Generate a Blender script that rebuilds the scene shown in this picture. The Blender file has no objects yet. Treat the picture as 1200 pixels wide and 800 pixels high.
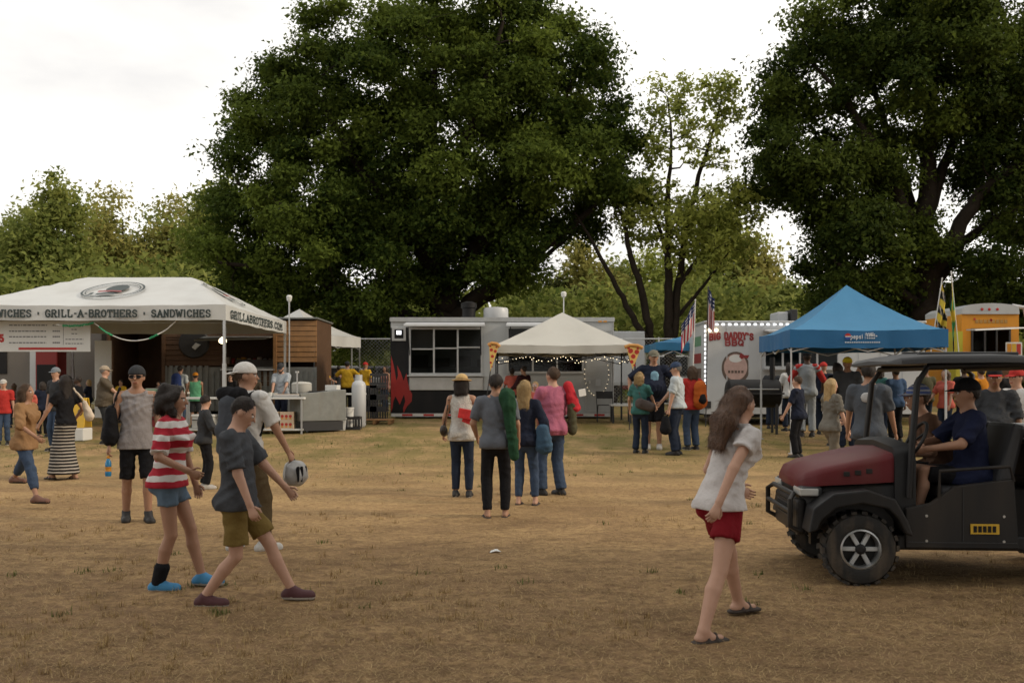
import bpy, bmesh, math, random
import numpy as np
from mathutils import Vector, Matrix

# ------------------------------------------------------------------ camera, sky, sun, exposure
SC = bpy.context.scene
COL = SC.collection
PI = math.pi
R = math.radians
F_PX, CX, CY, EYE = 1167.0, 600.0, 450.0, 1.64      # lens in photo pixels, horizon row, eye height

cam_d = bpy.data.cameras.new('camera')
cam_d.sensor_width = 36.0
cam_d.lens = 36.0 * F_PX / 1200.0
cam_d.shift_y = 50.0 / 1200.0
cam_d.clip_end = 3000.0
cam_d.dof.use_dof = True
cam_d.dof.focus_distance = 13.0
cam_d.dof.aperture_fstop = 3.5
cam = bpy.data.objects.new('camera', cam_d)
cam.location = (0, 0, EYE)
cam.rotation_euler = (R(90), 0, 0)
COL.objects.link(cam)
SC.camera = cam

SUN_EL, SUN_AZ = R(25), R(101)          # azimuth clockwise from +Y (view direction)
world = bpy.data.worlds.new('World')
SC.world = world
world.use_nodes = True
wn, wl = world.node_tree.nodes, world.node_tree.links
wn.clear()
w_out = wn.new('ShaderNodeOutputWorld')
w_bg = wn.new('ShaderNodeBackground')
w_sky = wn.new('ShaderNodeTexSky')
w_sky.sky_type = 'NISHITA'
w_sky.sun_disc = False
w_sky.sun_elevation = SUN_EL
w_sky.sun_rotation = SUN_AZ
w_sky.air_density = 1.0
w_sky.dust_density = 2.5
w_tc = wn.new('ShaderNodeTexCoord')
w_map = wn.new('ShaderNodeMapping')
w_map.inputs['Scale'].default_value = (1.0, 1.0, 2.6)
w_n = wn.new('ShaderNodeTexNoise')
w_n.inputs['Scale'].default_value = 2.3
w_n.inputs['Detail'].default_value = 6.0
w_n.inputs['Roughness'].default_value = 0.5
w_r = wn.new('ShaderNodeValToRGB')                     # cloud brightness (overcast deck)
w_r.color_ramp.elements[0].position = 0.31
w_r.color_ramp.elements[0].color = (7.9, 7.7, 7.65, 1)
w_r.color_ramp.elements[1].position = 0.54
w_r.color_ramp.elements[1].color = (12.3, 11.95, 11.2, 1)
w_mix = wn.new('ShaderNodeMix')
w_mix.data_type = 'RGBA'
w_mix.inputs['Factor'].default_value = 0.93            # cloud cover
wl.new(w_tc.outputs['Generated'], w_map.inputs['Vector'])
wl.new(w_map.outputs['Vector'], w_n.inputs['Vector'])
wl.new(w_n.outputs['Fac'], w_r.inputs['Fac'])
wl.new(w_sky.outputs['Color'], w_mix.inputs['A'])
wl.new(w_r.outputs['Color'], w_mix.inputs['B'])
wl.new(w_mix.outputs['Result'], w_bg.inputs['Color'])
w_bg.inputs['Strength'].default_value = 0.1
wl.new(w_bg.outputs['Background'], w_out.inputs['Surface'])

sun_d = bpy.data.lights.new('sun', 'SUN')
sun_d.energy = 2.0
sun_d.angle = R(10)
sun_d.color = (1.0, 0.83, 0.62)
sun = bpy.data.objects.new('sun', sun_d)
_sd = Vector((math.sin(SUN_AZ) * math.cos(SUN_EL), math.cos(SUN_AZ) * math.cos(SUN_EL), math.sin(SUN_EL)))
sun.rotation_euler = _sd.to_track_quat('Z', 'Y').to_euler()
sun.location = (30, -12, 25)
COL.objects.link(sun)

SC.view_settings.view_transform = 'Standard'
SC.view_settings.look = 'None'
SC.view_settings.exposure = 0.10
SC.view_settings.gamma = 1.0
SC.cycles.max_bounces = 6
SC.cycles.diffuse_bounces = 3
SC.cycles.transparent_max_bounces = 12
SC.cycles.caustics_reflective = False
SC.cycles.caustics_refractive = False

rng = np.random.default_rng(11)
random.seed(5)

# ------------------------------------------------------------------ terrain profile and placing
def g(y):
    """height of the ground: level lawn, then a gentle rise to the row of stalls"""
    def ramp(a, b, sl):
        w = 3.0
        def f(t): return w * math.log1p(math.exp(min(40, t / w)))
        return sl * (f(y - a) - f(y - b))
    z0 = 0.0434 * 3.0 * math.log1p(math.exp(-13.0 / 3.0))
    return ramp(13.2, 31, 0.0475) + ramp(31, 120, 0.012) - 0.0

def at(px, Y):
    """X at distance Y for a column of the photograph"""
    return (px - CX) / F_PX * Y

def dist(py):
    """distance of the ground seen on a row"""
    lo, hi = 3.0, 60.0
    for _ in range(50):
        m = (lo + hi) / 2
        if CY + F_PX * (EYE - g(m)) / m > py: lo = m
        else: hi = m
    return lo

def zat(py, Y):
    return EYE + (CY - py) / F_PX * Y

# ------------------------------------------------------------------ scene helpers
def link(o, parent=None):
    COL.objects.link(o)
    if parent is not None:
        o.parent = parent
    return o

def tag(o, label=None, cat=None, group=None, kind=None):
    if label: o['label'] = label
    if cat: o['category'] = cat
    if group: o['group'] = group
    if kind: o['kind'] = kind
    return o

def thing(name, label, cat, loc=(0, 0, 0), rz=0.0, group=None):
    o = bpy.data.objects.new(name, None)
    o.empty_display_size = 0.2
    o.location = loc
    o.rotation_euler = (0, 0, rz)
    COL.objects.link(o)
    return tag(o, label, cat, group)

def mesh_obj(name, V, Fc, mat, parent=None, smooth=False, loc=None, rot=None):
    me = bpy.data.meshes.new(name)
    me.from_pydata(V if isinstance(V, list) else V.tolist(), [], Fc if isinstance(Fc, list) else Fc.tolist())
    mats = mat if isinstance(mat, (list, tuple)) else [mat]
    for m in mats: me.materials.append(m)
    if smooth:
        me.polygons.foreach_set('use_smooth', [True] * len(me.polygons))
    o = bpy.data.objects.new(name, me)
    if loc is not None: o.location = loc
    if rot is not None: o.rotation_euler = rot
    return link(o, parent)

def np_mesh(name, V, Fc, nper):
    """fast mesh from numpy: all faces have nper corners"""
    me = bpy.data.meshes.new(name)
    nv, nf = len(V), len(Fc)
    me.vertices.add(nv)
    me.vertices.foreach_set('co', np.ascontiguousarray(V, dtype=np.float32).ravel())
    me.loops.add(nf * nper)
    me.loops.foreach_set('vertex_index', np.ascontiguousarray(Fc, dtype=np.int32).ravel())
    me.polygons.add(nf)
    me.polygons.foreach_set('loop_start', np.arange(0, nf * nper, nper, dtype=np.int32))
    me.update(calc_edges=True)
    return me

def dup_tree(root, loc=None, rz=None, label=None):
    r = root.copy(); COL.objects.link(r)
    if loc is not None: r.location = loc
    if rz is not None: r.rotation_euler = (0, 0, rz)
    if label: r['label'] = label
    for ch in list(root.children):
        c = ch.copy(); COL.objects.link(c); c.parent = r
        for gch in list(ch.children):
            d = gch.copy(); COL.objects.link(d); d.parent = c
    return r

class MB:
    """collects simple solids, then builds ONE mesh object"""
    def __init__(s): s.V = []; s.F = []; s.sm = []
    def add(s, V, Fc):
        b = len(s.V); s.V += [tuple(v) for v in V]; s.F += [tuple(i + b for i in f) for f in Fc]; return s
    def box(s, x0, x1, y0, y1, z0, z1):
        V = [(x, y, z) for z in (z0, z1) for y in (y0, y1) for x in (x0, x1)]
        return s.add(V, [(0, 2, 3, 1), (4, 5, 7, 6), (0, 1, 5, 4), (2, 6, 7, 3), (0, 4, 6, 2), (1, 3, 7, 5)])
    def bar(s, a, b, w, h=None, up=(0, 0, 1)):
        """rectangular bar from a to b"""
        h = h or w
        a, b = Vector(a), Vector(b); d = (b - a).normalized(); u = Vector(up)
        if abs(d.dot(u)) > 0.98: u = Vector((0, 1, 0))
        x = d.cross(u).normalized(); z = x.cross(d)
        V = []
        for p in (a, b):
            for (i, j) in ((-1, -1), (1, -1), (1, 1), (-1, 1)):
                V.append(p + x * (i * w / 2) + z * (j * h / 2))
        return s.add(V, [(3, 2, 1, 0), (4, 5, 6, 7), (0, 1, 5, 4), (1, 2, 6, 5), (2, 3, 7, 6), (3, 0, 4, 7)])
    def tube(s, pts, rad, n=8, cap=True):
        pts = [Vector(p) for p in pts]
        rs = rad if isinstance(rad, (list, tuple)) else [rad] * len(pts)
        V = []; Fc = []; px = None
        for i, p in enumerate(pts):
            d = (pts[min(i + 1, len(pts) - 1)] - pts[max(i - 1, 0)]).normalized()
            if px is None:
                u = Vector((0, 0, 1)) if abs(d.z) < 0.9 else Vector((1, 0, 0))
                px = d.cross(u).normalized()
            else:
                px = (px - d * px.dot(d)).normalized()
            py = d.cross(px)
            for k in range(n):
                a = 2 * PI * k / n
                V.append(p + (px * math.cos(a) + py * math.sin(a)) * rs[i])
        for i in range(len(pts) - 1):
            for k in range(n):
                a = i * n + k; b = i * n + (k + 1) % n
                Fc.append((a, b, b + n, a + n))
        if cap:
            Fc.append(tuple(range(n - 1, -1, -1))); Fc.append(tuple((len(pts) - 1) * n + k for k in range(n)))
        return s.add(V, Fc)
    def lathe(s, prof, c=(0, 0, 0), n=20, axis='z', caps=True):
        V = []; Fc = []
        for (r, h) in prof:
            for k in range(n):
                a = 2 * PI * k / n
                q = (r * math.cos(a), r * math.sin(a), h)
                if axis == 'y': q = (q[0], q[2], q[1])
                if axis == 'x': q = (q[2], q[0], q[1])
                V.append((q[0] + c[0], q[1] + c[1], q[2] + c[2]))
        for i in range(len(prof) - 1):
            for k in range(n):
                a = i * n + k; b = i * n + (k + 1) % n
                f = (a, b, b + n, a + n)
                Fc.append(f if axis != 'y' else f[::-1])
        if not caps: return s.add(V, Fc)
        Fc.append(tuple(range(n - 1, -1, -1)) if axis != 'y' else tuple(range(n)))
        e = (len(prof) - 1) * n
        Fc.append(tuple(e + k for k in range(n)) if axis != 'y' else tuple(e + n - 1 - k for k in range(n)))
        return s.add(V, Fc)
    def prism(s, poly, y0, y1):
        """polygon in x,z extruded along y (poly may be concave, one ngon)"""
        n = len(poly)
        V = [(x, y0, z) for x, z in poly] + [(x, y1, z) for x, z in poly]
        Fc = [tuple(range(n)), tuple(range(2 * n - 1, n - 1, -1))]
        Fc += [(i, i + n, (i + 1) % n + n, (i + 1) % n) for i in range(n)]
        return s.add(V, Fc)
    def prismx(s, poly, x0, x1):
        """polygon in y,z extruded along x"""
        n = len(poly)
        V = [(x0, y, z) for y, z in poly] + [(x1, y, z) for y, z in poly]
        Fc = [tuple(range(n)), tuple(range(2 * n - 1, n - 1, -1))]
        Fc += [(i, i + n, (i + 1) % n + n, (i + 1) % n) for i in range(n)]
        return s.add(V, Fc)
    def build(s, name, mat, parent=None, smooth=False, bevel=0.0, loc=None, rot=None, fix=True):
        me = bpy.data.meshes.new(name)
        me.from_pydata([tuple(v) for v in s.V], [], s.F)
        if fix:
            bm = bmesh.new(); bm.from_mesh(me)
            bmesh.ops.recalc_face_normals(bm, faces=bm.faces)
            bm.to_mesh(me); bm.free()
        me.materials.append(mat)
        o = bpy.data.objects.new(name, me)
        if loc is not None: o.location = loc
        if rot is not None: o.rotation_euler = rot
        link(o, parent)
        if smooth:
            me.polygons.foreach_set('use_smooth', [True] * len(me.polygons))
            md = o.modifiers.new('split', 'EDGE_SPLIT'); md.split_angle = R(40)
        if bevel:
            md = o.modifiers.new('bevel', 'BEVEL'); md.width = bevel; md.segments = 2; md.limit_method = 'ANGLE'
        return o

# ------------------------------------------------------------------ materials
_MATS = {}
def mat(name, col, rough=0.6, metal=0.0, var=0.10, vscale=3.0, bump=0.0, bscale=60.0, spec=0.4, dirt=0.0, emit=None, emit_s=0.0):
    """principled material with grain, blotches of wear and fine relief"""
    if name in _MATS: return _MATS[name]
    m = bpy.data.materials.new(name); m.use_nodes = True
    n, l = m.node_tree.nodes, m.node_tree.links
    b = n['Principled BSDF']
    b.inputs['Roughness'].default_value = rough
    b.inputs['Metallic'].default_value = metal
    b.inputs['Specular IOR Level'].default_value = spec
    tc = n.new('ShaderNodeTexCoord')
    nz = n.new('ShaderNodeTexNoise'); nz.inputs['Scale'].default_value = vscale; nz.inputs['Detail'].default_value = 7
    nz.inputs['Roughness'].default_value = 0.62
    l.new(tc.outputs['Object'], nz.inputs['Vector'])
    mx = n.new('ShaderNodeMix'); mx.data_type = 'RGBA'
    c = np.array(col[:3])
    lo = tuple(np.clip(c * (1 - var * 1.6), 0, 1)) + (1,); hi = tuple(np.clip(c * (1 + var), 0, 1)) + (1,)
    mx.inputs['A'].default_value = lo; mx.inputs['B'].default_value = hi
    l.new(nz.outputs['Fac'], mx.inputs['Factor'])
    out = mx.outputs['Result']
    if dirt:
        nd = n.new('ShaderNodeTexNoise'); nd.inputs['Scale'].default_value = vscale * 0.45; nd.inputs['Detail'].default_value = 9
        mp = n.new('ShaderNodeMapping'); mp.inputs['Scale'].default_value = (2.2, 2.2, 0.5)
        l.new(tc.outputs['Object'], mp.inputs['Vector']); l.new(mp.outputs['Vector'], nd.inputs['Vector'])
        rp = n.new('ShaderNodeMapRange'); rp.inputs['From Min'].default_value = 0.45; rp.inputs['From Max'].default_value = 0.75
        rp.inputs['To Max'].default_value = dirt
        l.new(nd.outputs['Fac'], rp.inputs['Value'])
        m2 = n.new('ShaderNodeMix'); m2.data_type = 'RGBA'
        m2.inputs['B'].default_value = (0.16, 0.12, 0.08, 1)
        l.new(rp.outputs['Result'], m2.inputs['Factor']); l.new(out, m2.inputs['A'])
        out = m2.outputs['Result']
    l.new(out, b.inputs['Base Color'])
    if bump:
        nb = n.new('ShaderNodeTexNoise'); nb.inputs['Scale'].default_value = bscale; nb.inputs['Detail'].default_value = 4
        l.new(tc.outputs['Object'], nb.inputs['Vector'])
        bp = n.new('ShaderNodeBump'); bp.inputs['Strength'].default_value = bump; bp.inputs['Distance'].default_value = 0.02
        l.new(nb.outputs['Fac'], bp.inputs['Height']); l.new(bp.outputs['Normal'], b.inputs['Normal'])
    if emit:
        b.inputs['Emission Color'].default_value = tuple(emit) + (1,)
        b.inputs['Emission Strength'].default_value = emit_s
    _MATS[name] = m
    return m

def cloth(col, name=None):
    k = name or 'fabric_%02x%02x%02x' % tuple(int(max(0, min(1, c)) * 255) for c in col[:3])
    return mat(k, col, rough=0.85, var=0.16, vscale=7.0, bump=0.5, bscale=26.0, spec=0.12)

def pattern_z(name, cols, freq, axis='z', duty=0.5, wob=0.0, rough=0.85):
    """bands of two dye colours across a fabric"""
    if name in _MATS: return _MATS[name]
    m = bpy.data.materials.new(name); m.use_nodes = True
    n, l = m.node_tree.nodes, m.node_tree.links
    b = n['Principled BSDF']; b.inputs['Roughness'].default_value = rough; b.inputs['Specular IOR Level'].default_value = 0.2
    tc = n.new('ShaderNodeTexCoord'); sp = n.new('ShaderNodeSeparateXYZ')
    l.new(tc.outputs['Object'], sp.inputs['Vector'])
    src = sp.outputs[axis.upper()]
    if wob:
        nz = n.new('ShaderNodeTexNoise'); nz.inputs['Scale'].default_value = 6.0
        l.new(tc.outputs['Object'], nz.inputs['Vector'])
        ma = n.new('ShaderNodeMath'); ma.operation = 'MULTIPLY_ADD'; ma.inputs[1].default_value = wob
        l.new(nz.outputs['Fac'], ma.inputs[0]); l.new(src, ma.inputs[2]); src = ma.outputs[0]
    mu = n.new('ShaderNodeMath'); mu.operation = 'MULTIPLY'; mu.inputs[1].default_value = freq; l.new(src, mu.inputs[0])
    fr = n.new('ShaderNodeMath'); fr.operation = 'FRACT'; l.new(mu.outputs[0], fr.inputs[0])
    gt = n.new('ShaderNodeMath'); gt.operation = 'GREATER_THAN'; gt.inputs[1].default_value = duty; l.new(fr.outputs[0], gt.inputs[0])
    mx = n.new('ShaderNodeMix'); mx.data_type = 'RGBA'
    mx.inputs['A'].default_value = tuple(cols[0]) + (1,); mx.inputs['B'].default_value = tuple(cols[1]) + (1,)
    l.new(gt.outputs[0], mx.inputs['Factor']); l.new(mx.outputs['Result'], b.inputs['Base Color'])
    _MATS[name] = m
    return m

def glass_mat(name, tint=(0.55, 0.56, 0.54), refl=0.0):
    if name in _MATS: return _MATS[name]
    m = bpy.data.materials.new(name); m.use_nodes = True
    n, l = m.node_tree.nodes, m.node_tree.links
    n.remove(n['Principled BSDF'])
    tr = n.new('ShaderNodeBsdfTransparent'); tr.inputs['Color'].default_value = tuple(tint) + (1,)
    gl = n.new('ShaderNodeBsdfGlossy'); gl.inputs['Roughness'].default_value = 0.06
    fr = n.new('ShaderNodeFresnel'); fr.inputs['IOR'].default_value = 1.25
    ad = n.new('ShaderNodeMath'); ad.operation = 'ADD'; ad.inputs[1].default_value = refl
    l.new(fr.outputs[0], ad.inputs[0])
    mx = n.new('ShaderNodeMixShader'); l.new(ad.outputs[0], mx.inputs[0]); l.new(tr.outputs[0], mx.inputs[1]); l.new(gl.outputs[0], mx.inputs[2])
    l.new(mx.outputs[0], n['Material Output'].inputs['Surface'])
    _MATS[name] = m
    return m

def leaf_mat(name, dark, light, trans=0.35):
    if name in _MATS: return _MATS[name]
    m = bpy.data.materials.new(name); m.use_nodes = True
    n, l = m.node_tree.nodes, m.node_tree.links
    b = n['Principled BSDF']; b.inputs['Roughness'].default_value = 0.7; b.inputs['Specular IOR Level'].default_value = 0.08
    at_ = n.new('ShaderNodeAttribute'); at_.attribute_name = 'tint'
    mx = n.new('ShaderNodeMix'); mx.data_type = 'RGBA'
    mx.inputs['A'].default_value = tuple(dark) + (1,); mx.inputs['B'].default_value = tuple(light) + (1,)
    l.new(at_.outputs['Fac'], mx.inputs['Factor'])
    l.new(mx.outputs['Result'], b.inputs['Base Color'])
    t = n.new('ShaderNodeBsdfTranslucent'); l.new(mx.outputs['Result'], t.inputs['Color'])
    ms = n.new('ShaderNodeMixShader'); ms.inputs[0].default_value = trans
    l.new(b.outputs[0], ms.inputs[1]); l.new(t.outputs[0], ms.inputs[2])
    l.new(ms.outputs[0], n['Material Output'].inputs['Surface'])
    _MATS[name] = m
    return m

M_WHITE = mat('white_vinyl', (0.55, 0.56, 0.55), 0.5, var=0.05, vscale=1.2, bump=0.12, bscale=5, dirt=0.18)
M_CREAM = mat('cream_polyester', (0.54, 0.53, 0.485), 0.7, var=0.05, vscale=1.5, bump=0.15, bscale=5, dirt=0.10)
M_BLUE = mat('blue_polyester', (0.05, 0.23, 0.43), 0.55, var=0.10, vscale=1.5, bump=0.2, bscale=5)
M_ALU = mat('brushed_aluminium', (0.55, 0.56, 0.56), 0.38, 0.85, var=0.12, vscale=6, dirt=0.15)
M_STEEL = mat('stainless_steel', (0.55, 0.55, 0.54), 0.32, 0.9, var=0.15, vscale=4, dirt=0.12)
M_GALV = mat('galvanised_sheet', (0.22, 0.23, 0.22), 0.55, 0.4, var=0.25, vscale=5, dirt=0.35)
M_BLACK = mat('black_vinyl', (0.011, 0.011, 0.012), 0.55, var=0.3, vscale=3, dirt=0.05, spec=0.2)
M_RUBBER = mat('black_rubber', (0.022, 0.021, 0.02), 0.85, var=0.3, vscale=12, bump=0.3, bscale=40, dirt=0.45)
M_DKPL = mat('dark_plastic', (0.03, 0.03, 0.032), 0.5, var=0.2, vscale=8)
M_GREY = mat('grey_panel', (0.43, 0.445, 0.45), 0.36, var=0.08, vscale=1.5, dirt=0.22)
M_TRWHITE = mat('white_trailer_paint', (0.48, 0.495, 0.51), 0.4, var=0.05, vscale=1.2, dirt=0.22)
M_INSIDE = mat('dim_interior_panel', (0.16, 0.14, 0.12), 0.7, var=0.2)
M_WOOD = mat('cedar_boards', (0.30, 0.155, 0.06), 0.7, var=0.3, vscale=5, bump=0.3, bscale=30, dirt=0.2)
M_DWOOD = mat('dark_shaded_boards', (0.10, 0.052, 0.026), 0.75, var=0.3, vscale=5, bump=0.3, bscale=30)  # dark wood, with the shade under the tent included in its colour
M_RED = mat('red_print', (0.42, 0.028, 0.022), 0.5, var=0.15)
M_DRED = mat('dark_red_letter', (0.24, 0.03, 0.03), 0.55, var=0.1)
M_INK = mat('dark_green_ink', (0.03, 0.045, 0.045), 0.6, var=0.2)
M_YEL = mat('yellow_plastic', (0.62, 0.38, 0.03), 0.5, var=0.08, dirt=0.1)
M_ORANGE = mat('orange_paint', (0.58, 0.24, 0.015), 0.45, var=0.08, dirt=0.15)
M_BULB = mat('warm_bulb', (1, 0.9, 0.7), 0.5, emit=(1.0, 0.80, 0.5), emit_s=4.0)
M_LED = mat('white_led', (1, 1, 1), 0.5, emit=(0.95, 0.97, 1.0), emit_s=2.0)
M_GLASS = glass_mat('window_glass')
M_PAPER = mat('white_paper', (0.62, 0.62, 0.60), 0.7, var=0.05)
M_BARK = mat('grey_brown_bark', (0.030, 0.023, 0.017), 0.9, var=0.4, vscale=4, bump=0.8, bscale=14, spec=0.1)

def let_through(m, f):
    """fabric that lets some daylight through"""
    n, l = m.node_tree.nodes, m.node_tree.links; b = n['Principled BSDF']; t = n.new('ShaderNodeBsdfTranslucent')
    l.new(b.inputs['Base Color'].links[0].from_socket, t.inputs['Color']); x = n.new('ShaderNodeMixShader'); x.inputs[0].default_value = f
    l.new(b.outputs[0], x.inputs[1]); l.new(t.outputs[0], x.inputs[2]); l.new(x.outputs[0], n['Material Output'].inputs['Surface'])
for _m, _f in ((M_CREAM, .16), (M_BLUE, .2), (M_WHITE, .08)): let_through(_m, _f)

# ------------------------------------------------------------------ slab-serif lettering
_G = {
 'A': [[(0, 0), (.5, 1), (1, 0)], [(.2, .36), (.8, .36)]], 'B': [[(.1, 0), (.1, 1), (.7, 1), (.88, .88), (.88, .64), (.7, .53), (.1, .53)], [(.7, .53), (.95, .4), (.95, .14), (.7, 0), (.1, 0)]],
 'C': [[(.95, .74), (.8, .95), (.5, 1), (.2, .92), (.06, .65), (.06, .35), (.2, .08), (.5, 0), (.8, .05), (.95, .26)]],
 'D': [[(.1, 0), (.1, 1), (.6, 1), (.88, .82), (.96, .5), (.88, .18), (.6, 0), (.1, 0)]], 'E': [[(.95, .78), (.95, 1), (.1, 1), (.1, 0), (.95, 0), (.95, .22)], [(.1, .52), (.7, .52)]],
 'G': [[(.92, .74), (.8, .95), (.5, 1), (.2, .92), (.06, .65), (.06, .35), (.2, .08), (.5, 0), (.8, .05), (.94, .2), (.94, .44), (.58, .44)]],
 'H': [[(.1, 0), (.1, 1)], [(.9, 0), (.9, 1)], [(.1, .52), (.9, .52)]], 'I': [[(.5, 0), (.5, 1)]], 'L': [[(.15, 1), (.15, 0), (.95, 0), (.95, .25)]],
 'M': [[(.05, 0), (.1, 1), (.5, .3), (.9, 1), (.95, 0)]], 'N': [[(.1, 0), (.1, 1), (.9, 0), (.9, 1)]],
 'O': [[(.5, 1), (.2, .92), (.05, .65), (.05, .35), (.2, .08), (.5, 0), (.8, .08), (.95, .35), (.95, .65), (.8, .92), (.5, 1)]],
 'P': [[(.12, 0), (.12, 1), (.7, 1), (.92, .86), (.92, .6), (.7, .46), (.12, .46)]],
 'Q': [[(.5, 1), (.2, .92), (.05, .65), (.05, .35), (.2, .08), (.5, 0), (.8, .08), (.95, .35), (.95, .65), (.8, .92), (.5, 1)], [(.6, .3), (.98, -.08)]],
 'R': [[(.1, 0), (.1, 1), (.68, 1), (.9, .86), (.9, .64), (.68, .5), (.1, .5)], [(.5, .5), (.95, 0)]],
 'S': [[(.9, .76), (.78, .95), (.5, 1), (.2, .93), (.08, .76), (.2, .58), (.78, .44), (.94, .26), (.8, .07), (.5, 0), (.2, .05), (.06, .25)]],
 'T': [[(.02, .78), (.02, 1), (.98, 1), (.98, .78)], [(.5, 0), (.5, 1)]], 'U': [[(.1, 1), (.1, .28), (.25, .05), (.5, 0), (.75, .05), (.9, .28), (.9, 1)]],
 'W': [[(0, 1), (.26, 0), (.5, .8), (.74, 0), (1, 1)]], 'Y': [[(0, 1), (.5, .5), (1, 1)], [(.5, .5), (.5, 0)]],
 'K': [[(.1, 0), (.1, 1)], [(.9, 1), (.12, .45)], [(.4, .62), (.95, 0)]], 'V': [[(0, 1), (.5, 0), (1, 1)]], 'F': [[(.1, 0), (.1, 1), (.95, 1), (.95, .8)], [(.1, .52), (.7, .52)]],
 'J': [[(.8, 1), (.8, .25), (.6, 0), (.3, 0), (.1, .2)]], '5': [[(.85, 1), (.2, 1), (.15, .55), (.6, .6), (.9, .4), (.85, .1), (.5, 0), (.1, .12)]],
 'p': [[(.1, -.35), (.1, .6)], [(.1, .5), (.5, .62), (.85, .45), (.85, .15), (.5, 0), (.1, .1)]], 'e': [[(.1, .32), (.88, .32), (.8, .52), (.5, .62), (.15, .5), (.08, .25), (.25, .03), (.55, 0), (.85, .12)]],
 's': [[(.82, .5), (.5, .62), (.18, .5), (.3, .35), (.7, .26), (.82, .12), (.5, 0), (.15, .1)]], 'i': [[(.5, 0), (.5, .6)], [(.5, .78), (.5, .88)]],
 '-': [[(.2, .5), (.8, .5)]], "'": [[(.5, .75), (.5, 1)]], '.': [[(.45, .05), (.6, .05)]], '*': [[(.35, .5), (.65, .5)], [(.5, .35), (.5, .65)]], '$': [[(.9, .76), (.5, 1), (.1, .76), (.9, .26), (.5, 0), (.1, .25)], [(.5, -.1), (.5, 1.1)]],
}
_NARROW = {'I': .42, "'": .35, '.': .35, '*': .5, 'i': .4, ' ': .6, '-': .6, 'W': 1.25, 'M': 1.2, 'J': .8}
_NOSERIF = set("COQSGDB.-*'pesi5$")

def lettering(mb, text, x0, z0, h, width=None, y=0.0, t=None, serif=True, arc=0.0, asp=0.78, depth=0.003, fn=None, split=None):
    """adds letter strokes to mb in the x,z plane facing -y; width fits the whole line; arc lifts the middle"""
    t = t or h * 0.17
    adv = [(_NARROW.get(c, 1.0)) * asp * h + 0.30 * h for c in text]
    tot = sum(adv); sx = (width / tot) if width else 1.0
    x = x0; W = tot * sx
    for c, a in zip(text, adv):
        w = (a - 0.30 * h) * sx
        gl = _G.get(c, [])
        if split and gl: mb = MB()
        def tf(p):
            X = x + p[0] * w
            u = (X - x0) / W * 2 - 1
            return (X, z0 + p[1] * h + arc * (1 - u * u))
        segs = []
        for st in gl:
            for p, q in zip(st[:-1], st[1:]): segs.append((p, q))
            if serif and c not in _NOSERIF:
                closed = st[0] == st[-1]
                for e in ((st[0], st[-1]) if not closed else ()):
                    if e[1] in (0, 1) or e[1] in (0.0, 1.0):
                        segs.append(((e[0] - .19, e[1]), (e[0] + .19, e[1])))
        for p, q in segs:
            P, Q = tf(p), tf(q)
            dx, dz = Q[0] - P[0], Q[1] - P[1]; L = math.hypot(dx, dz) or 1e-6
            nx, nz = -dz / L * t / 2, dx / L * t / 2; ex, ez = dx / L * t * .3, dz / L * t * .3
            poly = [(P[0] - ex + nx, P[1] - ez + nz), (P[0] - ex - nx, P[1] - ez - nz), (Q[0] + ex - nx, Q[1] + ez - nz), (Q[0] + ex + nx, Q[1] + ez + nz)]
            j = random.random() * 0.001
            if fn:
                V = [fn(px_, pz_, -depth - j) for px_, pz_ in poly] + [fn(px_, pz_, 0.004) for px_, pz_ in poly]
            else:
                V = [(px_, y - depth - j, pz_) for px_, pz_ in poly] + [(px_, y + 0.002, pz_) for px_, pz_ in poly]
            mb.add(V, [(0, 1, 2, 3), (7, 6, 5, 4), (0, 4, 5, 1), (1, 5, 6, 2), (2, 6, 7, 3), (3, 7, 4, 0)])
        if split and gl: mb.build('letter', split[0], split[1])
        x += a * sx
    return mb
# ================================================================== THE SETTING: ground
def g_np(y):
    def sp(t): return 3.0 * np.logaddexp(0, t / 3.0)
    return 0.0475 * (sp(y - 13.2) - sp(y - 31)) + 0.012 * (sp(y - 31) - sp(y - 120))

def value_noise(x, y, seed=0):
    xi = np.floor(x).astype(np.int64); yi = np.floor(y).astype(np.int64)
    fx = x - xi; fy = y - yi
    fx = fx * fx * (3 - 2 * fx); fy = fy * fy * (3 - 2 * fy)
    def h(a, b):
        n = (a * 374761393 + b * 668265263 + seed * 982451653) & 0x7fffffff
        n = ((n ^ (n >> 13)) * 1274126177) & 0x7fffffff
        return ((n ^ (n >> 16)) & 0xffff) / 65535.0
    return (h(xi, yi) * (1 - fx) + h(xi + 1, yi) * fx) * (1 - fy) + (h(xi, yi + 1) * (1 - fx) + h(xi + 1, yi + 1) * fx) * fy

def bumps(x, y):
    near = np.clip((26 - y) / 8, 0, 1) * np.clip((y + 2) / 3, 0, 1)
    return near * (0.020 * (value_noise(x * 1.1, y * 1.1, 1) - .5) + 0.014 * (value_noise(x * 3.7, y * 3.7, 2) - .5) + 0.008 * (value_noise(x * 11, y * 11, 3) - .5))

def straw_mix(x, y):
    """0 bare earth .. 1 dry straw, patchy"""
    n = 0.5 * value_noise(x * .35, y * .5, 7) + 0.3 * value_noise(x * 1.1, y * 1.6, 8) + 0.2 * value_noise(x * 3.1, y * 3.1, 9)
    return n

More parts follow.
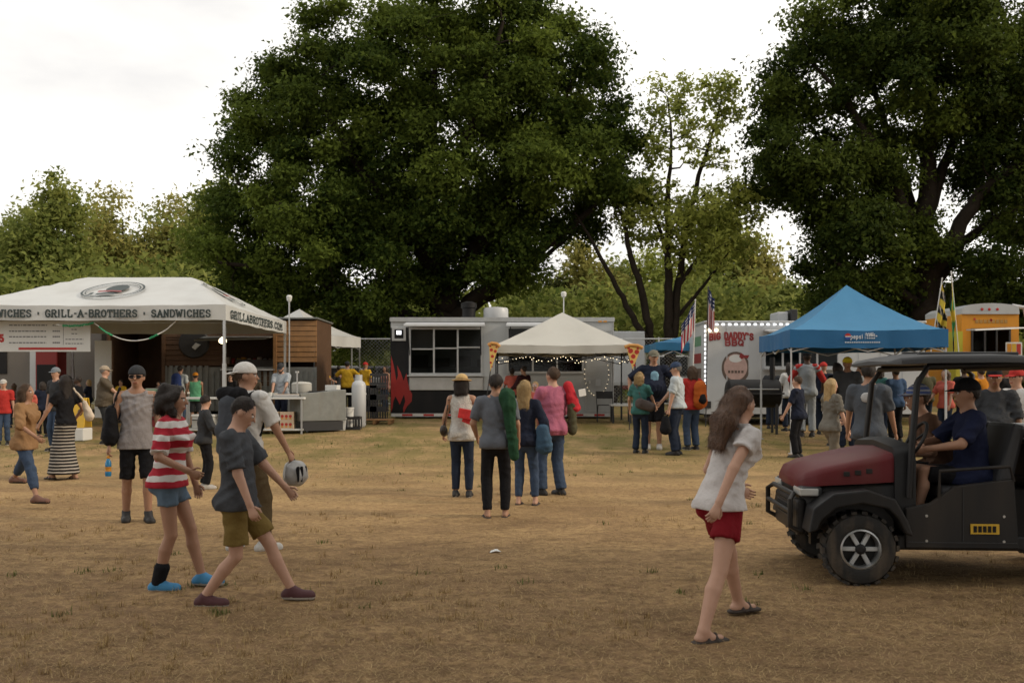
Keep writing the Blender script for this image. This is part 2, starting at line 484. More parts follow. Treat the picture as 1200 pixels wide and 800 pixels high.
ys = np.concatenate([np.linspace(-40, 3, 24)[:-1], np.linspace(3, 12, 105)[:-1], np.linspace(12, 34, 90)[:-1], np.geomspace(34, 900, 40)])
xs_in = np.linspace(-17, 17, 240)
xs = np.concatenate([-np.geomspace(900, 18, 26), xs_in, np.geomspace(18, 900, 26)])
GX, GY = np.meshgrid(xs, ys)
GZ = g_np(GY) + bumps(GX, GY)
nxg, nyg = len(xs), len(ys)
ii = (np.arange(nyg - 1)[:, None] * nxg + np.arange(nxg - 1)[None, :]).ravel()
me = np_mesh('ground', np.stack([GX, GY, GZ], -1).reshape(-1, 3), np.stack([ii, ii + 1, ii + nxg + 1, ii + nxg], -1), 4)
me.polygons.foreach_set('use_smooth', [True] * len(me.polygons))
gm = bpy.data.materials.new('trampled_dry_lawn'); gm.use_nodes = True
n, l = gm.node_tree.nodes, gm.node_tree.links
b = n['Principled BSDF']; b.inputs['Roughness'].default_value = 0.95; b.inputs['Specular IOR Level'].default_value = 0.1
geo = n.new('ShaderNodeNewGeometry')
def noise(scale, detail=6, rough=0.6, vec=None, stretch=None):
    t = n.new('ShaderNodeTexNoise'); t.inputs['Scale'].default_value = scale; t.inputs['Detail'].default_value = detail; t.inputs['Roughness'].default_value = rough
    src = geo.outputs['Position']
    if stretch:
        mp = n.new('ShaderNodeMapping'); mp.inputs['Scale'].default_value = stretch; mp.inputs['Rotation'].default_value = (0, 0, 0.35)
        l.new(src, mp.inputs['Vector']); src = mp.outputs['Vector']
    l.new(src, t.inputs['Vector']); return t.outputs['Fac']
def mrange(src, a, b_, c=0.0, d=1.0):
    t = n.new('ShaderNodeMapRange'); t.inputs['From Min'].default_value = a; t.inputs['From Max'].default_value = b_
    t.inputs['To Min'].default_value = c; t.inputs['To Max'].default_value = d; l.new(src, t.inputs['Value']); return t.outputs['Result']
def mixc(f, A, B):
    t = n.new('ShaderNodeMix'); t.data_type = 'RGBA'; l.new(f, t.inputs['Factor'])
    for k, v in (('A', A), ('B', B)):
        if isinstance(v, tuple): t.inputs[k].default_value = v + (1,)
        else: l.new(v, t.inputs[k])
    return t.outputs['Result']
def mth(op, a, b_):
    t = n.new('ShaderNodeMath'); t.operation = op; t.use_clamp = True
    for i, v in enumerate((a, b_)):
        if isinstance(v, (int, float)): t.inputs[i].default_value = v
        else: l.new(v, t.inputs[i])
    return t.outputs[0]
sep = n.new('ShaderNodeSeparateXYZ'); l.new(geo.outputs['Position'], sep.inputs['Vector'])
fine = noise(70, 5, 0.7); mid = noise(13, 7, 0.7); big = noise(0.55, 5, 0.55, stretch=(1, 2.2, 1)); fine2 = noise(260, 2, 0.6)
earth = mixc(mrange(fine, .3, .7), (0.125, 0.073, 0.039), (0.25, 0.157, 0.086))
straw = mixc(mrange(fine2, .35, .65), (0.29, 0.182, 0.083), (0.54, 0.372, 0.182))
worn = mrange(sep.outputs['Y'], 6.0, 13.0, -0.28, 0.30)                    # more bare earth nearby, with foreground shade put into the colour
f1 = mth('ADD', mrange(mid, .34, .66), worn)
f1 = mth('MULTIPLY', f1, mrange(big, .32, .58, 0.35, 1.0))
base = mixc(f1, earth, straw)
grass = mixc(mrange(fine, .3, .7), (0.075, 0.070, 0.020), (0.20, 0.175, 0.058))
gy = mth('MULTIPLY', mrange(sep.outputs['Y'], 14.0, 20.5), mrange(noise(1.3, 6, .65, stretch=(1, .45, 1)), .36, .58))
base = mixc(mth('MULTIPLY', gy, 0.85), base, grass)
far = mrange(sep.outputs['Y'], 30, 40)
base = mixc(far, base, (0.07, 0.066, 0.022))
earth_shade = mth('MULTIPLY', mrange(noise(2.1, 7, .62, stretch=(1, 1.9, 1)), .46, .66), mrange(sep.outputs['Y'], 14, 8, 0.15, .6))  # brown earth patches, deepened nearby as painted foreground shade
base = mixc(earth_shade, base, (0.080, 0.046, 0.025))
l.new(base, b.inputs['Base Color'])
bp = n.new('ShaderNodeBump'); bp.inputs['Strength'].default_value = 0.9; bp.inputs['Distance'].default_value = 0.012
hsum = mth('ADD', mth('MULTIPLY', fine, .6), mth('MULTIPLY', mid, .5))
l.new(hsum, bp.inputs['Height']); l.new(bp.outputs['Normal'], b.inputs['Normal'])
me.materials.append(gm)
ground = link(bpy.data.objects.new('ground', me)); tag(ground, 'dry trampled lawn of straw and bare earth rising to the stalls', 'ground', kind='structure')

# dry grass: short blades lying and standing, one mass nobody could count
def blades(N, y0, y1, len_rng, wid, lift, name, label, col_d, col_l, power=1.0, xspread=0.62, keep=None, seed=3):
    r = np.random.default_rng(seed)
    u = r.random(N); y = y0 * (y1 / y0) ** (u ** power)
    x = (r.random(N) * 2 - 1) * y * xspread
    st = straw_mix(x, y)
    k = r.random(N) < (keep(x, y, st) if keep else np.ones(N))
    x, y = x[k], y[k]; N = len(x)
    z = g_np(y) + bumps(x, y)
    a = r.random(N) * 2 * PI; L = len_rng[0] + (len_rng[1] - len_rng[0]) * r.random(N) ** 1.5
    el = lift * (r.random(N) ** 1.6)
    d = np.stack([np.cos(a) * np.cos(el), np.sin(a) * np.cos(el), np.sin(el)], -1)
    s = np.stack([-np.sin(a), np.cos(a), np.zeros(N)], -1) * (wid * (0.6 + 0.8 * r.random(N)))[:, None]
    p = np.stack([x, y, z + 0.001], -1)
    V = np.stack([p - s, p + s, p + d * L[:, None]], 1).reshape(-1, 3)
    V[:, 2] = np.maximum(V[:, 2], g_np(V[:, 1]) + bumps(V[:, 0], V[:, 1]) + 0.002)
    me = np_mesh(name, V, np.arange(3 * N).reshape(-1, 3), 3)
    at_ = me.attributes.new('tint', 'FLOAT', 'POINT')
    at_.data.foreach_set('value', np.repeat(r.random(N), 3).astype(np.float32))
    me.materials.append(leaf_mat(name + '_blades', col_d, col_l, 0.15))
    o = link(bpy.data.objects.new(name, me)); tag(o, label, 'grass', kind='stuff'); return o
blades(280000, 5.0, 17, (0.02, 0.085), 0.0017, 0.5, 'dry_grass', 'short dry straw coloured grass strewn over the trampled ground', (0.16, 0.10, 0.045), (0.52, 0.38, 0.195), 0.9,
       keep=lambda x, y, s: np.clip((s - .25) * 3.0, 0.15, 1))
blades(52000, 14.5, 33, (0.03, 0.10), 0.0042, 1.1, 'green_grass', 'sparse olive green grass along the row of stalls', (0.05, 0.06, 0.016), (0.20, 0.19, 0.07), 1.0,
       keep=lambda x, y, s: np.clip((y - 14.5) / 6, 0.05, 1) * np.clip((value_noise(x * .5, y * .9, 21) - .25) * 2.2, 0, 1), seed=8)

# weeds in small tufts, and fallen leaves
def tufts(N, y0, y1, name, label, cold, coll, seed, per=14, hgt=.06, wid=.003, spread=.06, el0=35, el1=50):
    r = np.random.default_rng(seed); yc = y0 * (y1 / y0) ** r.random(N); xc = (r.random(N) * 2 - 1) * yc * .62
    k = value_noise(xc * .45, yc * .6, seed) > .45; xc, yc = np.repeat(xc[k], per), np.repeat(yc[k], per); n_ = len(xc)
    sp = spread * (.5 + r.random(n_)); a = r.random(n_) * 2 * PI; x, y = xc + np.cos(a) * sp * r.random(n_), yc + np.sin(a) * sp * r.random(n_)
    z = g_np(y) + bumps(x, y); L = hgt * (.4 + .9 * r.random(n_)); a2 = r.random(n_) * 2 * PI; el = R(el0) + R(el1) * r.random(n_)
    d = np.stack([np.cos(a2) * np.cos(el), np.sin(a2) * np.cos(el), np.sin(el)], -1); s_ = np.stack([-np.sin(a2), np.cos(a2), 0 * a2], -1) * wid; p = np.stack([x, y, z], -1)
    V = np.stack([p - s_, p + s_, p + d * L[:, None]], 1).reshape(-1, 3); me = np_mesh(name, V, np.arange(3 * n_).reshape(-1, 3), 3)
    t_ = me.attributes.new('tint', 'FLOAT', 'POINT'); t_.data.foreach_set('value', np.repeat(r.random(n_), 3).astype(np.float32)); me.materials.append(leaf_mat(name + '_blades', cold, coll, .2))
    tag(link(bpy.data.objects.new(name, me)), label, 'grass', kind='stuff')
tufts(1100, 5.2, 17, 'straw_tufts', 'upright tufts of bleached straw on the worn lawn', (.18, .11, .045), (.52, .38, .19), 61)
tufts(130, 7.0, 22, 'green_weeds', 'low green weeds scattered over the worn lawn', (.05, .065, .018), (.15, .17, .05), 67, per=18, hgt=.05, wid=.005, spread=.09)
tufts(380, 5.0, 15, 'dead_leaves', 'fallen brown leaves and chaff on the worn lawn', (.07, .038, .018), (.24, .14, .07), 71, per=1, hgt=.04, wid=.010, spread=.3, el0=2, el1=14)

# ================================================================== trees
def leaf_cloud(C, Rr, n_each, size, seed, flat=0.7, tint=None, up=0.55):
    """leaf kites scattered in clumps C (n,3) of radius Rr; returns V, F, tint"""
    r = np.random.default_rng(seed)
    idx = np.repeat(np.arange(len(C)), n_each); N = len(idx)
    d = r.normal(size=(N, 3)); d /= np.linalg.norm(d, axis=1)[:, None]
    rad = r.random(N) ** 0.5 * np.where(r.random(N) < .32, 1 + .75 * r.random(N) ** 1.5, 1.0)      # stray leaves feather the clump
    # ragged clump outline
    wob = 1 + 0.35 * np.sin(d[:, 0] * 5 + idx) * np.cos(d[:, 1] * 4 + 2 * idx) + 0.2 * np.sin(d[:, 2] * 7 + idx * 3)
    p = C[idx] + d * (rad * wob * Rr[idx])[:, None] * np.array([1, 1, flat])
    nrm = r.normal(size=(N, 3)) * 0.75 + d * 0.55 + np.array([0, 0, up]); nrm /= np.linalg.norm(nrm, axis=1)[:, None]
    t = r.normal(size=(N, 3)); t -= nrm * np.sum(t * nrm, 1)[:, None]; t /= np.linalg.norm(t, axis=1)[:, None]
    s = np.cross(nrm, t)
    L = size * (0.6 + 0.8 * r.random(N))[:, None]; Wd = L * (0.32 + 0.18 * r.random(N))[:, None]
    V = np.stack([p + s * Wd - t * L * .4, p + t * L * .6, p - s * Wd - t * L * .4], 1).reshape(-1, 3)
    ct = (r.random(len(C)) if tint is None else tint)
    tv = np.clip(ct[idx] * 0.65 + r.random(N) * 0.5 - 0.08, 0, 1)
    return V, np.arange(3 * N).reshape(-1, 3), np.repeat(tv, 3).astype(np.float32)

def tube_np(P, Rd, n=6):
    """open tube along polyline P (k,3) with radii Rd"""
    k = len(P)
    D = np.gradient(P, axis=0); D /= np.linalg.norm(D, axis=1)[:, None] + 1e-9
    u = np.array([0.31, 0.87, 0.38]); X = np.cross(D, u); X /= np.linalg.norm(X, axis=1)[:, None] + 1e-9; Y = np.cross(D, X)
    a = np.arange(n) * 2 * PI / n
    V = P[:, None, :] + (X[:, None, :] * np.cos(a)[None, :, None] + Y[:, None, :] * np.sin(a)[None, :, None]) * Rd[:, None, None]
    i = np.arange(k - 1)[:, None] * n; j = np.arange(n)[None, :]; j2 = (j + 1) % n
    Fc = np.stack([i + j, i + j2, i + n + j2, i + n + j], -1).reshape(-1, 4)
    return V.reshape(-1, 3), Fc

def tree(name, label, base, trunk, lobes, n_clumps, leaves, lsize, crad, mats, seed, group=None, tint_fn=None, limb_r=0.05, flat=0.7, shell=0.45, twig=True, cat='tree'):
    """trunk: list of limbs [(x,y,z,r),...] local; lobes: ellipsoids (x,y,z,rx,ry,rz) local; clumps fill the lobes, hung on branches grown from the limbs"""
    r = np.random.default_rng(seed)
    root = thing(name, label, cat, base, group=group)
    lb = np.array(lobes, float); vol = lb[:, 3] * lb[:, 4] * lb[:, 5]; pr = vol ** 0.8; pr /= pr.sum()
    C = []; tries = 0; mind = (vol.sum() * 4.19 / n_clumps) ** (1 / 3) * 0.62
    while len(C) < n_clumps and tries < n_clumps * 30:
        tries += 1
        k = r.choice(len(lb), p=pr)
        d = r.normal(size=3); d /= np.linalg.norm(d)
        q = lb[k, :3] + d * lb[k, 3:] * ((shell + (1 - shell) * r.random()) ** 0.7 * (1.0 if r.random() < .8 else r.uniform(1.0, 1.16)))
        if q[2] < 0.6: continue
        if C and np.min(np.sum((np.array(C) - q) ** 2, 1)) < mind * mind: continue
        C.append(q)
    C = np.array(C)
    Rr = crad * (0.65 + 0.7 * r.random(len(C)))
    ne = np.maximum(8, (leaves / len(C) * (Rr / crad) ** 2)).astype(int)
    tint = r.random(len(C)) if tint_fn is None else tint_fn(C, r)
    V, Fc, tv = leaf_cloud(C, Rr, ne, lsize, seed + 1, flat, tint)
    me = np_mesh('crown', V, Fc, 3)
    a_ = me.attributes.new('tint', 'FLOAT', 'POINT'); a_.data.foreach_set('value', tv)
    me.materials.append(mats[0]); link(bpy.data.objects.new('crown', me), root)
    # limbs and branches
    VV = []; FF = []; off = 0
    nodes = []; nrad = []
    def addtube(P, Rd, n=6):
        nonlocal off
        v, f = tube_np(P, Rd, n); VV.append(v); FF.append(f + off); off += len(v)
    for limb in trunk:
        A = np.array(limb, float); t = np.linspace(0, len(A) - 1, (len(A) - 1) * 6 + 1)
        P = np.stack([np.interp(t, np.arange(len(A)), A[:, c]) for c in range(4)], -1)
        for _ in range(3): P[1:-1, :3] = (P[:-2, :3] + P[1:-1, :3] * 2 + P[2:, :3]) / 4
        P[1:-1, :3] += r.normal(size=(len(P) - 2, 3)) * P[1:-1, 3:4] * 0.18
        addtube(P[:, :3], P[:, 3], 10)
        nodes += list(P[3:, :3]); nrad += list(P[3:, 3])
    nodes = np.array(nodes); nrad = np.array(nrad)
    ctr = nodes.mean(0)
    order = np.argsort(np.min(np.linalg.norm(C[:, None, :] - nodes[None, :, :], axis=2), axis=1))
    for k in order:
        q = C[k]
        dv = q - nodes; dd = np.linalg.norm(dv, axis=1)
        cost = dd + 0.9 * np.maximum(0, -dv[:, 2]) - 0.6 * np.minimum(nrad, .3)
        j = int(np.argmin(cost)); s = nodes[j]; r0 = min(nrad[j] * 0.7, limb_r * (0.55 + 0.25 * dd[j]))
        m = max(3, min(7, int(dd[j] / 0.5) + 2)); t = np.linspace(0, 1, m)[:, None]
        P = s + (q - s) * t + np.array([0, 0, 1]) * (0.16 * dd[j]) * np.sin(t * PI) * r.uniform(-.5, 1.0)
        P[1:-1] += r.normal(size=(m - 2, 3)) * 0.05 * dd[j]
        Rd = np.linspace(r0, max(0.012, r0 * .35), m)
        addtube(P, Rd, 5)
        nodes = np.vstack([nodes, P[1:]]); nrad = np.concatenate([nrad, Rd[1:]])
        if twig:
            for _ in range(3):
                e = q + r.normal(size=3) * Rr[k] * np.array([.55, .55, .4]); mP = (q + e) / 2 + r.normal(size=3) * .06
                addtube(np.array([P[-2], mP, e]), np.array([max(.012, Rd[-1]), .011, .006]), 4)
    me = np_mesh('trunk', np.vstack(VV), np.vstack(FF), 4)
    me.polygons.foreach_set('use_smooth', [True] * len(me.polygons))
    me.materials.append(mats[1]); link(bpy.data.objects.new('trunk', me), root)
    return root

L_OAK = leaf_mat('oak_leaves', (0.024, 0.044, 0.008), (0.15, 0.195, 0.032), 0.45)
L_OAK2 = leaf_mat('dark_oak_leaves', (0.019, 0.034, 0.007), (0.115, 0.150, 0.025), 0.45)
L_MAPLE = leaf_mat('pale_green_leaves', (0.17, 0.21, 0.04), (0.45, 0.47, 0.11), 0.55)
L_BACK = leaf_mat('olive_leaves', (0.10, 0.135, 0.030), (0.31, 0.325, 0.085), 0.5)
L_BACK2 = leaf_mat('turning_leaves', (0.13, 0.140, 0.035), (0.38, 0.34, 0.10), 0.5)
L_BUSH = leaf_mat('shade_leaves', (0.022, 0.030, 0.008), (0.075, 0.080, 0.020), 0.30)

YT = 38.0; k_ = YT / F_PX                      # metres per photo pixel at the big trees
def LB(px, py, rpx, rpy, ry, Y=YT, base_px=525, dy=0.0):
    k = Y / F_PX
    return ((px - base_px) * k, dy, zat(py, Y) - g(Y), rpx * k, ry, rpy * k)
def LM(pts, Y, base_px):
    """limb through photo points: (px, py, depth offset, radius m)"""
    k = Y / F_PX
    return [((px - base_px) * k, dy, zat(py, Y) - g(Y), r) for px, py, dy, r in pts]

def oak_tint(C, r):
    return np.clip(1.05 * r.random(len(C)) ** 1.4, 0, 1)

tree('oak_tree', 'huge dark green oak with broad rounded crown behind the black flame trailer', (at(525, YT), YT, g(YT) - .1),
     [LM([(525, 448, 0, .62), (524, 400, 0, .55), (520, 350, 0, .5), (512, 300, 0, .42), (505, 240, .2, .34), (505, 160, .2, .22), (510, 80, .2, .10), (512, 30, 0, .05)], YT, 525),
      LM([(520, 350, 0, .40), (560, 290, -.4, .32), (605, 220, -.8, .22), (650, 150, -1, .12), (670, 100, -1, .06)], YT, 525),
      LM([(522, 375, 0, .34), (580, 330, -.6, .24), (640, 290, -1, .17), (700, 240, -1.2, .09), (728, 200, -1, .05)], YT, 525),
      LM([(522, 372, 0, .26), (590, 335, .5, .16), (645, 290, .6, .09), (680, 262, .6, .05)], YT, 525),
      LM([(514, 320, 0, .34), (470, 260, -.5, .26), (420, 190, -1, .18), (380, 120, -1, .10), (345, 80, -1, .05)], YT, 525),
      LM([(520, 360, 0, .32), (450, 310, -1, .22), (370, 260, -1.5, .14), (290, 220, -1.4, .07)], YT, 525),
      LM([(522, 385, 0, .3), (440, 350, -1, .2), (350, 320, -1.6, .12), (270, 310, -1.5, .06)], YT, 525),
      LM([(508, 280, 0, .3), (540, 200, -1.6, .22), (570, 120, -2.4, .12), (590, 50, -2.4, .06)], YT, 525)],
     [LB(500, 80, 120, 95, 4.2), LB(590, 55, 85, 70, 3.5), LB(420, 80, 75, 70, 3.4), LB(345, 130, 70, 65, 3.2), LB(650, 110, 70, 75, 3.4), LB(715, 150, 42, 70, 2.6),
      LB(520, 200, 150, 110, 4.8), LB(380, 220, 105, 100, 4.4), LB(645, 205, 90, 80, 3.6), LB(290, 250, 48, 60, 2.8), LB(718, 215, 38, 45, 2.2), LB(305, 170, 40, 50, 2.4),
      LB(430, 310, 125, 75, 4.4), LB(330, 315, 85, 60, 3.6), LB(565, 308, 70, 48, 3.2), LB(265, 310, 38, 42, 2.2), LB(440, 365, 85, 38, 3.2), LB(355, 355, 75, 38, 2.8), LB(285, 345, 45, 30, 2.2), LB(540, 20, 95, 45, 3.4)],
     250, 330000, 0.140, 0.88, (L_OAK, M_BARK), 21, tint_fn=oak_tint, flat=0.72, shell=0.35)

tree('oak_tree', 'tall dark oak with spreading bare limbs rising behind the blue canopy', (at(1085, 36), 36, g(36) - .1),
     [LM([(1083, 452, 0, .60), (1083, 400, 0, .52), (1085, 340, 0, .45), (1084, 270, 0, .38), (1088, 190, 0, .28), (1092, 110, 0, .17), (1096, 40, 0, .09), (1100, -30, 0, .04)], 36, 1085),
      LM([(1085, 330, 0, .34), (1120, 260, -.5, .26), (1150, 215, -.8, .2), (1190, 190, -1, .12), (1240, 160, -1, .07)], 36, 1085),
      LM([(1085, 345, 0, .28), (1130, 285, .5, .2), (1165, 255, .6, .14), (1215, 230, .6, .08)], 36, 1085),
      LM([(1084, 300, 0, .3), (1050, 240, -.6, .22), (1010, 170, -1, .14), (970, 110, -1, .08), (940, 80, -1, .04)], 36, 1085),
      LM([(1084, 320, 0, .26), (1040, 290, .4, .17), (980, 240, .6, .10), (920, 210, .6, .05)], 36, 1085),
      LM([(1084, 280, 0, .26), (1065, 190, .8, .18), (1040, 100, 1.2, .11), (1025, 40, 1.2, .06)], 36, 1085),
      LM([(1086, 250, 0, .24), (1125, 160, .6, .16), (1150, 90, .8, .1), (1165, 20, .8, .05)], 36, 1085),
      LM([(1084, 360, 0, .22), (1030, 330, -.8, .13), (970, 310, -1, .07)], 36, 1085)],
     [LB(1040, 20, 75, 70, 3.2, 36, 1085), LB(1140, 15, 90, 75, 3.4, 36, 1085), LB(960, 90, 62, 70, 2.8, 36, 1085), LB(1040, 120, 90, 80, 3.4, 36, 1085), LB(915, 170, 45, 62, 2.4, 36, 1085), LB(960, 210, 80, 55, 2.8, 36, 1085),
      LB(1140, 100, 90, 65, 3.2, 36, 1085), LB(1230, 110, 70, 100, 3, 36, 1085), LB(1010, 280, 75, 45, 3, 36, 1085), LB(990, 330, 60, 38, 2.6, 36, 1085), LB(1160, 320, 80, 40, 2.8, 36, 1085), LB(1230, 250, 60, 70, 2.8, 36, 1085), LB(1060, 345, 55, 30, 2.6, 36, 1085, 1.5), LB(1180, 195, 60, 40, 2.6, 36, 1085), LB(1100, -30, 90, 50, 3, 36, 1085), LB(905, 215, 34, 30, 1.8, 36, 1085), LB(1210, 350, 45, 30, 2.4, 36, 1085), LB(1195, 295, 60, 35, 2.6, 36, 1085), LB(1120, 365, 60, 24, 2.4, 36, 1085, 1.0)],
     215, 245000, 0.138, 0.86, (L_OAK2, M_BARK), 33, tint_fn=oak_tint, flat=0.7, shell=0.35)

YM = 37.0
tree('young_tree', 'slender multi-stemmed tree with thin pale leaves between the two oaks', (at(778, YM), YM, g(YM) - .1),
     [LM([(784, 452, 0, .20), (785, 400, 0, .18), (783, 340, 0, .16), (783, 290, 0, .13), (782, 230, 0, .09), (788, 160, 0, .05), (782, 110, 0, .025)], YM, 778),
      LM([(786, 420, 0, .17), (794, 350, .2, .15), (803, 280, .3, .12), (818, 210, .4, .09), (838, 150, .4, .05), (850, 105, .4, .02)], YM, 778),
      LM([(770, 452, 0, .18), (762, 400, -.2, .16), (752, 340, -.3, .14), (735, 290, -.4, .10), (728, 250, -.4, .06), (712, 230, -.4, .03)], YM, 778),
      LM([(765, 410, -.2, .14), (740, 370, -.5, .12), (715, 325, -.7, .09), (690, 280, -.8, .06), (672, 250, -.8, .03)], YM, 778),
      LM([(783, 300, 0, .09), (768, 250, 0, .06), (752, 200, 0, .03)], YM, 778),
      LM([(797, 330, .2, .09), (825, 290, .4, .06), (850, 255, .5, .03)], YM, 778),
      LM([(792, 370, .2, .08), (828, 330, .5, .06), (858, 290, .7, .03)], YM, 778)],
     [LB(800, 110, 32, 24, 1.2, YM, 778), LB(850, 110, 30, 28, 1.2, YM, 778), LB(772, 135, 20, 40, 1, YM, 778), LB(825, 160, 35, 45, 1.3, YM, 778), LB(770, 200, 20, 40, 1, YM, 778), LB(850, 250, 35, 45, 1.5, YM, 778), LB(820, 270, 55, 50, 1.8, YM, 778), LB(750, 250, 30, 40, 1.4, YM, 778)],
     120, 11000, 0.15, 0.5, (L_MAPLE, M_BARK), 47, flat=0.8, shell=0.1)

# the wood behind: trees one can tell apart
def back_tree(px, top, wpx, Y, lm, label, seed, leaves=6500, lsize=0.27, n=70, low=400, group='trees of the wood behind the stalls', gap=0.0):
    k = Y / F_PX; hgt = zat(top, Y) - g(Y); w = wpx * k / 2
    r = random.Random(seed)
    zl = max(0.8, zat(low, Y) - g(Y))
    lobes = []
    for i in range(7):
        f = i / 6
        z = zl + (hgt - zl) * (0.1 + 0.82 * f)
        ww = w * (0.62 + 0.4 * math.sin(PI * (0.15 + 0.75 * f))) * (1.0 if f < .8 else .6)
        lobes.append((r.uniform(-.45, .45) * w, r.uniform(-.4, .4) * w, z, ww * r.uniform(.5, .75), ww * .6, (hgt - zl) * 0.15))
    sway = r.uniform(-.6, .6)
    trunk = [[(0, 0, 0, .2), (sway * .3, 0, hgt * .3, .17), (sway, 0, hgt * .6, .12), (sway * 1.2, 0, hgt * .92, .04)],
             [(sway * .3, 0, hgt * .3, .13), (w * .35, .3, hgt * .55, .08), (w * .5, .4, hgt * .8, .03)],
             [(sway * .3, 0, hgt * .33, .12), (-w * .35, -.3, hgt * .58, .07), (-w * .55, -.4, hgt * .82, .03)]]
    return tree('wood_tree', label, (at(px, Y), Y, g(Y) - .1), trunk, lobes, n, leaves * 2, lsize, 1.05 * (Y / 60), (lm, M_BARK), seed, group=group, flat=0.75, shell=0.1, twig=False)

back_tree(68, 207, 108, 64, L_BACK, 'tall green tree above the white stall tent roof, highest of the left wood', 101, 9500, n=95)
back_tree(10, 262, 80, 66, L_BACK, 'low green tree at the far end of the wood, behind the menu banner', 102)
back_tree(146, 238, 96, 70, L_BACK2, 'thin yellowing tree beside the tall green tree of the left wood', 103, 4200, n=60)
back_tree(196, 236, 92, 72, L_BACK2, 'thin rust tinged tree standing between yellowing tree and oak', 104, 4200, n=60)
back_tree(246, 208, 62, 60, L_BACK, 'narrow green tree pressed against the left side of the great oak', 105, 4200, n=55)
back_tree(690, 290, 100, 66, L_BACK2, 'rounded olive tree behind the cream canopy of the trailer', 106, 6000, n=70)
back_tree(842, 235, 80, 66, L_MAPLE, 'bright green tree behind the slender stems', 107, 4200, n=55)
back_tree(760, 290, 110, 68, L_MAPLE, 'bushy green tree behind the trunks of the slender tree', 108, 4200, n=55)
back_tree(893, 282, 70, 64, L_BACK2, 'yellow green tree above the roof of the white barbecue trailer', 109, 4500, n=60)
back_tree(925, 330, 60, 58, L_BACK, 'small green tree beneath the edge of the right oak', 110, 4000, n=50)
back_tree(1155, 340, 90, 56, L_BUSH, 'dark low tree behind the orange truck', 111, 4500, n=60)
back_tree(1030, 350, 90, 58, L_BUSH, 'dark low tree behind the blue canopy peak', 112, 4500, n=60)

back_tree(112, 246, 90, 74, L_BACK, 'low green tree filling the gap beside the tall green tree', 113, 4500, n=60)
back_tree(172, 250, 90, 76, L_BACK, 'low hazy green tree between the two thin trees', 114, 4500, n=60)
back_tree(222, 245, 80, 74, L_BACK, 'low hazy green tree left of the great oak', 115, 4500, n=60)
back_tree(36, 256, 90, 72, L_BACK, 'low green tree between the banner and the tall green tree', 116, 4500, n=60)
back_tree(720, 318, 100, 70, L_BACK, 'low green tree behind the leaning stems', 117, 4000, n=55)
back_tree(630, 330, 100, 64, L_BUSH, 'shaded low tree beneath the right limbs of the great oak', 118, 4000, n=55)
# undergrowth: one leafy mass along the back of the field
r = np.random.default_rng(77)
C = []; Rr = []
for i in range(1500):
    Y = r.uniform(50, 76); px = r.uniform(-260, 1460)
    topz = np.interp(px, [-260, 0, 150, 250, 420, 640, 700, 860, 960, 1100, 1460], [290, 305, 300, 300, 335, 325, 318, 312, 330, 345, 340])
    z = g(Y) + r.uniform(0.2, max(.6, zat(topz, Y) - g(Y)) - .9)
    C.append((at(px, Y), Y, z)); Rr.append(r.uniform(1.0, 1.9))
C = np.array(C); Rr = np.array(Rr)
V, Fc, tv = leaf_cloud(C, Rr, (105 * (Rr / 1.4) ** 2).astype(int), 0.34, 78, 0.8)
me = np_mesh('undergrowth', V, Fc, 3)
a_ = me.attributes.new('tint', 'FLOAT', 'POINT'); a_.data.foreach_set('value', tv); me.materials.append(L_BACK)
tag(link(bpy.data.objects.new('undergrowth', me)), 'tangled green undergrowth filling the wood behind the stalls', 'undergrowth', kind='stuff')

# oaks added out of view to shade the near lawn and vehicle
oak_root = [o for o in COL.objects if o.name.startswith('oak_tree')][0]
for (x, y, rz_, sc_, lab) in ((4.5, -7.0, 1.9, 1.0, 'unseen oak added to shade the near lawn on the vehicle side'), (-8.0, -8.5, 4.0, 1.05, 'unseen oak added to shade the near lawn on the walkers side'), (20.0, 1.5, 3.0, 1.0, 'unseen oak added to shade the vehicle from the right')):
    o = dup_tree(oak_root, (x, y, -.1), rz_, lab); o.scale = (sc_, sc_, sc_ * 1.2); o['group'] = 'oaks added out of view for shade'
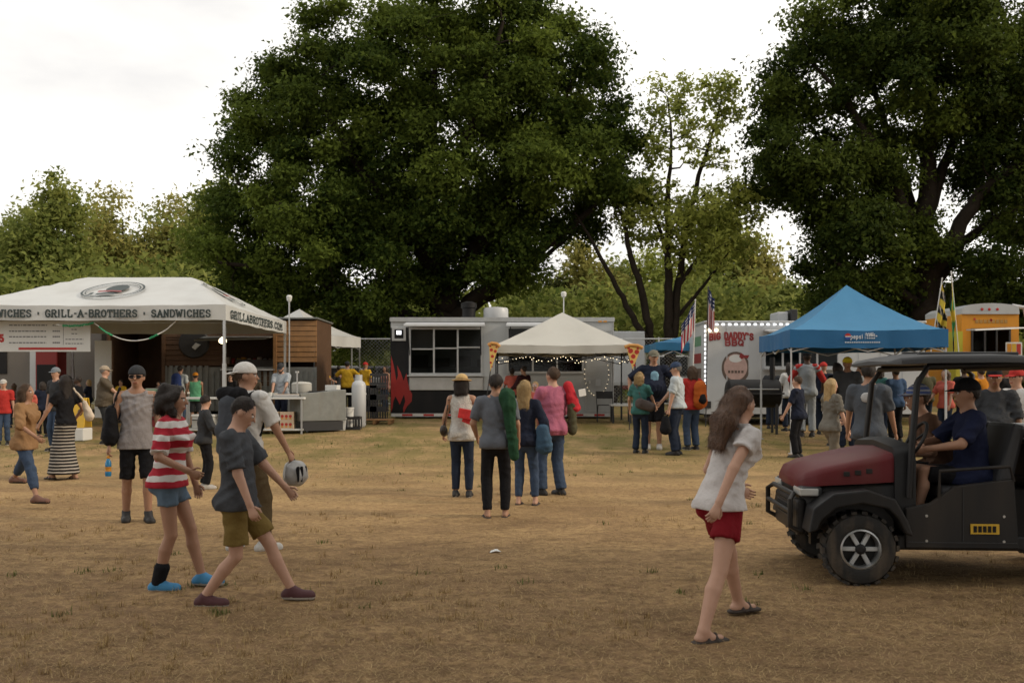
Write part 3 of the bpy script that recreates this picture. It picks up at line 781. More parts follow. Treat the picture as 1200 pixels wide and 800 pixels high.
# ================================================================== canopies
def canopy(name, label, cx, cy, rz, w, d, eave, peak, val, m_roof, m_leg, power=1.12, leg_r=0.018, seed=1, group=None, truss=True, vent=False, ridge=0.0, m_val=None, sagv=0.02, zb=None):
    """pop-up canopy: sagging roof cloth, valance, four legs, scissor frame; origin on the ground at its centre"""
    z0 = g(cy) if zb is None else zb
    root = thing(name, label, 'canopy', (cx, cy, z0), rz, group)
    r = random.Random(seed); N = 28
    V = []; Fc = []
    for j in range(N + 1):
        for i in range(N + 1):
            u = i / N * 2 - 1; v = j / N * 2 - 1
            if ridge:
                uu = max(0.0, (abs(u) - ridge) / (1 - ridge))
            else: uu = abs(u)
            q = max(uu, abs(v))
            z = eave + (peak - eave) * (1 - q) ** power
            m_ = min(uu, abs(v)) / max(q, 1e-3)
            z -= sagv * math.sin(PI * min(1, q)) * (1 - m_) + r.uniform(-.003, .003) + .012 * math.sin(9 * m_ + 5 * q + seed) * q * (1 - q) * 2 + .03 * (1 - m_) ** 2 * q ** 6
            V.append((u * w / 2, v * d / 2, z))
    for j in range(N):
        for i in range(N):
            a = j * (N + 1) + i
            q4 = (a, a + 1, a + N + 2, a + N + 1)
            iu, iv = i + .5 - N / 2, j + .5 - N / 2
            if iu * iv > 0: Fc += [(q4[0], q4[1], q4[2]), (q4[0], q4[2], q4[3])]
            else: Fc += [(q4[0], q4[1], q4[3]), (q4[1], q4[2], q4[3])]
    o = mesh_obj('roof_cloth', V, Fc, m_roof, root, smooth=True)
    md = o.modifiers.new('solid', 'SOLIDIFY'); md.thickness = 0.006; md.offset = -1
    md = o.modifiers.new('split', 'EDGE_SPLIT'); md.split_angle = R(16)
    if val:
        V = []; Fc = []; pts = []
        n = 26
        cor = [(-w / 2, -d / 2), (w / 2, -d / 2), (w / 2, d / 2), (-w / 2, d / 2)]
        for s in range(4):
            a, b_ = cor[s], cor[(s + 1) % 4]
            for i in range(n):
                t = i / n; pts.append((a[0] + (b_[0] - a[0]) * t, a[1] + (b_[1] - a[1]) * t, t, s))
        nr = 5
        for k in range(nr):
            f = k / (nr - 1)
            for (x, y, t, s) in pts:
                wv = (0.020 * math.sin(t * 19 + s + 1.3 * math.sin(t * 7)) + 0.010 * math.sin(t * 47 + s * 2)) * f
                nx, ny = [(0, -1), (1, 0), (0, 1), (-1, 0)][s]
                e = math.sin(t * PI)
                V.append((x + nx * (0.006 + wv * e), y + ny * (0.006 + wv * e), eave + .01 - f * val * (1 - 0.05 * e) - .035 * e - .006 * math.sin(t * 31 + s)))
        P = len(pts)
        for k in range(nr - 1):
            for i in range(P):
                j = (i + 1) % P
                Fc.append((k * P + i, k * P + P + i, k * P + P + j, k * P + j))
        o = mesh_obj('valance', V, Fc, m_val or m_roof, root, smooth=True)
        md = o.modifiers.new('solid', 'SOLIDIFY'); md.thickness = 0.004; md.offset = 0
        md = o.modifiers.new('split', 'EDGE_SPLIT'); md.split_angle = R(35)
    for sx in (-1, 1):
        for sy in (-1, 1):
            x, y = sx * (w / 2 - .03), sy * (d / 2 - .03)
            dz = g(cy + y) - z0 if zb is None else 0
            b_ = MB(); b_.bar((x, y, dz - .03), (x, y, eave - .05), leg_r * 2); b_.box(x - .05, x + .05, y - .05, y + .05, dz - .01, dz + .015); b_.bar((x, y, dz + .05), (x, y, eave * .55), leg_r * 2.7)
            b_.build('leg', m_leg, root)
    if truss:
        for s in range(4):
            b_ = MB()
            a, c = [((-1, -1), (1, -1)), ((1, -1), (1, 1)), ((1, 1), (-1, 1)), ((-1, 1), (-1, -1))][s]
            A = Vector((a[0] * (w / 2 - .04), a[1] * (d / 2 - .04), 0)); B = Vector((c[0] * (w / 2 - .04), c[1] * (d / 2 - .04), 0)); mid = (A + B) / 2
            hi, lo = Vector((0, 0, eave - .06)), Vector((0, 0, eave - .42))
            for P, Q in ((A, mid), (mid, B)):
                b_.bar(P + hi, Q + lo, .022); b_.bar(P + lo, Q + hi, .022)
            b_.build('truss', m_leg, root)
        b_ = MB()
        for sx in (-1, 1):
            for sy in (-1, 1):
                P = [(sx * (w / 2 - .04) * q, sy * (d / 2 - .04) * q, eave + (peak - eave) * (1 - q) ** power - .07) for q in (1, .8, .6, .4, .2, .04)]
                for p_, q_ in zip(P[:-1], P[1:]): b_.bar(p_, q_, .022)
        b_.build('rafter', m_leg, root)
    return root

# ---------------------------------------------------------------- white sandwich stall tent (6 m frame tent)
TY0, TY1 = 23.0, 29.2; TX0, TX1 = -12.9, -6.62
tcx, tcy = (TX0 + TX1) / 2, (TY0 + TY1) / 2
tz = g(23.0)
tent = canopy('stall_tent', 'large white hip-roofed frame tent with lettered valance over the sandwich stall', tcx, tcy, 0, TX1 - TX0, TY1 - TY0, zat(357, TY0) - tz, zat(325, tcy) - tz, 0.36, M_WHITE, M_ALU, power=1.0, leg_r=0.03, ridge=0.46, truss=False, sagv=0.05, zb=tz)
ev = zat(357, TY0) - tz
b = MB(); yv = TY0 - tcy - 0.03
def vx(px): return at(px, TY0) - tcx
lettering(b, 'SANDWICHES * GRILL-A-BROTHERS * SANDWICHES', vx(-32), ev - .28, 0.155, vx(249) - vx(-32), y=yv, t=.032, split=(M_INK, tent))
b = MB()
def side_fn(a, z, o):                                        # text on the right-hand valance
    return (TX1 - tcx + 0.03 - o, a, z)
lettering(b, 'GRILLABROTHERS.COM', -2.75, ev - .28, 0.17, 5.3, t=.034, fn=side_fn, split=(M_INK, tent))
# printed oval badge on front and right roof slopes
hz0, hz1 = ev, zat(325, tcy) - tz
sl = (hz1 - hz0) / ((TY1 - TY0) / 2)
def on_front(u, v, o=0.012):                                  # u along x, v up the slope
    y = -(TY1 - TY0) / 2 + v
    return (u, y, hz0 + v * sl + o - 0.05 * math.sin(PI * min(1, 1 - v / 3.1)) * 0.92 + .035)
slr = (hz1 - hz0) / (((TX1 - TX0) / 2) * (1 - .46))
def on_right(u, v, o=0.012):
    x = (TX1 - TX0) / 2 - v
    return (x, u, hz0 + v * slr + o + .008)
def badge(fn, cu, cv, ru, rv, name):
    def ring(r0, r1, m, o):
        V = []; Fc = []; n_ = 48
        for k in range(n_):
            a = 2 * PI * k / n_
            V.append(fn(cu + ru * r0 * math.cos(a), cv + rv * r0 * math.sin(a), o)); V.append(fn(cu + ru * r1 * math.cos(a), cv + rv * r1 * math.sin(a), o))
        for k in range(n_):
            a, c = 2 * k, 2 * ((k + 1) % n_); Fc.append((a, a + 1, c + 1, c))
        return mesh_obj('badge_ring', V, Fc, m, tent)
    ring(0.93, 1.0, M_INK, .02); ring(.84, .875, M_INK, .02)
    V = []; Fc = []                                           # dark shape inside the oval: rounded cap over a pair of curved strokes
    def blob(pts, m, o):
        V = [fn(cu + ru * x, cv + rv * y, o) for x, y in pts]; mesh_obj('badge_mark', V, [tuple(range(len(V)))], m, tent)
    cap = [(.05 + .36 * math.cos(a), .22 + .42 * math.sin(a)) for a in np.linspace(0, 2 * PI, 22)[:-1]]
    blob(cap, M_INK, .022)
    blob([(-.45, -.1), (-.1, -.02), (.32, -.08), (.4, -.25), (.05, -.18), (-.4, -.3)], M_DRED, .024)
    blob([(-.35, -.42), (-.1, -.3), (.25, -.36), (.3, -.6), (0, -.52), (-.3, -.66)], M_INK, .022)
    blob([(-.6, -.35), (-.5, -.3), (-.42, -.6), (-.55, -.68)], M_INK, .022)
badge(on_front, at(140, 24.9) - tcx, 1.52, .72, .88, 'front')
badge(on_right, -0.4, 0.80, .8, .5, 'right')
# lamp clipped to the back corner pole
tl = thing('flood_lamp', 'small white flood lamp on a pole at the corner of the white stall tent', 'lamp', (at(339, 29.0), 29.0, g(29.0)))
hL = zat(353, 29.0) - g(29.0)
MB().tube([(0, 0, 0), (0, 0, hL)], .022).build('pole', M_ALU, tl)
MB().lathe([(.03, 0), (.07, .05), (.085, .16), (.05, .2)], (0, 0, hL - .02), 14).build('lamp_head', M_PAPER, tl, smooth=True)

# hanging garland
gr = thing('garland', 'pale rope garland with green tinsel hung under the white tent valance', 'garland', (tcx, TY0 + .1, tz))
pts = []
def catenary(x0, z0_, x1, z1, sag, n=18): return [(x0 + (x1 - x0) * i / n, 0.03 * math.sin(i * 1.7), z0_ + (z1 - z0_) * i / n - sag * 4 * (i / n) * (1 - i / n)) for i in range(n + 1)]
zA = zat(377, 23.1) - tz
c1 = catenary(vx(60), zA - .05, vx(108), zA - .02, .06); c2 = catenary(vx(108), zA - .02, vx(205), zA + .02, .44)
MB().tube(c1, .014, 6).build('rope', M_PAPER, gr); MB().tube(c2, .014, 6).build('rope', M_PAPER, gr)
M_TINSEL = mat('green_tinsel', (0.05, 0.42, 0.20), 0.4, var=0.4, vscale=40)
for seg in (c1[4:], c2[1:5], c2[12:15]):
    b = MB()
    for p, q in zip(seg[:-1], seg[1:]):
        for _ in range(9):
            t = random.random(); c = [p[k] + (q[k] - p[k]) * t for k in range(3)]; a = random.random() * 2 * PI
            b.bar(c, (c[0] + random.uniform(-.02, .02), c[1] + .035 * math.cos(a), c[2] + .035 * math.sin(a)), .006)
        b.tube([p, q], .02, 5)
    b.build('tinsel', M_TINSEL, gr)

# menu banner
YB = 23.35
bn = thing('menu_banner', 'white menu banner of small print lines hung at the front of the tent', 'banner', (at(52, YB), YB, zat(412, YB)))
x0b, x1b = at(-26, YB) - at(52, YB), at(106, YB) - at(52, YB); hb = zat(376, YB) - zat(412, YB)
MB().box(x0b, x1b, -.012, .012, 0, hb).build('sheet', M_PAPER, bn, bevel=.004)
M_PRINT = mat('grey_print', (0.16, 0.16, 0.17), .7, var=.2)
kx = YB / F_PX
def bxp(px): return at(px, YB) - at(52, YB)
def bzp(py): return zat(py, YB) - zat(412, YB)
for yy in (381.0, 388.0, 394.5, 401.5):
    b = MB(); x = bxp(11); e = bxp(random.uniform(54, 58))
    while x < e:
        w_ = random.uniform(.03, .09); b.box(x, min(e, x + w_), -.0155, -.011, bzp(yy) - .014, bzp(yy) + .014); x += w_ + .022
    x = bxp(62); 
    for k in range(4): b.box(x + k * .045, x + k * .045 + .034, -.0155, -.011, bzp(yy) - .016, bzp(yy) + .018)
    b.build('print_line', M_PRINT, bn)
b = MB(); b.box(bxp(74.3), bxp(74.7), -.0155, -.011, bzp(404), bzp(379)); b.build('rule', M_PRINT, bn)
for yy in (382, 386, 391, 397.5, 402.5):
    b = MB(); x = bxp(77 if yy > 395 else 84); e = bxp(98 if yy > 395 else 91)
    while x < e:
        w_ = random.uniform(.03, .07); b.box(x, min(e, x + w_), -.0155, -.011, bzp(yy) - .011, bzp(yy) + .011); x += w_ + .02
    b.build('print_line', M_PRINT, bn)
MB().box(bxp(22), bxp(90), -.0155, -.011, bzp(409.8), bzp(407)).build('red_stripe', M_RED, bn)
b = MB(); lettering(b, '5', bxp(0), bzp(400), .15, .12, y=-.012, t=.05, serif=False); b.build('red_figure', M_RED, bn)
for px in (-20, 25, 70, 104):
    MB().tube([(bxp(px), 0, hb - .02), (bxp(px), .02, hb + .30)], .006, 5).build('tie', M_DKPL, bn)

# ---------------------------------------------------------------- wooden kiosk trailer behind the tent
KY = 29.7; kz = g(KY)
kio = thing('wooden_kiosk', 'cedar-clad kitchen trailer with dark serving hatch under the white tent', 'kiosk', (0, KY, kz))
def kx_(px): return at(px, KY)
def kz_(py): return zat(py, KY) - kz
xr, xl = kx_(371), kx_(125)
# back shell
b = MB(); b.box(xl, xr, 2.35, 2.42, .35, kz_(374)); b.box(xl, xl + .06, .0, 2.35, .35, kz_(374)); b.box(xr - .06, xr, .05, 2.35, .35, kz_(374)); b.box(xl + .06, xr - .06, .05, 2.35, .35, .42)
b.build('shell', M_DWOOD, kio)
b = MB(); b.box(xl - .08, xr + .05, -.12, 2.5, kz_(374), kz_(372)); b.build('roof', M_GALV, kio, bevel=.01)
# front cladding: separate boards, right-bay light and tent shade put into the tones
def boards(x0, x1, z0, z1, m, step=.155):
    z = z0
    while z < z1 - .02:
        h = min(step - .012, z1 - z)
        b = MB(); b.add([(x0, -.02, z), (x1, -.02, z), (x1, -.005, z + h), (x0, -.005, z + h), (x0, .05, z), (x1, .05, z), (x1, .05, z + h), (x0, .05, z + h)],
                        [(0, 1, 2, 3), (5, 4, 7, 6), (0, 4, 5, 1), (3, 2, 6, 7), (0, 3, 7, 4), (1, 5, 6, 2)])
        b.build('plank', m, kio); z += step
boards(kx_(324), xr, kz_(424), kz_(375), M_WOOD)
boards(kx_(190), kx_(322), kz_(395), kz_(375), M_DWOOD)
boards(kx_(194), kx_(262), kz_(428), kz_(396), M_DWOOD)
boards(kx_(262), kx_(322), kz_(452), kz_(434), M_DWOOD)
for px in (322.5, 262, 192):
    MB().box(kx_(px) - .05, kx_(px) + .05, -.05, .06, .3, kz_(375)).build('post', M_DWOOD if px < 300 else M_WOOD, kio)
b = MB()
for k in range(26):
    x = kx_(192) + k * (xr - kx_(192)) / 26; b.box(x, x + (xr - kx_(192)) / 26 * .55, -.03, .0, .12, kz_(434 if k > 7 else 428) - .01)
b.box(kx_(192), xr, 0, .04, .12, kz_(430)); b.build('skirting', M_GALV, kio)
MB().box(kx_(262), kx_(323), -.35, .05, kz_(434), kz_(434) + .04).build('counter', M_STEEL, kio, bevel=.006)
MB().box(kx_(264), kx_(321), 1.1, 1.5, .42, kz_(420)).build('oven', M_INSIDE, kio, bevel=.01)
b = MB(); b.add([(kx_(240), -.05, kz_(394)), (kx_(320), -.05, kz_(394)), (kx_(320), -1.0, kz_(398)), (kx_(240), -1.0, kz_(400)), (kx_(240), -.05, kz_(394) - .03), (kx_(320), -.05, kz_(394) - .03), (kx_(320), -1.0, kz_(398) - .03), (kx_(240), -1.0, kz_(400) - .03)],
                [(0, 1, 2, 3), (7, 6, 5, 4), (0, 4, 5, 1), (1, 5, 6, 2), (2, 6, 7, 3), (3, 7, 4, 0)]); b.build('hatch_flap', M_GALV, kio)
MB().lathe([(.42, 0), (.46, .06), (.40, .08)], (kx_(228), -.10, kz_(402)), 24, 'y').build('round_vent', M_DKPL, kio)
for px in (226.5,):
    b = MB(); b.prism([(kx_(px), kz_(407)), (kx_(px) + .12, kz_(402)), (kx_(px) + .26, kz_(404)), (kx_(px) + .1, kz_(410))], -.16, -.12); b.build('paper_note', M_PAPER, kio)
lamp = thing('work_lamp', 'bright bare work lamp hanging beside the front tent pole', 'lamp', (at(261, 26.5), 26.5, zat(400, 26.5)))
MB().lathe([(.02, .12), (.10, .05), (.10, -.02), (.05, -.06)], (0, 0, 0), 14).build('bulb', M_BULB, lamp, smooth=True)
MB().tube([(0, 0, .1), (0, 0, tz + ev - .0 - zat(400, 26.5))], .006, 5).build('cable', M_DKPL, lamp)
# white door panel and red banner deep in the stall
dp = thing('white_door', 'plain white door panel standing open behind the tent pole', 'door', (at(121, 28.3), 28.3, g(28.3)))
MB().box(-.24, .24, -.02, .02, 0, zat(399, 28.3) - g(28.3)).build('panel', M_PAPER, dp, bevel=.01); MB().lathe([(.02, 0), (.03, .03), (.01, .05)], (.2, -.07, 1.0), 10, 'y').build('handle', M_STEEL, dp)
rb = thing('red_cooler', 'tall red drinks cooler behind the crowd under the menu banner', 'cooler', (at(60, 28.8), 28.8, g(28.8)))
MB().box(-.32, .32, -.3, .3, 0, zat(405, 28.8) - g(28.8)).build('cabinet', mat('cooler_red', (.22, .016, .014), .5), rb, bevel=.03); MB().box(-.27, .27, -.325, -.301, .35, 1.5).build('glass_door', M_BLACK, rb, bevel=.01)
sb = thing('supply_trailer', 'grey box trailer parked behind the left of the white tent', 'trailer', (at(20, 30.5), 30.5, g(30.5)))
MB().box(-2.8, 2.6, 0, 2.2, .45, 2.5).build('box_body', mat('brown_box_trailer', (.13, .115, .10), .6, var=.1, dirt=.2), sb, bevel=.03); MB().box(.4, 1.2, -.03, -.001, .5, 2.3).build('door', M_GREY, sb, bevel=.01)
MB().box(-1.6, -.3, -.03, -.001, 1.2, 2.0).build('hatch', M_BLACK, sb, bevel=.01)
for x in (-1.2, .1): MB().lathe([(.10, -.1), (.34, -.1), (.36, -.05), (.36, .08), (.3, .12)], (x, .05, .34), 20, 'y').build('wheel', M_RUBBER, sb)

# ---------------------------------------------------------------- tables and kitchen goods of the stall
def table(name, label, x0, x1, Y, depth, ztop, mt, ml, group=None, shelf=None):
    z0 = g(Y); t = thing(name, label, 'table', ((x0 + x1) / 2, Y, z0), group=group); w = (x1 - x0) / 2
    MB().box(-w, w, 0, depth, ztop - .045, ztop).build('tabletop', mt, t, bevel=.008)
    for sx in (-1, 1):
        for yy in (.05, depth - .05):
            MB().bar((sx * (w - .06), yy, g(Y + yy) - z0 - .01), (sx * (w - .06), yy, ztop - .04), .04).build('leg', ml, t)
    if shelf: MB().box(-w + .05, w - .05, .04, depth - .04, shelf - .03, shelf).build('shelf', mt, t)
    return t
YTb = 23.2
table('serving_table', 'long white-topped serving table in front of the wooden kiosk', at(205, YTb), at(356, YTb), YTb, .75, 0.86, M_PAPER, M_ALU, shelf=.12)
table('prep_table', 'white folding table in front of the dark serving bays beside garland', at(150, 25.2), at(215, 25.2), 25.2, .7, .88, M_PAPER, M_ALU)
M_CARTON = mat('printed_carton', (0.55, 0.42, 0.30), .7, var=.1)
for i, px in enumerate((318.5, 335.5)):
    c = thing('drink_carton', ['pale drinks carton with red can prints under the table, beside the grill leg', 'pale drinks carton with red can prints under the table, beside its twin'][1 - i], 'carton', (at(px, YTb + .1), YTb + .1, g(YTb) + .12))
    MB().box(-.15, .15, 0, .3, 0, .40).build('box', M_CARTON, c, bevel=.006)
    for k in range(3):
        for r_ in range(2):
            MB().lathe([(.0, 0), (.035, .001), (.036, .006), (.0, .007)], (-.095 + k * .095, -.004, .11 + r_ * .19), 12, 'y').build('can_print', M_RED, c)
            MB().box(-.12 + k * .095, -.07 + k * .095, -.006, 0, .04 + r_ * .19, .07 + r_ * .19).build('can_print', M_ORANGE, c)
# food trays, cup and bowl on the serving table
zt = g(YTb) + .86
for i, (px, yy, w_, lab) in enumerate(((337, .2, .17, 'shallow steel food tray in front of the bearded cook'), (318, .35, .12, 'round pale bowl on the serving table beside the steel tray'))):
    t = thing('food_tray' if i == 0 else 'bowl', lab, 'tray' if i == 0 else 'bowl', (at(px, YTb + yy), YTb + yy, zt))
    if i == 0:
        b = MB(); b.box(-.3, .3, -.15, .15, 0, .06); b.build('pan', M_STEEL, t, bevel=.01); b = MB(); b.box(-.27, .27, -.12, .12, .058, .075); b.build('food', M_CARTON, t)
    else: MB().lathe([(.06, 0), (.13, .06), (.15, .10), (.13, .10), (.05, .02)], (0, 0, 0), 18).build('body', M_PAPER, t, smooth=True)
cu = thing('paper_cup', 'white paper cup on the edge of the serving table', 'cup', (at(317, YTb + .12), YTb + .12, zt)); MB().lathe([(.03, 0), (.042, .12), (.036, .12)], (0, 0, 0), 14).build('cup', M_PAPER, cu, smooth=True)
gt = thing('green_crate', 'flat green and white tray on the prep table', 'tray', (at(192, 25.4), 25.4, g(25.2) + .88)); MB().box(-.45, .45, -.1, .25, 0, .08).build('tray', mat('green_tray', (.25, .42, .30), .5), gt, bevel=.01)
MB().box(-.43, .43, -.08, .23, .06, .095).build('liner', M_PAPER, gt)

# galvanised charcoal grill (big sheet-metal box) with lid post
GYr = 23.6; gz = g(GYr)
gl_ = thing('sheet_metal_grill', 'big galvanised sheet metal grill box beside the bearded cook', 'grill', (at(372, GYr), GYr, gz))
gw = 1.25
b = MB(); b.add([(-.35, -.25, .28), (.62, .35, .28), (.62, .35, 1.02), (-.35, -.25, .92), (-.75, .35, .28), (.22, .95, .28), (.22, .95, 1.02), (-.75, .35, .92)],
                [(0, 1, 2, 3), (5, 4, 7, 6), (0, 4, 5, 1), (3, 2, 6, 7), (0, 3, 7, 4), (1, 5, 6, 2)]); b.build('firebox', M_GALV, gl_, bevel=.01)
b = MB(); b.add([(-.30, -.2, .05), (.55, .33, .05), (.55, .33, .27), (-.30, -.2, .27), (-.65, .3, .05), (.2, .85, .05), (.2, .85, .27), (-.65, .3, .27)],
                [(0, 1, 2, 3), (5, 4, 7, 6), (0, 4, 5, 1), (3, 2, 6, 7), (0, 3, 7, 4), (1, 5, 6, 2)]); b.build('stand', M_DKPL, gl_)
MB().tube([(-.5, .1, .9), (-.5, .1, 1.42)], .02).build('post', M_STEEL, gl_); MB().lathe([(.05, 0), (.05, .04)], (-.5, .1, 1.42), 12).build('post_knob', M_STEEL, gl_)
MB().lathe([(.22, 0), (.22, .02)], (-.05, .35, .97), 16).build('grate', M_DKPL, gl_)
pot = thing('stock_pot', 'cream stock pot standing on the galvanised grill', 'pot', (at(353.5, GYr + .45), GYr + .45, gz + .935)); MB().lathe([(.22, 0), (.24, .03), (.24, .22), (.22, .22)], (0, 0, 0), 20).build('pot', M_CREAM, pot, smooth=True); MB().lathe([(.25, .22), (.2, .26), (.03, .28)], (0, 0, 0), 20).build('lid', M_CREAM, pot, smooth=True)
# tall propane cylinder
YP = 25.2
pr = thing('gas_cylinder', 'tall white gas cylinder standing beside the black crates', 'gas cylinder', (at(420.5, YP), YP, g(YP)))
hp = zat(445, YP) - g(YP)
MB().lathe([(.15, 0), (.17, .03), (.18, .06), (.18, hp - .15), (.155, hp - .07), (.08, hp - .01), (.04, hp)], (0, 0, 0), 24).build('tank', M_TRWHITE, pr, smooth=True)
MB().lathe([(.09, hp - .03), (.09, hp + .13), (.08, hp + .13)], (0, 0, 0), 16).build('collar', M_TRWHITE, pr, smooth=True); MB().lathe([(.02, hp), (.02, hp + .08), (.045, hp + .09), (.045, hp + .11)], (0, 0, 0), 10).build('valve', M_STEEL, pr)
# white column cooler, buckets, milk crates
wc = thing('white_freezer', 'narrow white upright freezer between grill and gas cylinder', 'freezer', (at(390, 24.6), 24.6, g(24.6))); hz = zat(452, 24.6) - g(24.6)
MB().box(-.14, .14, -.25, .25, 0, hz).build('cabinet', M_PAPER, wc, bevel=.02); MB().box(-.145, .145, -.255, .255, hz - .12, hz + .02).build('lid', M_PAPER, wc, bevel=.01)
table('side_table', 'white folding table with paper goods behind the gas cylinder', at(386, 26.2), at(425, 26.2), 26.2, .7, .80, M_PAPER, M_ALU)
def bucket(label, px, Y, z, r_, h, m):
    o = thing('bucket', label, 'bucket', (at(px, Y), Y, z)); MB().lathe([(r_ * .82, 0), (r_, h), (r_ * 1.06, h), (r_ * 1.06, h - .03), (r_ * .9, h - .02)], (0, 0, 0), 20).build('pail', m, o, smooth=True)
    MB().tube([(r_ * math.cos(a), -r_ * .9 * abs(math.sin(a)) * .5 - r_ * .5, h - .02 - .12 * math.sin(a)) for a in np.linspace(0, PI, 9)], .005, 5).build('handle', M_STEEL, o); return o
bucket('grey plastic bucket on the grass below the gas cylinder', 398, 24.3, g(24.3), .17, .30, M_GREY)
crz = g(24.5)
def crate(label, x, Y, z, w, d, h):
    o = thing('milk_crate', label, 'crate', (x, Y, z)); b = MB()
    for (a0, a1, c0, c1) in ((-w, w, -d, -d + .02), (-w, w, d - .02, d), (-w, -w + .02, -d + .02, d - .02), (w - .02, w, -d + .02, d - .02)):
        b.box(a0, a1, c0, c1, 0, .07); b.box(a0, a1, c0, c1, h - .07, h)
    b.box(-w + .02, w - .02, -d + .02, d - .02, 0, .02); b.build('basket', M_DKPL, o)
    for k in range(7):
        x_ = -w + .01 + k * (2 * w - .02) / 6; MB().box(x_ - .012, x_ + .012, -d + .002, -d + .016, .07, h - .07).build('slat', M_DKPL, o); MB().box(x_ - .012, x_ + .012, d - .016, d - .002, .07, h - .07).build('slat', M_DKPL, o)
    return o
crate('black plastic crate on the grass carrying the white tub', at(411.5, 24.5), 24.5, crz, .24, .18, .32)
bucket('small white tub standing on the black crate', 408.5, 24.5, crz + .02, .13, .52, M_PAPER)
zc = g(27.2)
cn = 0
for col, px in enumerate((433, 444)):
    for k in range(3 + col):
        crate(['black crate in the two-stack pile behind the gas cylinder, tier %s' % w for w in ('bottom', 'second', 'third', 'top')][k] + (' of the shorter stack' if col == 0 else ' of the taller stack'), at(px, 27.2), 27.2, zc + k * .325, .22, .2, .32)
pal = thing('wooden_pallet', 'low wooden pallet on the grass left of the flame trailer', 'pallet', (at(441, 26.2), 26.2, g(26.2)))
for k in range(5): MB().box(-.45, .45, -.4 + k * .18, -.28 + k * .18, .10, .12).build('board', M_WOOD, pal)
for k in range(3): MB().box(-.43 + k * .39, -.36 + k * .39, -.4, .44, 0, .10).build('bearer', M_WOOD, pal)

# yellow sandwich-board sign on white base
ys_ = 21.8
ss = thing('sandwich_board', 'yellow sandwich-board sign with black symbols beside the man in brown', 'sign', (at(92.5, ys_), ys_, g(ys_)))
w_ = .20; ht = zat(466, ys_) - g(ys_)
for s in (-1, 1):
    b = MB(); b.add([(-w_, s * .22, .28), (w_, s * .22, .28), (w_, s * .06, ht), (-w_, s * .06, ht), (-w_, s * .19, .28), (w_, s * .19, .28), (w_, s * .03, ht), (-w_, s * .03, ht)],
                    [(0, 1, 2, 3), (5, 4, 7, 6), (0, 4, 5, 1), (3, 2, 6, 7), (0, 3, 7, 4), (1, 5, 6, 2)]); b.build('panel', M_YEL, ss, bevel=.01)
for zc_ in (.62, .80):
    b = MB(); yy = lambda z: -.22 + .16 * (z - .28) / (ht - .28) - .006
    n_ = 14; b.add([(.09 + .055 * math.cos(2 * PI * k / n_), yy(zc_ + .075 * math.sin(2 * PI * k / n_)), zc_ + .075 * math.sin(2 * PI * k / n_)) for k in range(n_)], [tuple(range(n_))]); b.build('symbol', M_BLACK, ss, fix=False)
    b = MB(); b.add([(.09 + .03 * math.cos(2 * PI * k / n_), yy(zc_ - .01 + .03 * math.sin(2 * PI * k / n_)) - .004, zc_ - .01 + .03 * math.sin(2 * PI * k / n_)) for k in range(n_)], [tuple(range(n_))]); b.build('symbol_eye', M_YEL, ss, fix=False)
MB().box(-.2, .2, -.24, .24, 0, .27).build('base', M_PAPER, ss, bevel=.02)

# second, open white canopy behind the kiosk
c2y = 33.5
canopy('canopy', 'bright white pop-up canopy over people in yellow shirts behind the kiosk', at(377, c2y) - .75, c2y, R(-20), 3.0, 3.0, zat(391, 31.8) - g(c2y), zat(362, c2y) - g(c2y), .36, M_WHITE, M_ALU, power=1.3, seed=4)

# clutter of the stall: coolers, sauce bottles, towel roll, stacked boxes on a shelf
for (px, Yc, c, lab) in ((158, 25.3, (.03, .08, .22), 'blue drinks cooler under the prep table'), (182, 25.35, (.30, .03, .03), 'red drinks cooler under the prep table'), (240, 23.45, (.42, .42, .40), 'white drinks cooler on the lower shelf of the serving table')):
    o = thing('cooler_box', lab, 'cooler', (at(px, Yc), Yc, g(Yc) + (.12 if Yc < 24 else 0)))
    MB().box(-.26, .26, -.16, .16, 0, .27).build('tub', mat('cooler_%d' % int(c[2] * 100), c, .5), o, bevel=.02); MB().box(-.27, .27, -.17, .17, .271, .33).build('lid', M_PAPER, o, bevel=.015)
    MB().tube([(-.24, -.18, .2), (-.1, -.2, .2), (.1, -.2, .2), (.24, -.18, .2)], .012, 6).build('handle', M_DKPL, o)
for (px, c, lab) in ((270, (.42, .02, .02), 'red sauce bottle on the serving table'), (274, (.55, .38, .02), 'yellow mustard bottle on the serving table'), (294, (.5, .5, .48), 'white sauce bottle on the serving table')):
    o = thing('sauce_bottle', lab, 'bottle', (at(px, YTb + .3), YTb + .3, zt)); MB().lathe([(.03, 0), (.034, .02), (.034, .14), (.02, .17)], (0, 0, 0), 14).build('bottle', mat('sauce_%d' % int(c[1] * 100), c, .4), o, smooth=True); MB().lathe([(.02, .17), (.004, .23)], (0, 0, 0), 10).build('nozzle', M_PAPER, o)
o = thing('towel_roll', 'white paper towel roll on the serving table', 'paper towel', (at(285, YTb + .4), YTb + .4, zt)); MB().lathe([(.06, 0), (.06, .26), (.02, .26)], (0, 0, 0), 18).build('roll', M_PAPER, o, smooth=True)
sh = thing('wall_shelf', 'wooden shelf of jars and boxes inside the kiosk hatch', 'shelf', (at(292, 31.2), 31.2, kz + 1.55))
MB().box(-.75, .75, -.15, .15, -.03, 0).build('board', M_WOOD, sh); MB().box(-.7, -.66, .1, .82, -.12, -.03).build('bracket', M_WOOD, sh); MB().box(.66, .7, .1, .82, -.12, -.03).build('bracket', M_WOOD, sh)
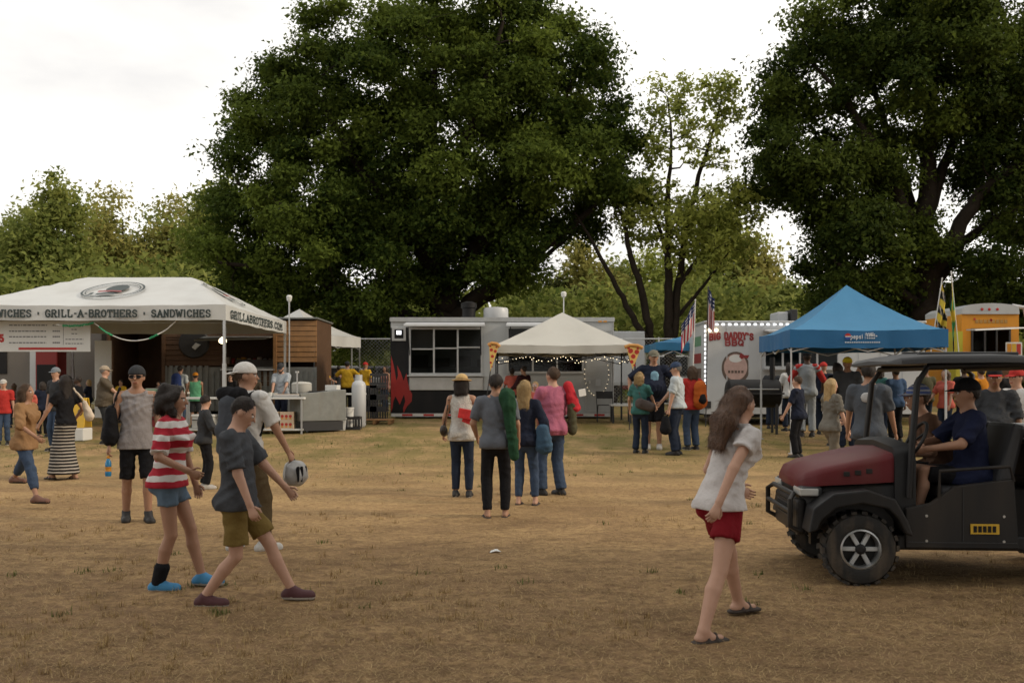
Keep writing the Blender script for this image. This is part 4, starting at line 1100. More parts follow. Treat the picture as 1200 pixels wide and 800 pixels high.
for k in range(9):
    x = -.66 + k * .165
    if k % 3: MB().lathe([(.05, 0), (.055, .02), (.055, .15), (.04, .17)], (x, 0, 0), 12).build('jar', (M_CARTON, M_RED, M_YEL, M_GREY)[k % 4], sh, smooth=True)
    else: MB().box(x - .06, x + .06, -.08, .08, 0, .2).build('box', (M_CARTON, M_ORANGE)[k % 2], sh)
# ================================================================== black and grey flame trailer
PY_ = 28.0; PX_ = at(458, PY_); pz = g(PY_)
tr = thing('food_trailer', 'grey food trailer with black flame panel and wide serving windows', 'food trailer', (PX_, PY_, pz))
def fx(px): return (px - 458) * PY_ / F_PX
def fz(py): return zat(py, PY_) - pz
L_, D_, zb, ztp = fx(719), 2.4, fz(484), fz(376)
W1 = (fx(481.5), fx(563.5), fz(437), fz(386)); W2 = (fx(596), fx(682), fz(435), fz(385))
b = MB()                                                            # front wall around two openings
xs_ = [0, W1[0], W1[1], W2[0], W2[1], L_]
b.box(0, W1[0], 0, .06, zb, ztp); b.box(W1[1], W2[0], 0, .06, zb, ztp); b.box(W2[1], L_, 0, .06, zb, ztp)
for W in (W1, W2): b.box(W[0], W[1], 0, .06, zb, W[2]); b.box(W[0], W[1], 0, .06, W[3], ztp)
b.box(0, .06, .06, D_, zb, ztp); b.box(L_ - .06, L_, .06, D_, zb, ztp); b.box(.06, L_ - .06, D_ - .06, D_, zb, ztp)
b.build('body', M_GREY, tr)
MB().box(.06, L_ - .06, .06, D_ - .06, zb, zb + .06).build('floor', M_INSIDE, tr)
b = MB(); b.box(-.03, L_ + .03, -.03, D_ + .03, ztp, ztp + .09); b.build('roof', M_TRWHITE, tr, bevel=.02)
MB().box(-.02, L_ + .02, -.04, -.031, ztp - .02, ztp + .10).build('roof_trim', M_ALU, tr)
b = MB(); b.box(.08, L_ - .08, D_ - .5, D_ - .08, zb + .06, zb + 1.0); b.build('kitchen_units', M_STEEL, tr)
b = MB()
for k in range(9): b.box(.4 + k * .65, .85 + k * .65, D_ - .35, D_ - .07, zb + 1.35, zb + 1.35 + random.uniform(.2, .45))
b.box(.1, L_ - .1, D_ - .4, D_ - .07, zb + 1.31, zb + 1.345); b.build('shelf', M_INSIDE, tr)
MB().box(-.01, W1[0] - .06, -.008, -.0005, zb, fz(384)).build('black_panel', M_BLACK, tr); MB().box(W1[0] - .06, fx(612), -.008, -.0005, zb, fz(457)).build('black_panel', M_BLACK, tr)
# stainless shelf panel
MB().box(fx(480), fx(566), -.05, -.001, fz(457), fz(442)).build('steel_panel', M_STEEL, tr, bevel=.008); MB().box(fx(478), fx(567), -.24, -.001, fz(441), fz(439.6)).build('counter', M_STEEL, tr, bevel=.006)
# window frames and panes
def window(W, cols, rows, parent, m_fr, dark=True, yo=0.0):
    x0, x1, z0, z1 = W
    fr = MB(); t = .05
    for (a, c, d_, e) in ((x0 - .05, x1 + .05, z0 - .06, z0), (x0 - .05, x1 + .05, z1, z1 + .05), (x0 - .05, x0, z0, z1), (x1, x1 + .05, z0, z1)): fr.box(a, c, yo - .03, yo + .03, d_, e)
    for c in cols: fr.box(x0 + (x1 - x0) * c - t / 2, x0 + (x1 - x0) * c + t / 2, yo - .024, yo + .02, z0, z1)
    cs = [0] + list(cols) + [1]
    for i in range(len(cs) - 1):
        for r_ in rows:
            fr.box(x0 + (x1 - x0) * cs[i] + t / 2, x0 + (x1 - x0) * cs[i + 1] - t / 2, yo - .018, yo + .016, z0 + (z1 - z0) * (r_ + .02 * i) - .02, z0 + (z1 - z0) * (r_ + .02 * i) + .02)
    w = fr.build('window', m_fr, parent, bevel=.004)
    rs = [0] + list(rows) + [1]
    for i in range(len(cs) - 1):
        for j in range(len(rs) - 1):
            if j == len(rs) - 2 and i == 0 and dark: continue        # the open upper sash
            MB().box(x0 + (x1 - x0) * cs[i] + .012, x0 + (x1 - x0) * cs[i + 1] - .012, yo + .001, yo + .006, z0 + (z1 - z0) * rs[j] + .008, z0 + (z1 - z0) * rs[j + 1] - .008).build('pane', M_GLASS, w)
    return w
window(W1, (.33, .67), (.55,), tr, M_ALU); window(W2, (.33, .66), (), tr, M_ALU, dark=False)
# white lift-up lips above the windows
for (a, c) in ((fx(476), fx(568)), (fx(594), fx(684))):
    b = MB(); z1_ = fz(377.5); b.add([(a, -.01, z1_), (c, -.01, z1_), (c + .02, -.55, z1_ - .10), (a - .02, -.55, z1_ - .10), (a, -.01, z1_ - .05), (c, -.01, z1_ - .05), (c + .02, -.55, z1_ - .15), (a - .02, -.55, z1_ - .15)],
                [(0, 1, 2, 3), (7, 6, 5, 4), (0, 4, 5, 1), (1, 5, 6, 2), (2, 6, 7, 3), (3, 7, 4, 0)]); b.build('awning_flap', M_TRWHITE, tr, bevel=.006)
    for x in (a + .1, c - .1): MB().tube([(x, -.02, W1[2] + .5), (x, -.5, z1_ - .12)], .012, 6).build('gas_strut', M_DKPL, tr)
# porch light
MB().box(fx(459.5), fx(476), -.05, -.009, fz(399.5), fz(383)).build('light_frame', M_ALU, tr, bevel=.01)
o = MB().box(fx(462.5), fx(473), -.07, -.051, fz(396.5), fz(386)).build('light_face', M_BLACK, tr, bevel=.008)
MB().box(fx(465), fx(470.5), -.078, -.071, fz(392), fz(387.5)).build('light_lens', M_LED, o)
# red flames
def flame(pts, name='flame'):
    MB().prism([(fx(x), fz(y)) for x, y in pts], -.013, -.0085).build(name, mat('flame_red', (.30, .020, .016), .5, var=.25), tr)
flame([(458.3, 483), (458.3, 416), (460.5, 424), (462.5, 434), (464.5, 446), (466.5, 440), (465.5, 428), (469.5, 436), (473, 446), (476.5, 437), (477.5, 446), (480, 455), (483, 462), (482.5, 470), (477, 476), (473, 484), (472.5, 478), (475, 470), (473.5, 462), (471, 468), (468.5, 474), (466.5, 470), (463.5, 464), (461, 470), (460, 478)])
# reflective tape along the skirt
b = MB(); b.box(0, L_, -.012, .05, fz(488), zb - .002); b.build('skirt_rail', M_ALU, tr)
M_TAPE = mat('white_reflective', (.62, .60, .57), .4)
k = 0; x = .02
while x < L_ - .3:
    MB().box(x, x + .29, -.016, -.0125, fz(487.3), fz(484.8)).build('reflector', M_RED if k % 2 else M_TAPE, tr); x += .30; k += 1
MB().lathe([(.19, 0), (.19, .32), (.23, .34), (.23, .47), (.1, .52)], (fx(548), .8, ztp + .09), 22).build('chimney', M_BLACK, tr, smooth=True)
MB().lathe([(.34, 0), (.36, .03), (.36, .28), (.33, .34), (.1, .37)], (fx(580.5), .9, ztp + .09), 28).build('roof_fan', M_TRWHITE, tr, smooth=True)
b = MB(); b.tube([(fx(661), .2, ztp), (fx(661), .2, fz(347))], .018); b.build('mast', M_ALU, tr); MB().lathe([(.02, 0), (.07, .04), (.08, .13), (.05, .17)], (fx(661), .2, fz(348)), 12).build('mast_lamp', M_PAPER, tr, smooth=True)
for x in (fx(703), fx(709)): MB().box(x - .05, x + .05, -.05, -.005, fz(377.5), fz(375.5) - .01).build('marker_light', M_ORANGE, tr)
# side door and small panel
b = MB(); x0, x1 = fx(687), fx(716); z0, z1 = zb + .08, fz(388)
for (a, c, d_, e) in ((x0, x1, z0 - .02, z0), (x0, x1, z1, z1 + .02), (x0 - .02, x0, z0, z1), (x1, x1 + .02, z0, z1)): b.box(a, c, -.014, -.001, d_, e)
dr = b.build('door', M_ALU, tr); MB().box(fx(698), fx(704), -.02, -.002, fz(452), fz(444)).build('vent_panel', M_TRWHITE, dr); MB().box(fx(690), fx(692), -.05, -.002, fz(449), fz(446)).build('handle', M_STEEL, dr)
MB().box(fx(718.2), fx(719.2), -.02, .0, zb, ztp).build('corner_trim', M_ALU, tr)
for x in (2.9, 3.75):
    for y in (.12, D_ - .35): MB().lathe([(.12, 0), (.32, 0), (.35, .04), (.35, .18), (.32, .22), (.1, .22)], (x, y, .345), 22, 'y').build('wheel', M_RUBBER, tr)
b = MB(); b.box(.1, L_ - .1, .3, .4, .2, zb + .02); b.box(.1, L_ - .1, D_ - .5, D_ - .4, .2, zb + .02); b.build('chassis', M_DKPL, tr)
for x in (.4, L_ - .4):
    for y in (.35, D_ - .45): MB().tube([(x, y, -.05), (x, y, .25)], .04).build('jack', M_DKPL, tr)

# cream canopy in front with string lights and pizza signs
CYc = 26.0
czf = 24.5
can = canopy('canopy', 'cream pop-up canopy in front of the flame trailer, strung with fairy lights', at(659, 26.05), 26.05, 0, at(742, 24.5) - at(576, 24.5), 3.1, zat(404, czf) - g(26.05), zat(366, 26.05) - g(26.05), .20, M_CREAM, M_DKPL, power=1.05, seed=9)
fl = thing('fairy_lights', 'warm fairy lights dangling under the cream canopy valance', 'string lights', (at(659, 24.6), 24.6, g(24.6)))
b = MB(); wire = MB(); zl = zat(413, 24.6) - g(24.6); x = at(582, 24.6) - at(659, 24.6)
prev = None
while x < 1.7:
    dz = .05 + .14 * abs(math.sin(x * 3.1)) * random.random() + random.uniform(0, .06)
    p = (x, random.uniform(-.02, .02), zl - dz * .4)
    if prev: wire.tube([prev, p], .004, 4, cap=False)
    prev = p
    wire.tube([p, (x, p[1], zl - dz - .03)], .003, 4, cap=False); b.lathe([(.002, 0), (.006, .006), (.006, .014), (.002, .02)], (x, p[1], zl - dz - .05), 6); x += random.uniform(.035, .11)
wire.build('wire', M_DKPL, fl); b.build('bulbs', M_BULB, fl)
fl2 = thing('fairy_lights', 'loop of dim fairy lights on the right grey wall of the flame trailer', 'string lights', (PX_, PY_ - .03, pz))
b = MB(); wire = MB(); prev = None
for k in range(44):
    a = k / 43 * 1.5 * PI + .2; p = (fx(699) + .34 * math.sin(a), -.01 + random.uniform(-.01, 0), fz(438) + .62 * math.cos(a))
    if prev: wire.tube([prev, p], .004, 4, cap=False)
    prev = p
    if k % 2: b.lathe([(.002, 0), (.005, .005), (.005, .012), (.002, .017)], p, 6)
wire.build('wire', M_DKPL, fl2); b.build('bulbs', M_BULB, fl2)
M_PIZZA = mat('pizza_red', (.50, .10, .03), .5, var=.5, vscale=14); M_CHEESE = mat('pizza_cheese', (.72, .47, .14), .5, var=.2, vscale=16); M_CRUST = mat('pizza_crust', (.50, .24, .06), .6, var=.2)
def pizza(px, py, Y, w, h, label, tilt, narrow=1.0):
    o = thing('pizza_sign', label, 'sign', (at(px, Y), Y, zat(py, Y))); o.rotation_euler = (0, tilt, 0)
    MB().prism([(-w * .5, h * .42), (-w * .42, h * .34), (0, -h * .55), (w * .42, h * .34), (w * .5, h * .42)], -.015, .015).build('slice', M_CHEESE, o)
    b = MB(); b.tube([(-w * .55, 0, h * .40), (-w * .25, 0, h * .49), (w * .25, 0, h * .49), (w * .55, 0, h * .40)], .045, 8); b.build('crust', M_CRUST, o)
    for (x, z, r_) in ((-.18, .25, .15), (.2, .22, .14), (0, .02, .14), (-.08, -.22, .11), (.25, .38, .08), (-.32, .38, .08), (.1, -.36, .07)):
        MB().lathe([(.001, -.02), (w * r_, -.02), (w * r_, -.012), (.001, -.012)], (w * x, 0, h * z), 12, 'y').build('pepperoni', M_RED, o)
    MB().tube([(0, .01, -h * .4), (0, .02, g(Y) - zat(py, Y))], .012).build('stake', M_DKPL, o)
    return o
pizza(577, 418, 24.3, .26, .66, 'narrow pizza-slice sign at the left corner of the cream canopy', R(8))
pizza(742, 418, 24.3, .40, .56, 'broad pizza-slice sign at the right corner of the cream canopy', R(3))
# folding chair and bench table at the trailer's right end
def folding_chair(label, x, Y, rz):
    o = thing('folding_chair', label, 'chair', (x, Y, g(Y)), rz)
    MB().box(-.21, .21, -.2, .2, .44, .46).build('seat', M_DKPL, o, bevel=.01); MB().box(-.22, .22, .2, .225, .62, .82).build('backrest', M_DKPL, o, bevel=.01)
    for s in (-1, 1):
        MB().tube([(s * .22, -.25, 0), (s * .22, .22, .82)], .012).build('leg', M_DKPL, o); MB().tube([(s * .2, .28, 0), (s * .2, -.12, .45)], .012).build('leg', M_DKPL, o)
    return o
folding_chair('black folding chair by the right wall of the flame trailer', at(709, 26.9), 26.9, R(0))
table('bench_table', 'low white bench table beside the black folding chair', at(716, 26.3), at(742, 26.3), 26.3, .6, .50, M_PAPER, M_DKPL)

# ================================================================== white barbecue trailer
BY = 25.6; BX = at(826, BY); bz = g(BY)
bt = thing('barbecue_trailer', 'white barbecue trailer with red lettering and rows of small lights', 'food trailer', (BX, BY, bz))
def qx(px): return (px - 826) * BY / F_PX
def qz(py): return zat(py, BY) - bz
L2, D2, z0_, z1_ = qx(1084), 2.5, .30, qz(379)
WB = (qx(897), qx(981), qz(429), qz(397))
b = MB(); b.box(0, WB[0], 0, .06, z0_, z1_); b.box(WB[1], L2, 0, .06, z0_, z1_); b.box(WB[0], WB[1], 0, .06, z0_, WB[2]); b.box(WB[0], WB[1], 0, .06, WB[3], z1_)
b.box(0, .06, .06, D2, z0_, z1_); b.box(L2 - .06, L2, .06, D2, z0_, z1_); b.box(.06, L2 - .06, D2 - .06, D2, z0_, z1_); b.build('body', M_TRWHITE, bt)
MB().box(.06, L2 - .06, .06, D2 - .06, z0_, z0_ + .05).build('floor', M_INSIDE, bt); MB().box(.1, L2 - .1, D2 - .4, D2 - .1, z0_ + .06, z0_ + 1.3).build('kitchen_units', M_INSIDE, bt)
MB().box(-.03, L2 + .03, -.03, D2 + .03, z1_, z1_ + .07).build('roof', M_ALU, bt, bevel=.02)
for k in range(1, 10):                                                # vertical seams of the wall panels
    x = k * L2 / 10
    if not (WB[0] - .05 < x < WB[1] + .05): MB().box(x - .012, x + .012, -.008, -.001, z0_, z1_ - .02).build('panel_seam', M_TRWHITE, bt)
window(WB, (.24, .48, .72), (), bt, M_TRWHITE, dark=False)
MB().box(WB[0] - .08, WB[1] + .08, -.28, -.031, WB[2] - .10, WB[2] - .065).build('counter', M_STEEL, bt, bevel=.006)
b = MB(); a, c = WB[0] - .05, WB[1] + .05; zz = qz(386); b.add([(a, -.01, zz), (c, -.01, zz), (c, -.6, zz - .06), (a, -.6, zz - .06), (a, -.01, zz - .04), (c, -.01, zz - .04), (c, -.6, zz - .10), (a, -.6, zz - .10)], [(0, 1, 2, 3), (7, 6, 5, 4), (0, 4, 5, 1), (1, 5, 6, 2), (2, 6, 7, 3), (3, 7, 4, 0)]); b.build('awning_flap', M_TRWHITE, bt)
b = MB()
x = qx(838)
while x < L2 - .05:
    b.box(x, x + .075, -.045, -.032, z1_ - .045, z1_ - .005); x += .165
b.build('roof_lights', M_LED, bt)
b = MB(); z = qz(473)
while z < z1_ - .1:
    b.box(-.015, .02, -.02, -.001, z, z + .06); z += .115
b.build('corner_lights', M_LED, bt)
MB().tube([(qx(829), -.05, z1_ + .05), (qx(829), -.12, z1_ - .1)], .02, 6).build('lamp_arm', M_DKPL, bt)
for px in (831, 838.5): MB().lathe([(.02, -.04), (.045, -.02), (.045, .02), (.02, .04)], (qx(px), -.10, qz(387)), 12).build('bulb', M_BULB, bt, smooth=True)
b = MB(); lettering(b, "BIG DADDY'S", qx(831.5), qz(398.5), .155, qx(884) - qx(831.5), y=-.010, t=.042, arc=.04, split=(M_DRED, bt))
b = MB(); lettering(b, "BBQ", qx(850), qz(404.5), .135, qx(873) - qx(850), y=-.010, t=.04, split=(M_DRED, bt))
# round emblem: dark ring, pale middle, red kerchief shape
def disc(cx_, cz_, rx_, rz_, y, m, nm, a0=0, a1=2 * PI):
    pts = [(cx_ + rx_ * math.cos(a), cz_ + rz_ * math.sin(a)) for a in np.linspace(a0, a1, 26)[:-1]]
    MB().prism(pts, y - .003, y + .001).build(nm, m, bt)
M_PINK = mat('faded_pink_print', (.50, .34, .30), .6, var=.25, vscale=9); M_BROWNP = mat('brown_print', (.13, .09, .07), .6, var=.3, vscale=9)
disc(qx(862), qz(431), .36, .42, -.002, M_BROWNP, 'emblem_ring'); disc(qx(862), qz(430), .30, .34, -.006, M_PINK, 'emblem_field')
disc(qx(862), qz(420), .17, .10, -.010, M_PAPER, 'emblem_highlight')
MB().prism([(qx(866), qz(418)), (qx(868), qz(413)), (qx(872), qz(416)), (qx(878), qz(416)), (qx(876), qz(420)), (qx(872), qz(419)), (qx(869), qz(421))], -.016, -.010).build('emblem_kerchief', M_DRED, bt)
b = MB()
for k in range(5): b.box(qx(853) + k * .085, qx(853) + k * .085 + .06, -.013, -.0095, qz(437), qz(434))
b.build('emblem_bars', M_BROWNP, bt)
# printed panels on the end wall
for i, (zz, m) in enumerate(((2.2, mat('green_print', (.10, .22, .12), .6)), (1.75, M_DRED), (1.35, M_BROWNP), (.95, M_DRED))):
    MB().box(-.006, -.001, .5, 1.6, zz - .13, zz + .13).build('print_panel', m, bt)
b = MB(); b.box(qx(921), qx(934), .8, 1.6, z1_ + .07, z1_ + .36); b.build('roof_unit', M_TRWHITE, bt, bevel=.03); MB().box(qx(936), qx(944), .7, 1.3, z1_ + .07, z1_ + .42).build('roof_unit', M_DKPL, bt, bevel=.02); MB().box(qx(1000), qx(1010), .7, 1.3, z1_ + .07, z1_ + .3).build('roof_unit', M_TRWHITE, bt, bevel=.02)
for x in (3.0, 3.85): 
    for y in (.05, D2 - .3): MB().lathe([(.12, 0), (.32, 0), (.35, .04), (.35, .18), (.32, .22), (.1, .22)], (x, y, .345), 22, 'y').build('wheel', M_RUBBER, bt)
b = MB(); b.box(-1.1, L2, 1.1, 1.25, .24, .34); b.box(.05, L2 - .05, .3, .4, .2, .3); b.build('chassis', M_DKPL, bt)
MB().tube([(-.9, 1.17, 0), (-.9, 1.17, .5)], .04).build('jack', M_DKPL, bt)
MB().box(qx(824), qx(833), -.03, -.001, qz(478), qz(470)).build('step_light', M_DKPL, bt)

# black barrel smoker in front
sm = thing('barrel_smoker', 'black barrel smoker with chimney in front of the barbecue trailer', 'smoker', (at(885, 23.2), 23.2, g(23.2)))
MB().lathe([(.02, -.62), (.27, -.62), (.33, -.58), (.33, .58), (.27, .62), (.02, .62)], (0, .2, .95), 24, 'x').build('barrel', M_BLACK, sm, smooth=True)
MB().box(-.62, .62, -.24, -.13, .93, .97).build('shelf', M_DKPL, sm); MB().tube([(.45, .2, 1.22), (.45, .2, 1.8)], .06, 10).build('chimney', M_BLACK, sm)
for x in (-.5, .5):
    for y in (0, .4): MB().bar((x, y, -.02), (x, y, .75), .05).build('leg', M_DKPL, sm)
MB().tube([(-.5, -.2, 1.05), (.5, -.2, 1.05)], .015).build('handle', M_STEEL, sm)

# ---------------------------------------------------------------- flags
def wave_flag(name, label, base, top, fl_w, fl_h, drop, matf, m_pole, ph=0.0, amp=.06, union=None):
    """pole from base to top; cloth hangs from the upper pole, drooping: fl_h along the pole, fl_w outwards/down"""
    o = thing(name, label, 'flag', base)
    A = Vector((0, 0, 0)); T = Vector(top) - Vector(base)
    MB().tube([A, T], .014).build('pole', m_pole, o); MB().lathe([(.0, -.03), (.025, 0), (.0, .03)], T, 10).build('finial', m_pole, o)
    d = T.normalized(); nU, nV = 18, 26
    V = []; Fc = []
    for j in range(nV + 1):
        for i in range(nU + 1):
            u, v = i / nU, j / nV
            p = T - d * (v * fl_h + .03)
            q = p + Vector((drop[0] * u * fl_w, amp * math.sin(u * 9 + v * 2 + ph) * u ** .5, drop[1] * u * fl_w + .02 * math.sin(u * 7 + v * 3)))
            V.append(q)
    for j in range(nV):
        for i in range(nU):
            a = j * (nU + 1) + i; Fc.append((a, a + 1, a + nU + 2, a + nU + 1))
    me_o = mesh_obj('cloth', [tuple(v) for v in V], Fc, matf, o, smooth=True)
    me = me_o.data
    for j in range(nV):
        for i in range(nU):
            me.polygons[j * nU + i].material_index = union((i + .5) / nU, (j + .5) / nV)
    md = me_o.modifiers.new('solid', 'SOLIDIFY'); md.thickness = .004
    return o
M_FR, M_FW, M_FB = cloth((.40, .035, .05), 'flag_red'), cloth((.62, .60, .58), 'flag_white'), cloth((.025, .035, .11), 'flag_blue')
def usflag(u, v):
    if u < .42 and v < .54:
        return 2 if not ((int(u / .42 * 8) + int(v / .54 * 9)) % 2 and (int(u / .42 * 8) % 2)) else 1
    return int(v * 13) % 2 if False else int(u * 0 + v * 13) % 2
# the cloth hangs along the pole, so the stripes run down the drooping fly
def us_hang(u, v):
    if v < .40: return 1 if (int(u * 7) + int(v * 16)) % 2 and int(v * 16) % 2 else 2
    return int(u * 9) % 2
wave_flag('flag', 'red and white striped flag drooping left at the end of the barbecue trailer', (at(810, 25.0), 25.0, g(25)), (at(814, 25.0), 24.9, zat(352, 25)), 1.0, .70, (-.34, -.60), [M_FR, M_FW, M_FB], M_PAPER, union=us_hang)
wave_flag('flag', 'taller dark star spangled flag hanging above the corner bulbs', (at(827, 25.3), 25.3, g(25.3)), (at(829, 25.3), 25.2, zat(337, 25.3)), .50, .90, (.30, -.55), [M_FR, M_FW, M_FB], M_DKPL, ph=1.4, union=us_hang)
M_FG, M_FY, M_FK = cloth((.06, .27, .12), 'flag_green'), cloth((.55, .42, .06), 'flag_yellow'), cloth((.02, .022, .02), 'flag_black')
wave_flag('flag', 'crumpled black and gold flag on a pole leaning right beside the orange truck', (at(1077, 24.5), 24.5, g(24.5)), (at(1102, 24.5), 24.4, zat(327, 24.5)), 1.05, 1.0, (.12, -.85), [M_FK, M_FY, cloth((.42, .36, .30), 'flag_tan')], M_PAPER, ph=.6, amp=.10, union=lambda u, v: (1 if abs(math.sin(u * 6 + v * 9)) > .72 else (2 if abs(math.sin(u * 4 - v * 7 + 1)) > .95 else 0)))
wave_flag('flag', 'green, gold and black flag on a pole leaning left above the orange truck', (at(1132, 24.9), 24.9, g(24.9)), (at(1112.5, 24.9), 24.8, zat(319, 24.9)), 1.15, 1.05, (-.03, -.95), [M_FG, M_FY, M_FK], M_PAPER, ph=2.0, amp=.07, union=lambda u, v: (1 if abs(u - v * .9) < .12 or abs(u - (1 - v)) < .12 else (2 if (v < .22 or (u > .6 and v > .6)) else 0)))

# ---------------------------------------------------------------- blue canopy
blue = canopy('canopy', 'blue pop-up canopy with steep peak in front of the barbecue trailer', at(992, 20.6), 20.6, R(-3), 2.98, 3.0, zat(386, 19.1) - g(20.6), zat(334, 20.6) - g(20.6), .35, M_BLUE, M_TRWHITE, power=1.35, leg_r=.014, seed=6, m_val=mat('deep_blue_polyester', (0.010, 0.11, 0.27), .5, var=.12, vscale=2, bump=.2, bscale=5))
b = MB(); ev_ = zat(386, 19.1) - g(20.6); yb = -3.0 / 2 - .034
def bx_(px): return at(px, 19.1) - at(992, 20.6)
lettering(b, 'pepsi', bx_(1001.5), ev_ - .175, .085, .24, y=yb, t=.014, serif=False); lettering(b, 'ME', bx_(1019), ev_ - .11, .045, .16, y=yb, t=.010, serif=False); lettering(b, 'SHUTTLE', bx_(1019), ev_ - .185, .045, .2, y=yb, t=.010, serif=False) if False else None
b.box(bx_(1018), bx_(1018.3), yb - .003, yb + .002, ev_ - .19, ev_ - .07)
for k, (zz, w0, w1) in enumerate(((-.095, 1020, 1029), (-.125, 1020, 1031), (-.165, 1020, 1030), (-.245, 995, 1034))):
    x = bx_(w0)
    while x < bx_(w1): b.box(x, x + .028, yb - .003, yb + .002, ev_ + zz - .012, ev_ + zz + .010); x += .042
b.build('small_print', mat('pale_print', (.55, .60, .66), .6), blue)
for (m, a0, a1, nm) in ((M_RED, .05 * PI, .95 * PI, 'logo_red'), (mat('logo_blue_print', (.02, .06, .3), .5), 1.05 * PI, 1.95 * PI, 'logo_blue')):
    pts = [(bx_(998.3) + .062 * math.cos(a), ev_ - .135 + .062 * math.sin(a)) for a in np.linspace(a0, a1, 14)]
    MB().prism(pts, yb - .004, yb + .002).build(nm, m, blue)
MB().box(bx_(995.4), bx_(1001.2), yb - .003, yb + .001, ev_ - .147, ev_ - .123).build('logo_white', M_PAPER, blue)

# far blue canopy with ladder-like pole behind
canopy('canopy', 'small dark blue canopy behind the man in navy', at(800, 29.0), 29.0, 0, 1.9, 2.4, zat(401, 27.8) - g(29), zat(394, 29) - g(29), .22, M_BLUE, M_PAPER, seed=12)

# ---------------------------------------------------------------- orange food truck at the right
OY = 26.5; oz = g(OY)
ot = thing('orange_food_truck', 'orange food truck with grey curved roof and dark serving window', 'food truck', (at(1127, OY), OY, oz))
def ox(px): return (px - 1127) * OY / F_PX
def ozf(py): return zat(py, OY) - oz
WO = (ox(1140), ox(1182), ozf(425), ozf(387)); Lo = ox(1194); topo = ozf(368)
b = MB(); b.box(0, WO[0], 0, .06, .4, topo); b.box(WO[1], Lo, 0, .06, .4, topo); b.box(WO[0], WO[1], 0, .06, .4, WO[2]); b.box(WO[0], WO[1], 0, .06, WO[3], topo)
b.box(0, .06, .06, 2.3, .4, topo); b.box(Lo - .06, Lo, .06, 2.3, .4, topo); b.box(.06, Lo - .06, 2.24, 2.3, .4, topo); b.build('body', M_ORANGE, ot)
b = MB(); pts = [(0, topo), (0, topo + .14), (.12, topo + .22)] + [(Lo * t, topo + .22 + .07 * math.sin(PI * t)) for t in np.linspace(.12, .9, 8)] + [(Lo - .02, topo + .18), (Lo, topo)]
b.prism(pts, -.04, 2.34); b.build('roof', M_GREY, ot)
for px in (1150, 1158.5, 1168): MB().lathe([(.0, -.06), (.035, -.055), (.04, -.04)], (ox(px), 0, ozf(362.5)), 10, 'y').build('marker_light', M_RED, ot)
window(WO, (.33, .66), (), ot, M_DKPL, dark=False)
MB().box(.08, Lo - .08, 1.6, 1.7, .42, topo - .02).build('inner_wall', M_INSIDE, ot)
b = MB(); b.add([(ox(1108), -1.2, ozf(390)), (ox(1182), -.05, ozf(384.5)), (ox(1182), -.05, ozf(384.5) + .03), (ox(1108), -1.2, ozf(390) + .03), (ox(1110), -1.6, ozf(391)), (ox(1182), -1.0, ozf(387)), (ox(1182), -1.0, ozf(387) + .03), (ox(1110), -1.6, ozf(391) + .03)], [(0, 1, 2, 3), (5, 4, 7, 6), (0, 4, 5, 1), (3, 2, 6, 7), (0, 3, 7, 4), (1, 5, 6, 2)]); b.build('awning', M_ALU, ot)
for px in (1141, 1160, 1160.5): MB().box(ox(px), ox(px) + .045, -.01, -.001, ozf(374 + (px % 3)), ozf(371.5 + (px % 3))).build('ornament', M_RED, ot)
b = MB(); x = ox(1143)
while x < ox(1180): b.box(x, x + .08, -.008, -.001, ozf(378.5), ozf(374.5)); x += .11
b.build('small_print', mat('dull_gold_print', (.36, .20, .05), .6), ot)
MB().box(ox(1120), ox(1128), -.012, .5, .5, ozf(388)).build('yellow_side', mat('lime_paint', (.42, .38, .03), .5), ot)
MB().box(0, Lo, -.02, -.001, ozf(440), ozf(432)).build('yellow_band', M_YEL, ot)
for x in (.5, 1.2): MB().lathe([(.12, 0), (.36, 0), (.4, .05), (.4, .2), (.1, .22)], (x, .02, .40), 22, 'y').build('wheel', M_RUBBER, ot)
b = MB(); b.tube([(Lo + .02, .4, ozf(357)), (Lo + .35, .4, ozf(359)), (Lo + .42, .4, ozf(372)), (Lo + .42, .4, .5)], .06, 8); b.build('side_frame', M_TRWHITE, ot)
mn = thing('picture_menu', 'white-framed picture menu hung beside the orange truck window', 'sign', (at(1188, OY - .1), OY - .1, zat(417, OY)))
MB().box(-.22, .22, -.012, .012, 0, .36).build('frame', M_PAPER, mn, bevel=.01)
for i, m in enumerate((M_ORANGE, M_YEL, M_RED)): MB().box(-.18 + i * .125, -.18 + i * .125 + .11, -.017, -.012, .04, .32).build('picture', m, mn)

